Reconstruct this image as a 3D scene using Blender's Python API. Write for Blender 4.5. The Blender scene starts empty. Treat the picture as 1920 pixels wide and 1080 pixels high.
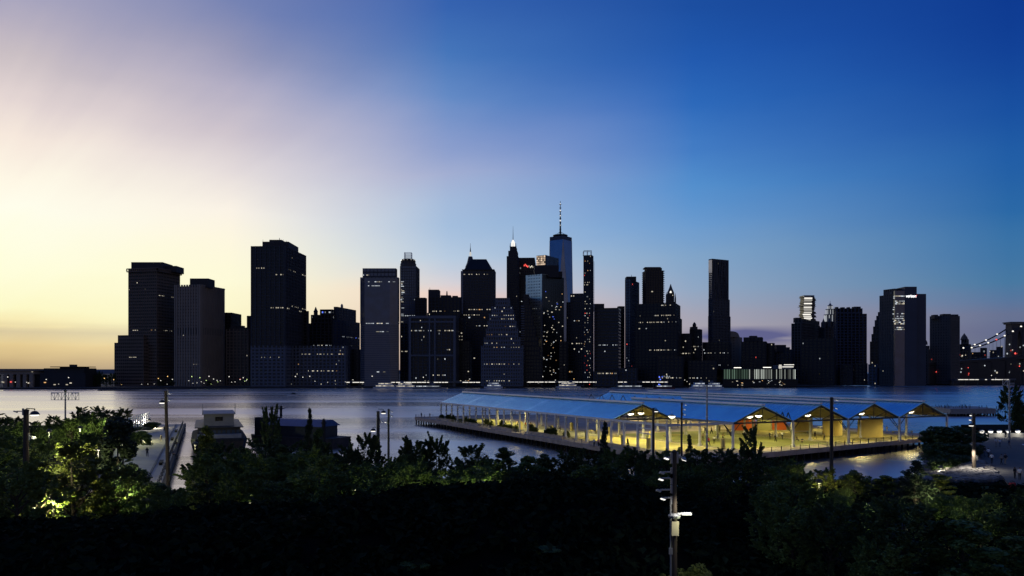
import bpy, math, random
from mathutils import Vector, Matrix
import numpy as np

sc = bpy.context.scene
R = math.radians
F, HOR, CZ = 1497.0, 697.0, 17.3          # focal length in photo pixels, horizon row, eye height above the water

# ------------------------------------------------------------------ camera
cam_d = bpy.data.cameras.new('camera')
cam = bpy.data.objects.new('camera', cam_d)
sc.collection.objects.link(cam)
cam.location = (0, 0, CZ)
cam.rotation_euler = (R(90), 0, 0)
cam_d.sensor_width = 36.0
cam_d.lens = F / 1920 * 36
cam_d.shift_y = (HOR - 540) / 1920
cam_d.clip_start = 0.5
cam_d.clip_end = 60000
sc.camera = cam

# ------------------------------------------------------------------ sky
SUN_AZ = -42.0
w = bpy.data.worlds.new('World')
sc.world = w
w.use_nodes = True
nt = w.node_tree
N = nt.nodes
N.clear()
Lk = nt.links.new


def nd(t, **k):
    n = N.new(t)
    for a, b in k.items():
        setattr(n, a, b)
    return n


def mth(op, a, b=None, c=None, clamp=False):
    n = nd('ShaderNodeMath', operation=op, use_clamp=clamp)
    for i, x in enumerate((a, b, c)):
        if x is None:
            continue
        if isinstance(x, (int, float)):
            n.inputs[i].default_value = x
        else:
            Lk(x, n.inputs[i])
    return n.outputs[0]


def lin(c):
    return tuple(((x / 255 / 12.92) if x / 255 <= .04045 else ((x / 255 + .055) / 1.055) ** 2.4) for x in c)


tc = nd('ShaderNodeTexCoord')
sep = nd('ShaderNodeSeparateXYZ')
Lk(tc.outputs['Generated'], sep.inputs[0])
az = mth('ARCTAN2', sep.outputs[0], sep.outputs[1])
el = mth('ARCSINE', mth('MINIMUM', mth('MAXIMUM', sep.outputs[2], -1.0), 1.0))
# distance in azimuth from the sunset point, 0..pi
g0 = mth('ABSOLUTE', mth('SUBTRACT', az, R(SUN_AZ)))
g = mth('MINIMUM', g0, mth('SUBTRACT', 2 * math.pi, g0))
# soft cloud veils bend the colour bands a little
mp = nd('ShaderNodeMapping')
mp.inputs['Scale'].default_value = (2.2, 2.2, 9.0)
mp.inputs['Rotation'].default_value = (0, R(-17), 0)
Lk(tc.outputs['Generated'], mp.inputs[0])
nz = nd('ShaderNodeTexNoise')
nz.inputs['Scale'].default_value = 1.6
nz.inputs['Detail'].default_value = 4.0
nz.inputs['Roughness'].default_value = .5
Lk(mp.outputs[0], nz.inputs['Vector'])
veil = mth('SUBTRACT', nz.outputs['Fac'], .5)
elw = mth('MULTIPLY_ADD', veil, R(2.2), el)
# soft cirrus rays fanning out from the sunset point
ph = mth('ARCTAN2', mth('ADD', el, R(3.0)), g)
rr = mth('SQRT', mth('ADD', mth('MULTIPLY', g, g), mth('MULTIPLY', el, el)))
cb = nd('ShaderNodeCombineXYZ')
Lk(mth('MULTIPLY', ph, 4.6), cb.inputs[0])
Lk(mth('MULTIPLY', rr, 1.6), cb.inputs[1])
rn = nd('ShaderNodeTexNoise')
rn.inputs['Scale'].default_value = 1.3
rn.inputs['Detail'].default_value = 5.0
Lk(cb.outputs[0], rn.inputs['Vector'])
ray = mth('SUBTRACT', rn.outputs['Fac'], .5)
rmask = mth('MULTIPLY', mth('SUBTRACT', 1.0, mth('DIVIDE', g, R(95)), clamp=True), mth('DIVIDE', el, R(9), clamp=True))
ray = mth('MULTIPLY', ray, rmask)
elw = mth('MULTIPLY_ADD', ray, R(-3.8), elw)
elw = mth('MAXIMUM', elw, 0.0)
fac = mth('POWER', mth('DIVIDE', elw, R(90), clamp=True), 0.5)       # square root spreads the low rows

ZEN = (20, 60, 135)
# (azimuth pixel, [(row, colour) ...]) read off the photograph; rows below the lowest seen go on as they are
COLS = [
    (30, [(690, (165, 146, 116)), (670, (198, 172, 128)), (645, (228, 202, 146)), (612, (247, 230, 174)),
          (580, (253, 249, 200)), (500, (255, 254, 220)), (400, (255, 254, 236)), (330, (255, 248, 230)),
          (260, (247, 233, 221)), (200, (227, 213, 211)), (120, (202, 191, 196)), (60, (185, 177, 192)), (0, (168, 165, 190))]),
    (430, [(690, (208, 182, 150)), (650, (240, 218, 168)), (600, (251, 244, 198)), (530, (254, 251, 216)),
           (460, (254, 247, 224)), (400, (251, 243, 230)), (320, (228, 219, 219)), (240, (206, 196, 205)),
           (160, (179, 174, 196)), (90, (149, 151, 183)), (0, (118, 131, 179))]),
    (840, [(690, (190, 165, 160)), (610, (226, 196, 186)), (550, (235, 207, 197)), (525, (214, 209, 214)), (480, (184, 203, 224)),
           (420, (164, 190, 221)), (330, (162, 174, 210)), (260, (136, 156, 204)), (180, (100, 138, 197)),
           (100, (70, 118, 186)), (0, (53, 98, 175))]),
    (1300, [(690, (152, 144, 156)), (625, (173, 164, 172)), (590, (164, 164, 180)), (540, (145, 167, 195)), (480, (129, 164, 200)),
            (420, (108, 155, 206)), (350, (84, 143, 205)), (280, (67, 124, 196)), (200, (45, 105, 186)),
            (100, (34, 90, 175)), (0, (28, 78, 160))]),
    (1890, [(690, (94, 97, 118)), (590, (103, 114, 146)), (565, (91, 117, 155)), (520, (72, 120, 161)), (450, (58, 114, 166)),
            (400, (44, 105, 166)), (300, (34, 94, 166)), (200, (25, 80, 160)), (100, (18, 66, 151)), (0, (14, 58, 144))]),
]
ANTI = [(0, (138, 124, 122)), (5, (150, 135, 132)), (12, (128, 124, 136)), (25, (76, 90, 128)), (45, (28, 58, 114)), (90, ZEN)]


def ramp(stops):
    r = nd('ShaderNodeValToRGB')
    e = r.color_ramp.elements
    r.color_ramp.interpolation = 'LINEAR'
    stops = sorted(stops)
    while len(e) > 1:
        e.remove(e[-1])
    e[0].position = stops[0][0]
    e[0].color = (*lin(stops[0][1]), 1)
    for p, c in stops[1:]:
        x = e.new(p)
        x.color = (*lin(c), 1)
    Lk(fac, r.inputs[0])
    return r.outputs[0]


cols = []
for u, st in COLS:
    hyp = math.hypot(F, u - 960)
    a = math.degrees(math.atan((u - 960) / F)) - SUN_AZ
    s = [(math.sqrt(math.degrees(math.atan((HOR - v) / hyp)) / 90), c) for v, c in st]
    top = st[-1][1]
    s.append((math.sqrt(.42), tuple((x * .82 + z * .18) for x, z in zip(top, ZEN))))
    s.append((math.sqrt(.66), tuple((x * .45 + z * .55) for x, z in zip(top, ZEN))))
    s.append((1.0, ZEN))
    cols.append((a, ramp(s)))
cols.append((180.0, ramp([(math.sqrt(e / 90), c) for e, c in ANTI])))
cur = cols[0][1]
for (a0, _), (a1, c1) in zip(cols, cols[1:]):
    m = nd('ShaderNodeMapRange', interpolation_type='SMOOTHSTEP' if a1 > 100 else 'LINEAR')
    m.inputs['From Min'].default_value = R(a0)
    m.inputs['From Max'].default_value = R(a1)
    Lk(g, m.inputs['Value'])
    mx = nd('ShaderNodeMix', data_type='RGBA')
    Lk(m.outputs[0], mx.inputs['Factor'])
    Lk(cur, mx.inputs['A'])
    Lk(c1, mx.inputs['B'])
    cur = mx.outputs['Result']
# low slate cloud bars over the far skyline
cm = nd('ShaderNodeMapping')
cm.inputs['Scale'].default_value = (5.0, 5.0, 60.0)
Lk(tc.outputs['Generated'], cm.inputs[0])
cn = nd('ShaderNodeTexNoise')
cn.inputs['Scale'].default_value = 1.9
cn.inputs['Detail'].default_value = 5.0
Lk(cm.outputs[0], cn.inputs['Vector'])
eld = mth('SUBTRACT', el, R(2.45))
bar = mth('SUBTRACT', 1.0, mth('DIVIDE', mth('ABSOLUTE', eld), R(.75)), clamp=True)
azd = mth('SUBTRACT', 1.0, mth('DIVIDE', mth('ABSOLUTE', mth('SUBTRACT', az, R(16.3))), R(4.6)), clamp=True)
patch = mth('MULTIPLY', mth('ADD', mth('MULTIPLY', bar, azd), mth('MULTIPLY', bar, .12)),
            mth('MULTIPLY_ADD', cn.outputs['Fac'], 4.6, -1.05, clamp=True))
patch = mth('MULTIPLY', patch, 1.9, clamp=True)
mx = nd('ShaderNodeMix', data_type='RGBA')
Lk(patch, mx.inputs['Factor'])
Lk(cur, mx.inputs['A'])
mx.inputs['B'].default_value = (*lin((96, 98, 140)), 1)
cur = mx.outputs['Result']
bg = nd('ShaderNodeBackground')
bg.inputs['Strength'].default_value = 1.0
Lk(cur, bg.inputs['Color'])
wo = nd('ShaderNodeOutputWorld')
Lk(bg.outputs[0], wo.inputs['Surface'])

# the sun has just gone: only a trace of warm light from the sunset point
sd = bpy.data.lights.new('sun', 'SUN')
sd.energy = .04
sd.angle = R(8)
sd.color = (1.0, .72, .42)
so = bpy.data.objects.new('sun', sd)
sc.collection.objects.link(so)
so.rotation_euler = Vector((-math.sin(R(SUN_AZ)), -math.cos(R(SUN_AZ)), -math.tan(R(1.5)))).to_track_quat('-Z', 'Y').to_euler()

sc.view_settings.view_transform = 'Standard'
sc.view_settings.look = 'None'
sc.view_settings.exposure = 0.0
sc.view_settings.gamma = 1.0
sc.view_settings.use_curve_mapping = False
sc.cycles.use_denoising = True
sc.cycles.max_bounces = 5
sc.cycles.transparent_max_bounces = 4
sc.cycles.sample_clamp_indirect = 3.0
sc.cycles.caustics_reflective = False
sc.cycles.caustics_refractive = False

# ------------------------------------------------------------------ helpers
rng = random.Random(7)
C = sc.collection


def W(u, v, Y):
    """a photo pixel at a chosen distance -> a point of the place"""
    return Vector(((u - 960) * Y / F, Y, CZ - (v - HOR) * Y / F))


def ydeck(v, z=2.1):
    return (CZ - z) * F / (v - HOR)


class MB:
    def __init__(s):
        s.v, s.f, s.m = [], [], []

    def poly(s, pts, mi=0):
        b = len(s.v)
        s.v += [tuple(p) for p in pts]
        s.f.append(tuple(range(b, b + len(pts))))
        s.m.append(mi)

    def prism(s, poly, z0, z1, mi=0, bottom=True, poly1=None, mtop=None):
        n = len(poly)
        q = poly1 or poly
        b = len(s.v)
        s.v += [(p[0], p[1], z0) for p in poly] + [(p[0], p[1], z1) for p in q]
        for i in range(n):
            j = (i + 1) % n
            s.f.append((b + i, b + j, b + n + j, b + n + i))
            s.m.append(mi)
        s.f.append(tuple(range(b + n, b + 2 * n)))
        s.m.append(mi if mtop is None else mtop)
        if bottom:
            s.f.append(tuple(range(b + n - 1, b - 1, -1)))
            s.m.append(mi)
        return s

    def box(s, x0, y0, z0, x1, y1, z1, mi=0):
        return s.prism([(x0, y0), (x1, y0), (x1, y1), (x0, y1)], z0, z1, mi)

    def obox(s, c, t, lx, ly, z0, z1, mi=0):
        """box centred on c=(x,y), long side lx along unit t"""
        n = (-t[1], t[0])
        P = [(c[0] + a * lx / 2 * t[0] + b * ly / 2 * n[0], c[1] + a * lx / 2 * t[1] + b * ly / 2 * n[1])
             for a, b in ((-1, -1), (1, -1), (1, 1), (-1, 1))]
        return s.prism(P, z0, z1, mi)

    def tube(s, p0, p1, r0, r1=None, n=6, mi=0, caps=True):
        r1 = r0 if r1 is None else r1
        p0, p1 = Vector(p0), Vector(p1)
        d = (p1 - p0)
        if d.length < 1e-6:
            return s
        d.normalize()
        a = d.orthogonal().normalized()
        c = d.cross(a)
        b = len(s.v)
        for p, r in ((p0, r0), (p1, r1)):
            for i in range(n):
                k = 2 * math.pi * i / n
                s.v.append(tuple(p + (a * math.cos(k) + c * math.sin(k)) * r))
        for i in range(n):
            j = (i + 1) % n
            s.f.append((b + i, b + j, b + n + j, b + n + i))
            s.m.append(mi)
        if caps:
            s.f.append(tuple(range(b + n - 1, b - 1, -1)))
            s.f.append(tuple(range(b + n, b + 2 * n)))
            s.m += [mi, mi]
        return s

    def bar(s, p0, p1, wd, ht=None, mi=0):
        """rectangular bar between two points"""
        ht = ht or wd
        p0, p1 = Vector(p0), Vector(p1)
        d = (p1 - p0).normalized()
        up = Vector((0, 0, 1)) if abs(d.z) < .95 else Vector((0, 1, 0))
        a = d.cross(up).normalized() * wd / 2
        c = a.cross(d).normalized() * ht / 2
        b = len(s.v)
        for p in (p0, p1):
            for i, j in ((-1, -1), (1, -1), (1, 1), (-1, 1)):
                s.v.append(tuple(p + a * i + c * j))
        for i in range(4):
            j = (i + 1) % 4
            s.f.append((b + i, b + j, b + 4 + j, b + 4 + i))
            s.m.append(mi)
        s.f.append((b + 3, b + 2, b + 1, b))
        s.f.append((b + 4, b + 5, b + 6, b + 7))
        s.m += [mi, mi]
        return s

    def lathe(s, prof, n=10, c=(0, 0, 0), mi=0):
        b = len(s.v)
        for r, z in prof:
            for i in range(n):
                k = 2 * math.pi * i / n
                s.v.append((c[0] + r * math.cos(k), c[1] + r * math.sin(k), c[2] + z))
        for q in range(len(prof) - 1):
            for i in range(n):
                j = (i + 1) % n
                s.f.append((b + q * n + i, b + q * n + j, b + q * n + n + j, b + q * n + n + i))
                s.m.append(mi)
        s.f.append(tuple(b + i for i in range(n - 1, -1, -1)))
        s.f.append(tuple(b + (len(prof) - 1) * n + i for i in range(n)))
        s.m += [mi, mi]
        return s

    def mesh(s, name, mats, org=(0, 0, 0), smooth=False):
        me = bpy.data.meshes.new(name)
        v = np.array(s.v, dtype=float).reshape(-1, 3) - np.array(org)
        me.from_pydata(v.tolist(), [], s.f)
        for m in (mats if isinstance(mats, (list, tuple)) else [mats]):
            me.materials.append(m)
        me.polygons.foreach_set('material_index', s.m)
        if smooth:
            me.polygons.foreach_set('use_smooth', [True] * len(s.f))
        me.update()
        return me


def tagp(o, label=None, cat=None, group=None, kind=None):
    if label:
        o['label'] = label
    if cat:
        o['category'] = cat
    if group:
        o['group'] = group
    if kind:
        o['kind'] = kind
    return o


def thing(name, label, cat, loc=(0, 0, 0), rz=0.0, group=None):
    o = bpy.data.objects.new(name, None)
    o.empty_display_size = .2
    C.objects.link(o)
    o.location = loc
    o.rotation_euler = (0, 0, rz)
    return tagp(o, label, cat, group)


def part(mb, name, mats, parent, org=None, kind=None, smooth=False, label=None):
    """a piece of a thing; builder coordinates are the place's own unless org says local"""
    if not mb.f:
        return None
    if org is None:
        org = Vector((0, 0, 0))
        p = parent
        while p is not None:
            org += p.location
            p = p.parent
    o = bpy.data.objects.new(name, mb.mesh(name, mats, org, smooth))
    C.objects.link(o)
    o.parent = parent
    return tagp(o, label, None, None, kind)


def solo(mb, name, mats, label=None, cat=None, loc=(0, 0, 0), group=None, kind=None, smooth=False):
    o = bpy.data.objects.new(name, mb.mesh(name, mats, loc, smooth))
    C.objects.link(o)
    o.location = loc
    return tagp(o, label, cat, group, kind)


def use(me, name, parent=None, loc=(0, 0, 0), rot=(0, 0, 0), scale=(1, 1, 1)):
    o = bpy.data.objects.new(name, me)
    C.objects.link(o)
    o.parent = parent
    o.location, o.rotation_euler, o.scale = loc, rot, scale
    return o


def dup(src, loc, rz=None, label=None, group=None, scale=None):
    c = src.copy()
    C.objects.link(c)
    c.location = loc
    if rz is not None:
        c.rotation_euler = (0, 0, rz)
    if scale:
        c.scale = scale
    if label:
        c['label'] = label
    if group:
        c['group'] = group

    def kids(a, b):
        for ch in list(a.children):
            k = ch.copy()
            C.objects.link(k)
            k.parent = b
            kids(ch, k)
    kids(src, c)
    return c


# ------------------------------------------------------------------ materials
def mat(name, col, rough=.7, metal=0.0, noise=.25, nscale=.5, bump=0.0, spec=.4, stretch=None, col2=None):
    m = bpy.data.materials.new(name)
    m.use_nodes = True
    t = m.node_tree
    b = t.nodes['Principled BSDF']
    b.inputs['Roughness'].default_value = rough
    b.inputs['Metallic'].default_value = metal
    b.inputs['Specular IOR Level'].default_value = spec
    tc = t.nodes.new('ShaderNodeTexCoord')
    src = tc.outputs['Object']
    if stretch:
        mp = t.nodes.new('ShaderNodeMapping')
        mp.inputs['Scale'].default_value = stretch
        t.links.new(src, mp.inputs[0])
        src = mp.outputs[0]
    n = t.nodes.new('ShaderNodeTexNoise')
    n.inputs['Scale'].default_value = nscale
    n.inputs['Detail'].default_value = 5
    n.inputs['Roughness'].default_value = .6
    t.links.new(src, n.inputs['Vector'])
    r = t.nodes.new('ShaderNodeValToRGB')
    r.color_ramp.elements[0].position = .3
    r.color_ramp.elements[1].position = .72
    c2 = col2 or tuple(min(1, x * (1 + noise)) for x in col)
    r.color_ramp.elements[0].color = (*[x * (1 - noise) for x in col], 1)
    r.color_ramp.elements[1].color = (*c2, 1)
    t.links.new(n.outputs['Fac'], r.inputs[0])
    t.links.new(r.outputs[0], b.inputs['Base Color'])
    if bump:
        bp = t.nodes.new('ShaderNodeBump')
        bp.inputs['Strength'].default_value = bump
        bp.inputs['Distance'].default_value = .05
        t.links.new(n.outputs['Fac'], bp.inputs['Height'])
        t.links.new(bp.outputs[0], b.inputs['Normal'])
    return m


def emit(name, col, strength, sampled=False):
    m = bpy.data.materials.new(name)
    m.use_nodes = True
    t = m.node_tree
    t.nodes.clear()
    e = t.nodes.new('ShaderNodeEmission')
    e.inputs['Color'].default_value = (*col, 1)
    e.inputs['Strength'].default_value = strength
    if not sampled:
        # panes differ in brightness from one to the next
        gi = t.nodes.new('ShaderNodeNewGeometry')
        mr = t.nodes.new('ShaderNodeMapRange')
        mr.inputs['To Min'].default_value = strength * .12
        mr.inputs['To Max'].default_value = strength * 1.5
        t.links.new(gi.outputs['Random Per Island'], mr.inputs['Value'])
        t.links.new(mr.outputs[0], e.inputs['Strength'])
        m.cycles.emission_sampling = 'NONE'
    o = t.nodes.new('ShaderNodeOutputMaterial')
    t.links.new(e.outputs[0], o.inputs['Surface'])
    return m


def leaf_mat(name, c0, c1, trans=.25):
    m = bpy.data.materials.new(name)
    m.use_nodes = True
    t = m.node_tree
    b = t.nodes['Principled BSDF']
    b.inputs['Roughness'].default_value = .55
    b.inputs['Specular IOR Level'].default_value = .25
    gi = t.nodes.new('ShaderNodeNewGeometry')
    r = t.nodes.new('ShaderNodeValToRGB')
    r.color_ramp.elements[0].color = (*c0, 1)
    r.color_ramp.elements[1].color = (*c1, 1)
    t.links.new(gi.outputs['Random Per Island'], r.inputs[0])
    t.links.new(r.outputs[0], b.inputs['Base Color'])
    tr = t.nodes.new('ShaderNodeBsdfTranslucent')
    t.links.new(r.outputs[0], tr.inputs['Color'])
    mx = t.nodes.new('ShaderNodeMixShader')
    mx.inputs[0].default_value = trans
    t.links.new(b.outputs[0], mx.inputs[1])
    t.links.new(tr.outputs[0], mx.inputs[2])
    t.links.new(mx.outputs[0], t.nodes['Material Output'].inputs['Surface'])
    return m


def lamp(parent, loc, power, col, size=.25, kind='POINT', spot=150):
    d = bpy.data.lights.new('lamp_light', kind)
    d.energy = power
    d.color = col
    d.shadow_soft_size = size
    if kind == 'SPOT':
        d.spot_size = R(spot)
        d.spot_blend = .6
    o = bpy.data.objects.new('lamp_light', d)
    C.objects.link(o)
    o.parent = parent
    o.location = loc
    return o


M = {}
M['steel_dark'] = mat('dark painted steel', (.035, .036, .038), .5, .3, .3, 2)
M['steel_white'] = mat('white painted steel', (.62, .62, .62), .5, 0, .15, 1.5)
M['steel_grey'] = mat('galvanised steel', (.28, .29, .3), .45, .6, .2, 2)
M['timber_pole'] = mat('weathered round timber', (.048, .036, .025), .8, 0, .4, 2.5, .4, stretch=(3, 3, .4))
M['timber'] = mat('weathered timber', (.20, .165, .13), .85, 0, .35, 1.2, .3)
M['timber_dark'] = mat('tarred timber pile', (.022, .019, .016), .85, 0, .4, 1.2, .4)
M['concrete'] = mat('concrete', (.30, .29, .27), .85, 0, .2, .6, .2)
M['concrete_dark'] = mat('dark concrete', (.12, .118, .115), .85, 0, .25, .5, .2)
M['asphalt'] = mat('asphalt', (.06, .06, .058), .9, 0, .25, 1.0, .2)
M['white_paint'] = mat('white paint', (.75, .74, .72), .6, 0, .08, 2)
M['glow_white'] = emit('lit lamp lens', (1.0, .96, .86), 1.5, True)
M['glow_warm'] = emit('warm lamp lens', (1.0, .90, .66), 4.0, True)
for k in ('glow_white', 'glow_warm'):
    M[k].cycles.emission_sampling = 'NONE'
M['lit_warm'] = emit('lit warm windows', (1.0, .90, .70), .6)
M['lit_cool'] = emit('lit cool windows', (.86, .93, 1.0), .55)
M['lit_amber'] = emit('lit amber windows', (1.0, .55, .22), .7)
M['lit_red'] = emit('red lights', (1.0, .10, .08), 1.3)
M['lit_blue'] = emit('blue lights', (.10, .18, 1.0), 1.8)
M['lit_strip'] = emit('lamp and wall glow', (1.0, .95, .85), 1.4)
LITM = [M['lit_warm'], M['lit_cool'], M['lit_amber'], M['lit_red'], M['lit_blue']]
# ------------------------------------------------------------------ water
def water_mat():
    m = bpy.data.materials.new('river water')
    m.use_nodes = True
    t = m.node_tree
    b = t.nodes['Principled BSDF']
    b.inputs['Base Color'].default_value = (.006, .010, .018, 1)
    b.inputs['Roughness'].default_value = .2
    b.inputs['IOR'].default_value = 1.33
    b.inputs['Specular IOR Level'].default_value = .5
    tc = t.nodes.new('ShaderNodeTexCoord')
    hs = []
    for sc_, det, k, st in ((.06, 4, 1.2, (.35, 1.3, 1)), (.30, 4, .36, (.4, 1.1, 1)), (1.3, 2, .08, (.6, 1, 1))):
        mp = t.nodes.new('ShaderNodeMapping')
        mp.inputs['Scale'].default_value = st
        mp.inputs['Rotation'].default_value = (0, 0, R(20))
        t.links.new(tc.outputs['Object'], mp.inputs[0])
        n = t.nodes.new('ShaderNodeTexNoise')
        n.inputs['Scale'].default_value = sc_
        n.inputs['Detail'].default_value = det
        t.links.new(mp.outputs[0], n.inputs['Vector'])
        x = t.nodes.new('ShaderNodeMath')
        x.operation = 'MULTIPLY'
        x.inputs[1].default_value = k
        t.links.new(n.outputs['Fac'], x.inputs[0])
        hs.append(x.outputs[0])
    a = t.nodes.new('ShaderNodeMath')
    t.links.new(hs[0], a.inputs[0])
    t.links.new(hs[1], a.inputs[1])
    a2 = t.nodes.new('ShaderNodeMath')
    t.links.new(a.outputs[0], a2.inputs[0])
    t.links.new(hs[2], a2.inputs[1])
    bp = t.nodes.new('ShaderNodeBump')
    bp.inputs['Strength'].default_value = .17
    bp.inputs['Distance'].default_value = 1.0
    t.links.new(a2.outputs[0], bp.inputs['Height'])
    t.links.new(bp.outputs[0], b.inputs['Normal'])
    # wind streaks: calm and ruffled bands
    mp = t.nodes.new('ShaderNodeMapping')
    mp.inputs['Scale'].default_value = (.004, .02, 1)
    t.links.new(tc.outputs['Object'], mp.inputs[0])
    n = t.nodes.new('ShaderNodeTexNoise')
    n.inputs['Scale'].default_value = 1.0
    n.inputs['Detail'].default_value = 4
    t.links.new(mp.outputs[0], n.inputs['Vector'])
    mr = t.nodes.new('ShaderNodeMapRange')
    mr.inputs['From Min'].default_value = .35
    mr.inputs['From Max'].default_value = .65
    mr.inputs['To Min'].default_value = .20
    mr.inputs['To Max'].default_value = .34
    t.links.new(n.outputs['Fac'], mr.inputs['Value'])
    t.links.new(mr.outputs[0], b.inputs['Roughness'])
    # silky mirror sheen that takes over towards grazing sight lines
    gl = t.nodes.new('ShaderNodeBsdfAnisotropic')
    gl.inputs['Color'].default_value = (1.0, .945, .88, 1)
    t.links.new(mr.outputs[0], gl.inputs['Roughness'])
    t.links.new(bp.outputs[0], gl.inputs['Normal'])
    lw = t.nodes.new('ShaderNodeLayerWeight')
    lw.inputs['Blend'].default_value = .5
    pw = t.nodes.new('ShaderNodeMath')
    pw.operation = 'POWER'
    pw.inputs[1].default_value = 1.0
    t.links.new(lw.outputs['Facing'], pw.inputs[0])
    mx = t.nodes.new('ShaderNodeMixShader')
    t.links.new(pw.outputs[0], mx.inputs[0])
    t.links.new(b.outputs[0], mx.inputs[1])
    t.links.new(gl.outputs[0], mx.inputs[2])
    t.links.new(mx.outputs[0], t.nodes['Material Output'].inputs['Surface'])
    return m


M['water'] = water_mat()
mb = MB()
mb.poly([(-20000, 20, 0), (20000, 20, 0), (20000, 26000, 0), (-20000, 26000, 0)])
solo(mb, 'water', M['water'], kind='structure')

# ------------------------------------------------------------------ near shore
LAND = [(-300, -60), (-300, 150), (-160, 118), (-100, 112), (-60, 107), (-46, 105), (-36, 108), (-10, 104), (12, 112), (34, 118),
        (48, 118), (58, 123), (66, 132), (73, 145), (80, 158), (86, 172), (90, 185), (112, 187), (150, 186), (200, 170), (300, 165), (300, -60)]
LA = np.array(LAND, float)


def land_dist(x, y):
    """signed distance to the shore, positive on land (array in, array out)"""
    x = np.asarray(x, float)
    y = np.asarray(y, float)
    best = np.full(x.shape, 1e9)
    ins = np.zeros(x.shape, bool)
    n = len(LA)
    for i in range(n):
        ax, ay = LA[i]
        bx, by = LA[(i + 1) % n]
        dx, dy = bx - ax, by - ay
        t = np.clip(((x - ax) * dx + (y - ay) * dy) / (dx * dx + dy * dy), 0, 1)
        best = np.minimum(best, np.hypot(x - ax - t * dx, y - ay - t * dy))
        c = (ay > y) != (by > y)
        with np.errstate(divide='ignore', invalid='ignore'):
            xi = ax + (y - ay) * dx / (dy if dy else 1e-9)
        ins ^= c & (x < xi)
    return np.where(ins, best, -best)


BX = [-300, -60, -23, -9, 0, 6, 25, 60, 300]
BY = [42, 43, 46, 51, 57, 62, 67, 68, 66]
BZ = [6.3, 6.5, 7.6, 8.3, 8.4, 8.0, 3.6, 2.3, 2.2]


def terrain(x, y):
    x = np.asarray(x, float)
    y = np.asarray(y, float)
    d = land_dist(x, y)
    z = np.clip(-1.0 + .36 * d, -3.5, 2.1)
    cy = np.interp(x, BX, BY)
    cz = np.interp(x, BX, BZ) - 2.1
    s = y - cy
    near = np.clip(1 - np.maximum(-s - 2, 0) / 22.0, 0, 1)
    far = np.clip(1 - np.maximum(s - 2, 0) / 26.0, 0, 1)
    h = np.where(s < 0, near, far)
    h = h * h * (3 - 2 * h)
    z = np.where(d > 3, z + cz * h, z)
    z = z + (d > 3) * (.18 * np.sin(x * .5 + 1.3 * np.sin(y * .31)) + .15 * np.sin(y * .7 + x * .2)) * np.clip(h * 3, 0, 1)
    return z


def hz(x, y):
    return float(terrain(np.array([x]), np.array([y]))[0])


xs = np.concatenate([np.arange(-300, -130, 10.0), np.arange(-130, 160, 2.0), np.arange(160, 301, 10.0)])
ys = np.concatenate([np.arange(-60, 24, 12.0), np.arange(24, 200, 2.0)])
GX, GY = np.meshgrid(xs, ys)
GZ = terrain(GX, GY)
mb = MB()
mb.v = np.stack([GX, GY, GZ], -1).reshape(-1, 3).tolist()
nx, ny = len(xs), len(ys)
for j in range(ny - 1):
    for i in range(nx - 1):
        mb.f.append((j * nx + i, j * nx + i + 1, (j + 1) * nx + i + 1, (j + 1) * nx + i))
        mb.m.append(0)
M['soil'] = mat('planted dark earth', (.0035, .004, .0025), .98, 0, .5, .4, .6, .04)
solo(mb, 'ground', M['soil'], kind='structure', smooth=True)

# waterside path on the right, a paved sheet just above the ground
PATH = [(66, 106), (75, 124), (84, 145), (90.5, 158), (95.5, 172), (97, 181), (112, 183.0), (150, 182), (190, 168), (190, 108), (120, 100), (90, 100)]
mb = MB()
mb.prism(PATH, 1.2, 2.34)
M['path'] = mat('park path paving', (.075, .07, .06), .85, 0, .18, .35, .15)
solo(mb, 'path', M['path'], kind='structure')
mb = MB()
pts = [Vector((math.cos(a) * 26 + 128, math.sin(a) * 30 + 150, 2.344)) for a in np.linspace(R(150), R(236), 22)]
for a, b in zip(pts, pts[1:]):
    n = (b - a).cross(Vector((0, 0, 1))).normalized() * .16
    mb.poly([a - n, a + n, b + n, b - n])
solo(mb, 'path_marking', M['white_paint'], kind='structure')

# ------------------------------------------------------------------ far shore
SH = [(-900, 731), (0, 730.5), (210, 730), (480, 728), (800, 727), (1100, 726.5), (1345, 726), (1350, 722.6), (1640, 722.5), (1930, 722.4), (2600, 722)]
shore = [((u - 960) * (CZ * F / (v - HOR)) / F, CZ * F / (v - HOR)) for u, v in SH]
mb = MB()
mb.prism(shore[::-1] + [(shore[0][0] - 5000, 6600), (shore[-1][0] + 5000, 6600)], -3, 1.6)
M['quay'] = mat('quay and city ground', (.035, .035, .036), .9, 0, .3, .05)
solo(mb, 'far_shore', M['quay'], kind='structure')
mb = MB()
rg = random.Random(4)
prev = None
for i in range(46):
    u = -700 + i * 40
    z0 = 27 + 6 * math.sin(i * .35) + rg.uniform(0, 5)
    p = Vector(((u - 960) * 6500 / F, 6500, 0))
    if prev:
        q, zq = prev
        mb.poly([q, p, p + Vector((0, 60, z0)), q + Vector((0, 60, zq))])
        mb.poly([q + Vector((0, 60, zq)), p + Vector((0, 60, z0)), p + Vector((0, 900, z0 * .4)), q + Vector((0, 900, zq * .4))])
    prev = (p, z0)
solo(mb, 'hills', mat('distant wooded hills', (.10, .10, .11), .95, 0, .2, .01), kind='structure')
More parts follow.
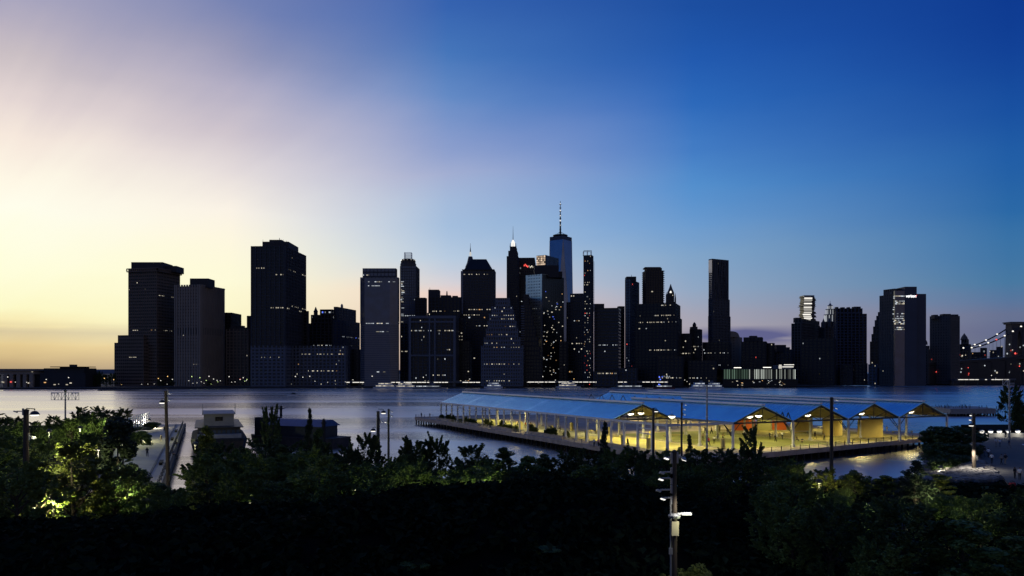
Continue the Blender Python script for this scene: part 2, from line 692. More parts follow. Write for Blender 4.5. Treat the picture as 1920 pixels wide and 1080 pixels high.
# ------------------------------------------------------------------ the skyline
def foot(u0, u1, u2, Y, th, dl=30, dr=30):
    """rectangle seen from the river: left corner, nearest corner, right corner on three sight lines; th = turn of the left face"""
    X = (u1 - 960) / F * Y
    P1 = Vector((X, Y))
    dL = Vector((-math.cos(th), math.sin(th)))
    dR = Vector((math.sin(th), math.cos(th)))

    def reach(d, u, dflt):
        if u is None:
            return dflt
        k = (u - 960) / F
        den = d.x - k * d.y
        s = (k * Y - X) / den if abs(den) > 1e-6 else -1
        return s if .5 < s < 260 else dflt
    sl = reach(dL, u0, None)
    sr = reach(dR, u2, None)
    if sl is None or sr is None or not (2 < sl < 140 and 2 < sr < 140):
        best = None
        for dg in range(2, 89):
            a = R(dg)
            L_, R_ = Vector((-math.cos(a), math.sin(a))), Vector((math.sin(a), math.cos(a)))
            l, r = reach(L_, u0, None), reach(R_, u2, None)
            if l and r and 1 < l < 160 and 1 < r < 160:
                c = abs(math.log(l / r)) + .004 * abs(a - th)
                if best is None or c < best[0]:
                    best = (c, L_, R_, l, r)
        if best and best[0] < 2.6:
            dL, dR, sl, sr = best[1:]
        else:                                   # only one face shows
            ua, ub = min(u0, u1), max(u1, u2)
            P1 = Vector(((ub - 960) / F * Y, Y))
            dL, dR = Vector((-1, 0)), Vector((max(0, (ub - 960) / F) + .02, 1)).normalized()
            sl, sr = (ub - ua) / F * Y, dr
    P0, P2 = P1 + dL * sl, P1 + dR * sr
    return [P0, P1, P2, P0 + P2 - P1]


def zt(v, Y):
    return CZ - (v - HOR) * Y / F


WALLS = {
    'brown': mat('brown grey stone facade', (.16, .122, .088), .8, 0, .15, .06),
    'taupe': mat('pale taupe facade', (.27, .225, .175), .8, 0, .12, .06),
    'slate': mat('slate grey facade', (.046, .05, .058), .7, 0, .18, .06),
    'blue': mat('blue grey facade', (.036, .048, .072), .6, 0, .18, .06),
    'pale': mat('pale blue grey facade', (.115, .128, .155), .75, 0, .12, .06),
    'black': mat('near black facade', (.011, .011, .012), .6, 0, .2, .06),
    'dark': mat('dark facade', (.027, .027, .029), .7, 0, .2, .06),
    'olive': mat('grey green facade', (.80, .80, .66), .34, .85, .12, .06),
    'stone': mat('old limestone facade', (.085, .078, .07), .85, 0, .2, .06),
}


def glassm(name, col, rough=.25, spec=.5):
    return mat(name, col, rough, 0, .3, .15, 0, spec)


GL = {
    'dark': glassm('dark glazing', (.007, .008, .010), .25, .3),
    'blue': glassm('blue glazing', (.03, .055, .11), .2, .8),
    'brown': glassm('bronze glazing', (.018, .014, .010), .25, .3),
    'mirror': mat('mirror glazing', (.15, .19, .28), .22, .8, .12, .05),
}
ROOFM = mat('roof plant', (.045, .043, .042), .85, 0, .25, .1)


def face_detail(a, b, z0, z1, P, core, bands, piers, lits, r, nrm):
    """piers, floor bands and lit panes on the wall from a to b"""
    L = (b - a).length
    if L < 2 or z1 - z0 < 3:
        return
    t = (b - a) / L
    fh, bay = P['fh'], P['bay']
    nb = max(1, round(L / bay))
    nf = max(1, int((z1 - z0 - .4) / fh))
    fh = (z1 - z0 - .4) / nf
    bay = L / nb
    pw, pd = P['pw'] * bay, P['pd']
    bh, bd = P['bh'] * fh, P['bd']
    if P['piers']:
        for i in range(nb + 1):
            c = a + t * min(max(i * bay, pw / 2), L - pw / 2) + nrm * (pd / 2 + .002)
            piers.obox((c.x, c.y), (t.x, t.y), pw, pd, z0, z1 - .05, 0)
    if P['bands']:
        for j in range(nf + 1):
            zc = z0 + j * fh
            if zc + bh > z1 + .5:
                continue
            c = a + t * (L / 2) + nrm * (bd / 2 + .004)
            bands.obox((c.x, c.y), (t.x, t.y), L - .3, bd, zc, min(zc + bh, z1 - .02), 0)
    # lights
    rows = {}
    for _ in range(P['rows']):
        rows[int(nf * r.choice(P['rowat']) if P['rowat'] else r.uniform(.1, .97) * nf)] = r.uniform(.35, .9)
    sub = max(1, round(bay / P['pane']))
    for j in range(nf):
        q = rows.get(j, 0)
        on = False
        for i in range(nb):
            if q:
                if r.random() < .3:
                    on = r.random() < q
                p = .8 if on else .03
            else:
                p = P['lit']
            for k in range(sub):
                if r.random() > p:
                    continue
                w0 = (bay - pw) / sub
                x0 = i * bay + pw / 2 + k * w0 + .08
                x1 = x0 + (w0 - .16) * r.uniform(.35, 1)
                za = z0 + j * fh + bh + .15
                zb = min(z0 + (j + 1) * fh - .2, za + (fh - bh) * (.42 if q else .6))
                if zb - za < .3:
                    zb = za + .5
                n = nrm * (.05 if (P['piers'] or P['bands']) else .06)
                A, B = a + t * x0 + n, a + t * x1 + n
                x = r.random()
                mi = P['cols'][0] if x < P['mix'] else r.choice(P['cols'])
                lits.poly([(A.x, A.y, za), (B.x, B.y, za), (B.x, B.y, zb), (A.x, A.y, zb)], mi)


DEF = dict(fh=3.4, bay=4.5, pw=.3, pd=.5, bh=.32, bd=.25, piers=True, bands=True, lit=.02, rows=2, rowat=None, pane=2.2, cols=[0, 1, 0, 2], mix=.6)
NB = [0]


def tower(label, Y, th, tiers, wall='dark', glass='dark', tops=(), masts=(), name='office_tower', litlab=True, cat='tower', **k):
    """tiers: (u left, u corner, u right, v bottom or None, v top[, overrides]); tops: (u0, u1, v bottom, v top, set back, depth)"""
    NB[0] += 1
    r = random.Random(NB[0] * 13 + 5)
    th = R(th)
    P0 = dict(DEF)
    P0.update(k)
    base = foot(*tiers[0][:3], Y, th)
    ctr = sum(base, Vector((0, 0))) / 4
    root = thing(name, label, cat, (ctr.x, ctr.y, 1.6))
    core, lits = MB(), MB()
    DET = {}
    for tr in tiers:
        u0, u1, u2, vb, vt = tr[:5]
        P = dict(P0)
        if len(tr) > 5:
            P.update(tr[5])
        Yt = Y + P.get('back', 0)
        f = foot(u0, u1, u2, Yt, th, P.get('dl', 30), P.get('dr', 30))
        z0 = 1.0 if vb is None else zt(vb, Yt) - .01
        z1 = zt(vt, Yt)
        core.prism([tuple(p) for p in f], z0, z1, 0, mtop=1)
        bands, piers = DET.setdefault(P.get('wm', wall), (MB(), MB()))
        for a, b in ((f[0], f[1]), (f[1], f[2])):
            t = (b - a).normalized()
            nrm = Vector((t.y, -t.x))
            face_detail(a, b, max(z0, 1.7), z1, P, core, bands, piers, lits, r, nrm)
    part(core, 'wall', [GL[glass], ROOFM], root)
    for wm, (bands, piers) in DET.items():
        part(bands, 'floor_bands', WALLS[wm], root, kind='stuff')
        part(piers, 'wall_piers', WALLS[wm], root, kind='stuff')
    part(lits, 'lit_windows', LITM, root, kind='stuff')
    for tp in tops:
        u0, u1, vb, vt = tp[:4]
        back = tp[4] if len(tp) > 4 else 6
        dep = tp[5] if len(tp) > 5 else 16
        Yb = Y + back
        m = MB()
        a = (u0 - 960) / F * Yb
        b = (u1 - 960) / F * Yb
        m.prism([(a, Yb), (b, Yb), (b, Yb + dep), (a, Yb + dep)], zt(vb, Yb) - 3, zt(vt, Yb))
        for i in range(int((b - a) / 3)):
            x = a + (i + .5) * 3
            m.box(x - .12, Yb - .2, zt(vb, Yb) - 3, x + .12, Yb + .01, zt(vt, Yb) - .3)
        part(m, 'penthouse', ROOFM, root)
    for u, vb, vt, rad in masts:
        Yb = Y + 10
        m = MB()
        x = (u - 960) / F * Yb
        m.tube((x, Yb, zt(vb, Yb) - 2), (x, Yb, zt(vt, Yb)), rad, rad * .5, 6)
        part(m, 'mast', M['steel_dark'], root)
    return root


H_ = dict(piers=False)                          # horizontal bands
V_ = dict(bands=False, bay=3.0, pw=.42, pd=.8)  # vertical ribs

# 1 wide brown tower with a slotted cap over a lower wing
t1 = tower('brown slab tower with overhanging slotted cap, leftmost tall tower of the skyline', 860, 14,
           [(215, 269, 291, None, 642, dict(rows=1)), (221.5, 269, 288, 642, 628, dict(rows=0, back=4)),
            (241, 294, 337, None, 509, dict(back=5, rows=3, rowat=[.25, .48, .8, .86]))], 'brown', 'brown',
           tops=[(246, 305, 505, 491.5, 18, 26), (305, 331, 505, 498.5, 24, 20)], bh=.55, bay=2.6, pw=.18, lit=.002, mix=.9)
m = MB()
f = foot(237, 295, 341, 862, R(14))
q = [p.lerp(sum(f, Vector((0, 0))) / 4, -.0) for p in f]
m.prism([tuple(p) for p in q], zt(509, 865), zt(507.4, 865))
m.prism([tuple(p) for p in q], zt(503.4, 865), zt(502, 865))
c4 = sum(q, Vector((0, 0))) / 4
m.prism([tuple(p.lerp(c4, .1)) for p in q], zt(507.4, 865), zt(503.4, 865))
for a, b in ((q[0], q[1]), (q[1], q[2])):
    n = max(4, int((b - a).length / 2.6))
    for i in range(n + 1):
        p = a.lerp(b, i / n).lerp(c4, .012)
        m.box(p.x - .5, p.y - .3, zt(507.4, 865), p.x + .5, p.y + .5, zt(503.4, 865))
part(m, 'cap', WALLS['brown'], t1)

# 2 ribbed tower in front
t2 = tower('pale taupe ribbed tower with one row of dark openings half way up', 846, 12,
           [(327.5, 376, 420, None, 536)], 'taupe', 'brown', tops=[(356, 391, 534, 522, 8, 18)],
           bands=True, bh=.75, bd=.2, bay=3.2, pw=.5, pd=1.0, lit=.002, rows=1, mix=.9)
m = MB()
f = foot(327.5, 376, 420, 846, R(12))
for a, b in ((f[0], f[1]), (f[1], f[2])):
    t = (b - a).normalized()
    nrm = Vector((t.y, -t.x))
    L = (b - a).length
    n = round(L / 3.2)
    for i in range(n):
        p = a + t * (L * (i + .5) / n) + nrm * .32
        m.obox((p.x, p.y), (t.x, t.y), L / n * .5 - .2, .1, zt(627, 846), zt(614, 846))
part(m, 'dark_opening', GL['dark'], t2, kind='stuff')
m = MB()
for a, b in ((f[0], f[1]), (f[1], f[2])):
    t = (b - a).normalized()
    nrm = Vector((t.y, -t.x))
    L = (b - a).length
    n = round(L / 3.2)
    for i in range(n + 1):
        p = a + t * min(max(L * i / n, .8), L - .8) + nrm * .7
        m.obox((p.x, p.y), (t.x, t.y), 1.5, 1.25, zt(536, 846) - .2, zt(533.4, 846))
        m.obox((p.x, p.y), (t.x, t.y), 1.9, 1.3, 1.2, zt(713, 846))
part(m, 'rib_end', WALLS['taupe'], t2, kind='stuff')
tower('plain dark slab just behind the right edge of the pale taupe ribbed tower', 905, 12, [(415, 433.5, 434, None, 586)], 'dark', 'dark', lit=.001, rows=0)
tower('low brown block with an uneven roofline between the ribbed tower and the tallest left tower', 880, 6,
      [(424, 466, 470, None, 616)], 'brown', 'brown', tops=[(433, 442, 616, 611.5, 2, 10), (444, 455, 616, 610.5, 3, 8), (456, 463, 616, 614, 1, 8)],
      lit=.006, rows=0, name='office_block', cat='building')
tower('narrow dark slab peeking out at the left edge of the tallest left tower', 930, 4, [(463, 476, 478, None, 592)], 'dark', 'dark', lit=0, rows=0)
# 4 tallest on the left
t4 = tower('tallest left tower, black slab with vertical ribs and a receding right side', 842, 3,
           [(470, 534.5, 573.5, None, 648, dict(wm='pale', bay=4.4, pw=.36, bh=.5, pd=.4, bd=.3, rows=3, rowat=[.05, .3, .72])),
            (470.6, 534, 573, 648, 461, dict(bay=5.2, pw=.2, bh=.25, bd=.1, pd=.8, rows=7, rowat=[.66, .72, .78, .86, .93, .42, .38]))],
           'slate', 'dark', tops=[(492, 541, 462, 453, 22, 40), (505, 528, 455, 449.5, 30, 20)],
           masts=[(524, 450, 446, .5), (493, 454, 449, .25), (531, 452, 449, .3), (537, 455, 451, .3)], lit=.003, mix=.9)
tower('dark wing stepping down at the right of the tallest left tower', 900, 3, [(560, 577.5, 578.5, None, 583)], 'dark', 'dark', lit=.002, rows=1)
tower('low pale grid block with small square openings, right of the tallest left tower', 860, 3,
      [(548, 648, 652, None, 648)], 'pale', 'dark', lit=.02, rows=3, rowat=[.35, .55, .75], bay=4.2, pw=.35, bh=.4, cols=[0, 0, 2, 1], name='office_block', cat='building')
t5 = tower('dark stepped block with one small pointed turret behind the low grid block', 950, 4,
           [(579, 624, 627, None, 606), (583, 622, 626, 606, 590), (600, 623, 626, 590, 580)], 'dark', 'dark', lit=.012, rows=1, cols=[1, 0, 4])
m = MB()
p = W(592, 590, 952)
m.lathe([(2.6, -4), (2.4, 3), (3, 3.2), (1.6, 6), (.2, 9.5)], 6, p)
part(m, 'turret', WALLS['dark'], t5)
t6 = tower('grey block with a flat roof and a small roof dome between two taller towers', 960, 12,
           [(626, 632, 667, None, 575), (624, 640, 674, None, 600, dict(back=-12))], 'slate', 'blue', lit=.006, rows=2, cols=[1, 0, 4, 1])
m = MB()
m.lathe([(1.6, -2), (1.5, .8), (.9, 2.2), (.1, 3)], 8, W(641, 574, 968))
part(m, 'roof_dome', M['steel_grey'], t6)
# 7 chamfered tower
t7 = tower('blue grey tower with chamfered corners and bright window rows near its top', 868, 0,
           [(676, 746, 747.5, None, 607, dict(bay=4, rows=2, lit=.006, wm='pale')), (675.5, 746.5, 748, 607, 520, dict(rows=2, rowat=[.05, .55])),
            (680, 742, 744, 520, 503, dict(rows=1, rowat=[.2]))], 'slate', 'blue', bay=4.2, pw=.12, bh=.35, rows=3, lit=.004, mix=.8)
m, m2 = MB(), MB()
r_ = random.Random(3)
for u0, u1, d0, d1 in ((683.5, 731, -7, -7), (676, 683.5, 0, -7), (731, 747, -7, 0)):
    a, b = (u0 - 960) / F * (868 + d0), (u1 - 960) / F * (868 + d1)
    m.poly([(a, 868 + d0, 1.2), (b, 868 + d1, 1.2), (b, 868 + d1, zt(522, 862)), (a, 868 + d0, zt(522, 862))])
    for j in range(56):
        z = 4 + j * 1.98
        if z > zt(609, 862):
            break
        m2.bar((a, 868 + d0 - .15, z), (b, 868 + d1 - .15, z), .3, .75)
m.poly([((u - 960) / F * (868 + d), 868 + d, zt(522, 862)) for u, d in ((676, 0), (683.5, -7), (731, -7), (747, 0))])
part(m, 'bay_front', GL['blue'], t7)
part(m2, 'floor_bands', WALLS['pale'], t7, kind='stuff')
m = MB()
for v, a, b in ((607, 686, 729), (622.5, 686, 729), (698, 690, 725), (529, 690, 741), (536.5, 690, 712)):
    x = a
    while x < b:
        L = r_.uniform(1.5, 6)
        if r_.random() < .75:
            p, q = W(x, v, 860.3), W(min(x + L, b), v, 860.3)
            m.poly([p, q, q + Vector((0, 0, .8)), p + Vector((0, 0, .8))], r_.choice([0, 1, 1]))
        x += L + .8
part(m, 'lit_windows', LITM, t7, kind='stuff')

# 8 slim tower with a round crown
t8 = tower('slim dark tower topped by a round colonnaded crown and a small lit frame', 1040, 8,
           [(750, 780, 780.3, None, 499)], 'slate', 'blue', lit=.02, rows=1, bay=3, pw=.2, cols=[1, 0, 1])
c = W(765.5, 499, 1052)
m = MB()
m.lathe([(10.5, -1), (10.5, 3), (8.6, 3.05), (8.6, 7), (9.4, 7.05), (9.4, 8.2), (6, 9.5)], 16, c)
for i in range(16):
    a = i * math.pi / 8
    m.tube(c + Vector((math.cos(a) * 9.2, math.sin(a) * 9.2, 3)), c + Vector((math.cos(a) * 9.2, math.sin(a) * 9.2, 7)), .55, n=5)
part(m, 'crown', WALLS['stone'], t8)
m = MB()
for x in (-4.5, 4.5):
    for y in (-4, 4):
        m.bar(c + Vector((x, y, 9)), c + Vector((x, y, 17.5)), .6)
for z in (12, 14.5, 17.2):
    for y in (-4, 4):
        m.bar(c + Vector((-4.5, y, z)), c + Vector((4.5, y, z)), .5)
    for x in (-4.5, 4.5):
        m.bar(c + Vector((x, -4, z)), c + Vector((x, 4, z)), .5)
part(m, 'roof_frame', M['steel_white'], t8, kind='stuff')
m = MB()
for i in range(12):
    a = i * math.pi / 6
    m.tube(c + Vector((math.cos(a) * 9.6, math.sin(a) * 9.6, 7.0)), c + Vector((math.cos(a) * 9.6, math.sin(a) * 9.6, 7.9)), .45, n=5)
part(m, 'crown_lights', M['lit_strip'], t8, kind='stuff')
m = MB()
r_ = random.Random(5)
for j in range(34):
    v = 520 + j * 2.9
    u = 751.5 + r_.uniform(0, 1.5)
    p = W(u, v, 1034)
    if r_.random() < .7:
        m.box(p.x, p.y, p.z, p.x + r_.uniform(1, 4), p.y + .2, p.z + .8, r_.choice([0, 1, 1]))
part(m, 'stair_lights', LITM, t8, kind='stuff')
tower('small dark block with a flat top right of the slim round crowned tower', 1000, 5, [(778, 797, 800, None, 558)], 'black', 'brown', lit=.004, rows=1, name='office_block', cat='building')
tower('bulky dark tower with railings and a water tank on its stepped roof', 985, 6,
      [(801, 862, 868, None, 586), (803, 863, 865, 586, 557)], 'dark', 'brown', tops=[(803, 823, 557, 543, 4, 20), (826, 845, 557, 553.5, 6, 14), (848, 858, 557, 554.5, 3, 10)],
      masts=[(806, 543, 539, .3), (838, 553, 546, 1.2)], lit=.006, rows=1)
t11 = tower('wide front block with two tall dark glass bays between pale piers and many lit rows', 866, 2,
            [(767, 854, 862, None, 592, dict(rows=9, rowat=[.82, .78, .86, .52, .5, .35, .16, .14, .08, .6, .25]))], 'slate', 'dark',
            bay=5.1, pw=.22, pd=.9, bh=.25, bd=.12, lit=.02, pane=1.6, mix=.4, cols=[0, 1, 1])
m = MB()
f = foot(767, 854, 862, 866, R(2))
for u0, u1 in ((766.5, 771), (804, 807), (814, 817), (850, 854.5)):
    a, b = (u0 - 960) / F * 866, (u1 - 960) / F * 866
    m.box(a, 864.6, 1.2, b, 866.4, zt(592.5, 866))
for v0, v1 in ((592, 597), (602, 605), (665, 668)):
    a, b = (767 - 960) / F * 866, (854 - 960) / F * 866
    m.box(a, 864.9, zt(v1, 866), b, 866.2, zt(v0, 866))
part(m, 'corner_piers', WALLS['pale'], t11)
tower('dark block squeezed beside the two-bay block, low lit windows on its face', 900, 2, [(852, 881, 884, None, 640), (852, 869, 872, 640, 596)], 'black', 'dark', lit=.012,
      rows=5, rowat=[.2, .3, .4, .5, .1], cols=[0, 2, 0], bay=3)
# 12 tower with a cut pyramid roof
t12 = tower('dark tower with a truncated pyramid roof and a line of lit windows below it', 1010, 2,
            [(868, 926, 929, None, 506)], 'slate', 'dark', lit=.01, rows=7, rowat=[.97, .95, .9, .85, .8, .66, .6, .5], cols=[0, 0, 2, 1], bay=3.4, pw=.25)
f = foot(866, 927, 930, 1008, R(2))
zz = zt(506, 1008)
c4 = sum(f, Vector((0, 0))) / 4
m = MB()
m.prism([tuple(p) for p in f], zz, zz + .8)
a0 = [tuple(p.lerp(c4, .12)) for p in f]
tp = [((u - 960) / F * y, y) for u, y in ((884, 1020), (912, 1020), (912, 1030), (884, 1030))]
m.prism(a0, zz + .8, zt(486, 1020), poly1=tp)
part(m, 'pyramid_roof', WALLS['black'], t12)
# a spired tower behind it
t12b = tower('pale edged tower with a lit pinnacle, mostly hidden behind the pyramid roofed tower', 1180, 2, [(864, 874, 875, None, 508)], 'pale', 'blue', lit=.01, rows=0)
m = MB()
p = W(882, 505, 1190)
m.lathe([(9, -10), (7.5, 4), (5, 10), (3, 19)], 8, p)
part(m, 'copper_roof', WALLS['slate'], t12b)
m = MB()
m.lathe([(1.4, 1), (1.6, 4), (.9, 7)], 8, p + Vector((0, 0, 19)))
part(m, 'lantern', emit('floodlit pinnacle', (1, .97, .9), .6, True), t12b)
m = MB()
m.lathe([(1.0, 0), (.3, 7), (.15, 13)], 6, p + Vector((0, 0, 26)))
part(m, 'pinnacle', M['steel_dark'], t12b)
# 13 wedding cake
t13 = tower('pale wedding cake tower stepping back at every level, standing near the water', 858, 1,
            [(902, 980, 983, None, 648, dict(rows=4, rowat=[.1, .3, .55, .95])), (907, 975, 977, 648, 632, dict(rows=2, back=3)), (911, 971, 973, 632, 616, dict(rows=1, back=6)),
             (914, 968, 970, 616, 602, dict(rows=1, back=9)), (917, 965, 967, 602, 588, dict(rows=2, rowat=[.2, .9], back=12)), (922, 961, 963, 588, 574, dict(rows=3, rowat=[.5, .2, .9], back=15, lit=.08, cols=[0, 3, 1])),
             (929, 955, 957, 574, 558.5, dict(rows=0, back=18, lit=0))],
            'pale', 'dark', bay=2.6, pw=.45, pd=.3, bh=.45, lit=.006, mix=.5, cols=[0, 1, 0, 2])
# 14 spired tower
t14 = tower('slim stepped tower crowned by a glowing white lantern and a needle', 1120, 4,
            [(950, 971, 974, None, 480), (953, 969, 971, 480, 470, dict(back=4)), (956, 967, 969, 470, 462, dict(back=7))], 'dark', 'dark', lit=.006, rows=0, bay=2.6)
c = W(962, 462, 1132)
m = MB()
m.lathe([(2.6, -1), (2.6, 1.5), (2.9, 1.6), (2.7, 5), (1.9, 7), (.7, 9.2)], 10, c)
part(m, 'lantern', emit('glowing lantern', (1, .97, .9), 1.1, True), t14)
m = MB()
m.tube(c + Vector((0, 0, 9)), c + Vector((0, 0, 29)), .55, .1, 5)
for i in range(8):
    a = i * math.pi / 4
    m.tube(c + Vector((math.cos(a) * 4.6, math.sin(a) * 4.6, -1)), c + Vector((math.cos(a) * 4.0, math.sin(a) * 4.0, 4.6)), .35, .2, 5)
part(m, 'needle', M['steel_dark'], t14)
t15 = tower('black flat topped tower with small red lights, close right of the glowing lantern tower', 1160, 3,
            [(968, 1002, 1004, None, 483)], 'black', 'dark', lit=.01, rows=4, rowat=[.86, .8, .72, .66], cols=[1, 0], bay=3.5)
m = MB()
for i, (u, v, d) in enumerate(((983, 498, 3), (985, 496.5, 3), (987, 498.5, 3), (989.5, 500, 3), (992, 499, 0), (994.5, 501, 0), (997, 499.5, 0), (999, 501, 0), (976, 503, 1), (972, 511, 1), (974, 512, 1))):
    p = W(u, v, 1159)
    m.box(p.x - .7, p.y - .6, p.z - 1, p.x + .7, p.y - .2, p.z + 1.2, d)
part(m, 'red_lights', LITM, t15, kind='stuff')
# 16 black ziggurat
t16 = tower('black stepped ziggurat tower cutting across the foot of the grey green tower', 880, 2,
            [(975, 1016, 1017, None, 668), (975.5, 1012, 1013, 668, 650), (976, 1008, 1009, 650, 632), (977, 1004, 1005, 632, 612), (978, 1000, 1001, 612, 592),
             (979, 996, 997, 592, 572), (981, 991, 992, 572, 552)], 'black', 'dark', lit=.004, rows=0, bay=3, cols=[0, 1])
m = MB()
r_ = random.Random(8)
for j in range(24):
    p = W(976.5, 575 + j * 4.6, 878.5)
    m.box(p.x, p.y, p.z, p.x + 4, p.y + .3, p.z + 1.0)
part(m, 'pale_ledges', WALLS['pale'], t16, kind='stuff')
# 17 grey green tower
t17 = tower('tower with a grey green left face, black right face and black plant on its roof', 905, 38,
            [(986, 1016.5, 1057, None, 513.5, dict(rows=5, rowat=[.2, .32, .36, .68, .8], lit=.012))], 'olive', 'dark', bay=2.4, pw=.62, bh=.55, pd=.12, bd=.1, pane=1.2, cols=[1, 0, 1], mix=.5)
m = MB()
f = foot(986, 1016.5, 1057, 905, R(38))
t = (f[2] - f[1]).normalized()
nrm = Vector((t.y, -t.x))
L = (f[2] - f[1]).length
for i in range(10):
    p = f[1] + t * (L * (i + .5) / 10) + nrm * .3
    m.obox((p.x, p.y), (t.x, t.y), L / 10 - .25, .16, 1.5, zt(514, 905))
part(m, 'black_curtain_wall', GL['dark'], t17)
m = MB()
r_ = random.Random(9)
for i in range(70):
    s, v = r_.uniform(.05, .95), 530 + 175 * r_.random() ** .8
    p = f[1] + t * (L * s) + nrm * .42
    wd = r_.uniform(.8, 2.6)
    z = zt(v, 905)
    A, B = p - t * wd / 2, p + t * wd / 2
    m.poly([(A.x, A.y, z), (B.x, B.y, z), (B.x, B.y, z + .9), (A.x, A.y, z + .9)], r_.choice([0, 1, 1, 0, 2, 4 if v < 600 else 0]))
part(m, 'lit_windows', LITM, t17, kind='stuff')
m = MB()
a0, a1 = W(1002, 516, 912), W(1048, 516, 912)
m.prism([(a0.x, 914), (a1.x, 914), (a1.x, 934), (a0.x, 934)], zt(520, 914), zt(497.5, 914))
a0, a1 = W(1012, 516, 912), W(1055, 516, 912)
m.prism([(a0.x, 918), (a1.x, 918), (a1.x, 940), (a0.x, 940)], zt(520, 918), zt(509, 918))
part(m, 'roof_plant', WALLS['black'], t17)
m = MB()
p = f[1] + (f[1] - c4).normalized() * 0
m.obox((f[1].x, f[1].y), (1, 0), .55, .55, 1.5, zt(513, 905))
part(m, 'corner_trim', WALLS['pale'], t17)

# 18 tallest tower with a mast
Yw = 1700
t18 = thing('skyscraper', 'tallest tower of blue mirror glass with tapering faces and a tall white lit mast', 'tower', (W(1051, 697, Yw).x, Yw, 1.6))
cx = W(1051.5, 697, Yw).x
hb, ht, z0, z1 = 23.5, 17.5, 1.0, zt(452, Yw)
rot = R(8)
lo = [Vector((cx + hb * math.sqrt(2) * math.cos(rot + R(45 + 90 * i)), Yw + hb * math.sqrt(2) * math.sin(rot + R(45 + 90 * i)), z0)) for i in range(4)]
hi = [Vector((cx + hb * 1.02 * math.cos(rot + R(90 * i)), Yw + hb * 1.02 * math.sin(rot + R(90 * i)), z1)) for i in range(4)]
m, m2 = MB(), MB()
for i in range(4):
    j = (i + 1) % 4
    m.poly([lo[i], lo[j], hi[j]])
    m.poly([lo[j], hi[(j + 1) % 4], hi[j]])
    m2.bar(lo[j], hi[j], .7)
    m2.bar(lo[j], hi[(j + 1) % 4], .7)
m.poly(hi)
part(m, 'glass_face', GL['mirror'], t18)
part(m2, 'edge_trim', M['steel_grey'], t18)
m = MB()
m.prism([tuple(p.xy) for p in hi], z1 + .1, z1 + 8)
part(m, 'parapet', WALLS['blue'], t18)
m = MB()
cc = Vector((cx - 1, Yw, z1 + 8))
m.lathe([(15.5, 2.6), (15.8, 4.4), (15.2, 4.6), (14.9, 2.8)], 20, cc)
for i in range(12):
    a = i * math.pi / 6
    m.tube(cc + Vector((math.cos(a) * 14, math.sin(a) * 14, 0)), cc + Vector((math.cos(a) * 15.3, math.sin(a) * 15.3, 3)), .4, n=4)
    m.tube(cc + Vector((math.cos(a) * 15, math.sin(a) * 15, 4)), cc + Vector((0, 0, 12)), .18, n=4)
part(m, 'roof_ring', M['steel_dark'], t18)
m, m2 = MB(), MB()
zs = zt(377, Yw)
m.tube(cc, (cx - 1, Yw, zs), 2.1, .5, 8)
for k in np.linspace(.12, .9, 9):
    z = cc.z + (zs - cc.z) * k
    m.lathe([(2.4, 0), (2.4, .8)], 8, (cx - 1, Yw, z))
for k in (.16, .3, .44, .58, .72, .9):
    z = cc.z + (zs - cc.z) * k
    m2.lathe([(1.9 - k, 0), (1.9 - k, 3.0)], 8, (cx - 1, Yw, z))
part(m, 'mast', M['steel_dark'], t18)
part(m2, 'mast_lights', emit('mast beacons', (1, 1, 1), .75, True), t18, kind='stuff')
t19 = tower('blue glass block with a bright orange lit upper corner, behind the grey green tower', 1300, 30,
            [(1006, 1023, 1047, None, 478)], 'blue', 'blue', lit=.02, rows=4, rowat=[.9, .82, .75], cols=[1, 0])
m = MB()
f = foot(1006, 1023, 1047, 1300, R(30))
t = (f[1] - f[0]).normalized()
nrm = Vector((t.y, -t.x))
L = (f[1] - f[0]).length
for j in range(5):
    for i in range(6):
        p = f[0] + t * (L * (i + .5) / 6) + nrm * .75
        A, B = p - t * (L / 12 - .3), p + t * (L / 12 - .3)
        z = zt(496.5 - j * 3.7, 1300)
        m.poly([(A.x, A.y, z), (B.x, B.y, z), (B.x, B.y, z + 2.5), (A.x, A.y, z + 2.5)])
part(m, 'orange_lit_panel', emit('painted sunset glow', (1, .74, .52), .7), t19, kind='stuff')  # sunset light on this corner is painted as emission
# 20 very slender tower under construction
t20 = tower('very slender dark tower with a hoist mast and scattered red and white work lights', 880, 6,
            [(1094, 1109, 1112, None, 478, dict(lit=.22, rows=0, cols=[0, 1, 1, 0, 2, 3]))], 'dark', 'dark', bay=2.6, pane=1.3, mix=.2, fh=2.6, bh=.4)
m = MB()
for u in (1094.6, 1102, 1109):
    p = W(u, 478, 881)
    m.bar(p, p + Vector((0, 0, 4.6)), .5)
    m.bar(p + Vector((0, 8, 0)), p + Vector((0, 8, 4.6)), .5)
a, b = W(1094.6, 470, 881), W(1109.4, 470, 881)
m.bar(a, b, .5)
m.bar(a + Vector((0, 8, 0)), b + Vector((0, 8, 0)), .5)
part(m, 'roof_frame', M['steel_grey'], t20, kind='stuff')
m = MB()
a = W(1113.6, 697, 884)
for dx in (-.4, .4):
    m.bar((a.x + dx, 884, 1.6), (a.x + dx, 884, zt(490, 884)), .25)
for j in range(45):
    z = 2 + j * 2.7
    m.bar((a.x - .4, 884, z), (a.x + .4, 884, z + 1.3), .14)
part(m, 'hoist_mast', M['steel_white'], t20)
tower('dark block with a stepped left shoulder left of the very slender tower', 960, 3, [(1062, 1093, 1097, None, 566), (1069, 1093, 1096, 566, 550)], 'slate', 'dark', lit=.03, rows=3, cols=[0, 1, 2], bay=3)
tower('flat dark block with horizontal bands right of the very slender tower', 890, 2, [(1113.5, 1160, 1164, None, 577, dict(piers=False, bh=.45, fh=3.6))], 'slate', 'dark',
      tops=[(1112, 1133, 577, 569.5, 14, 20)], lit=.003, rows=1, cols=[1, 0])
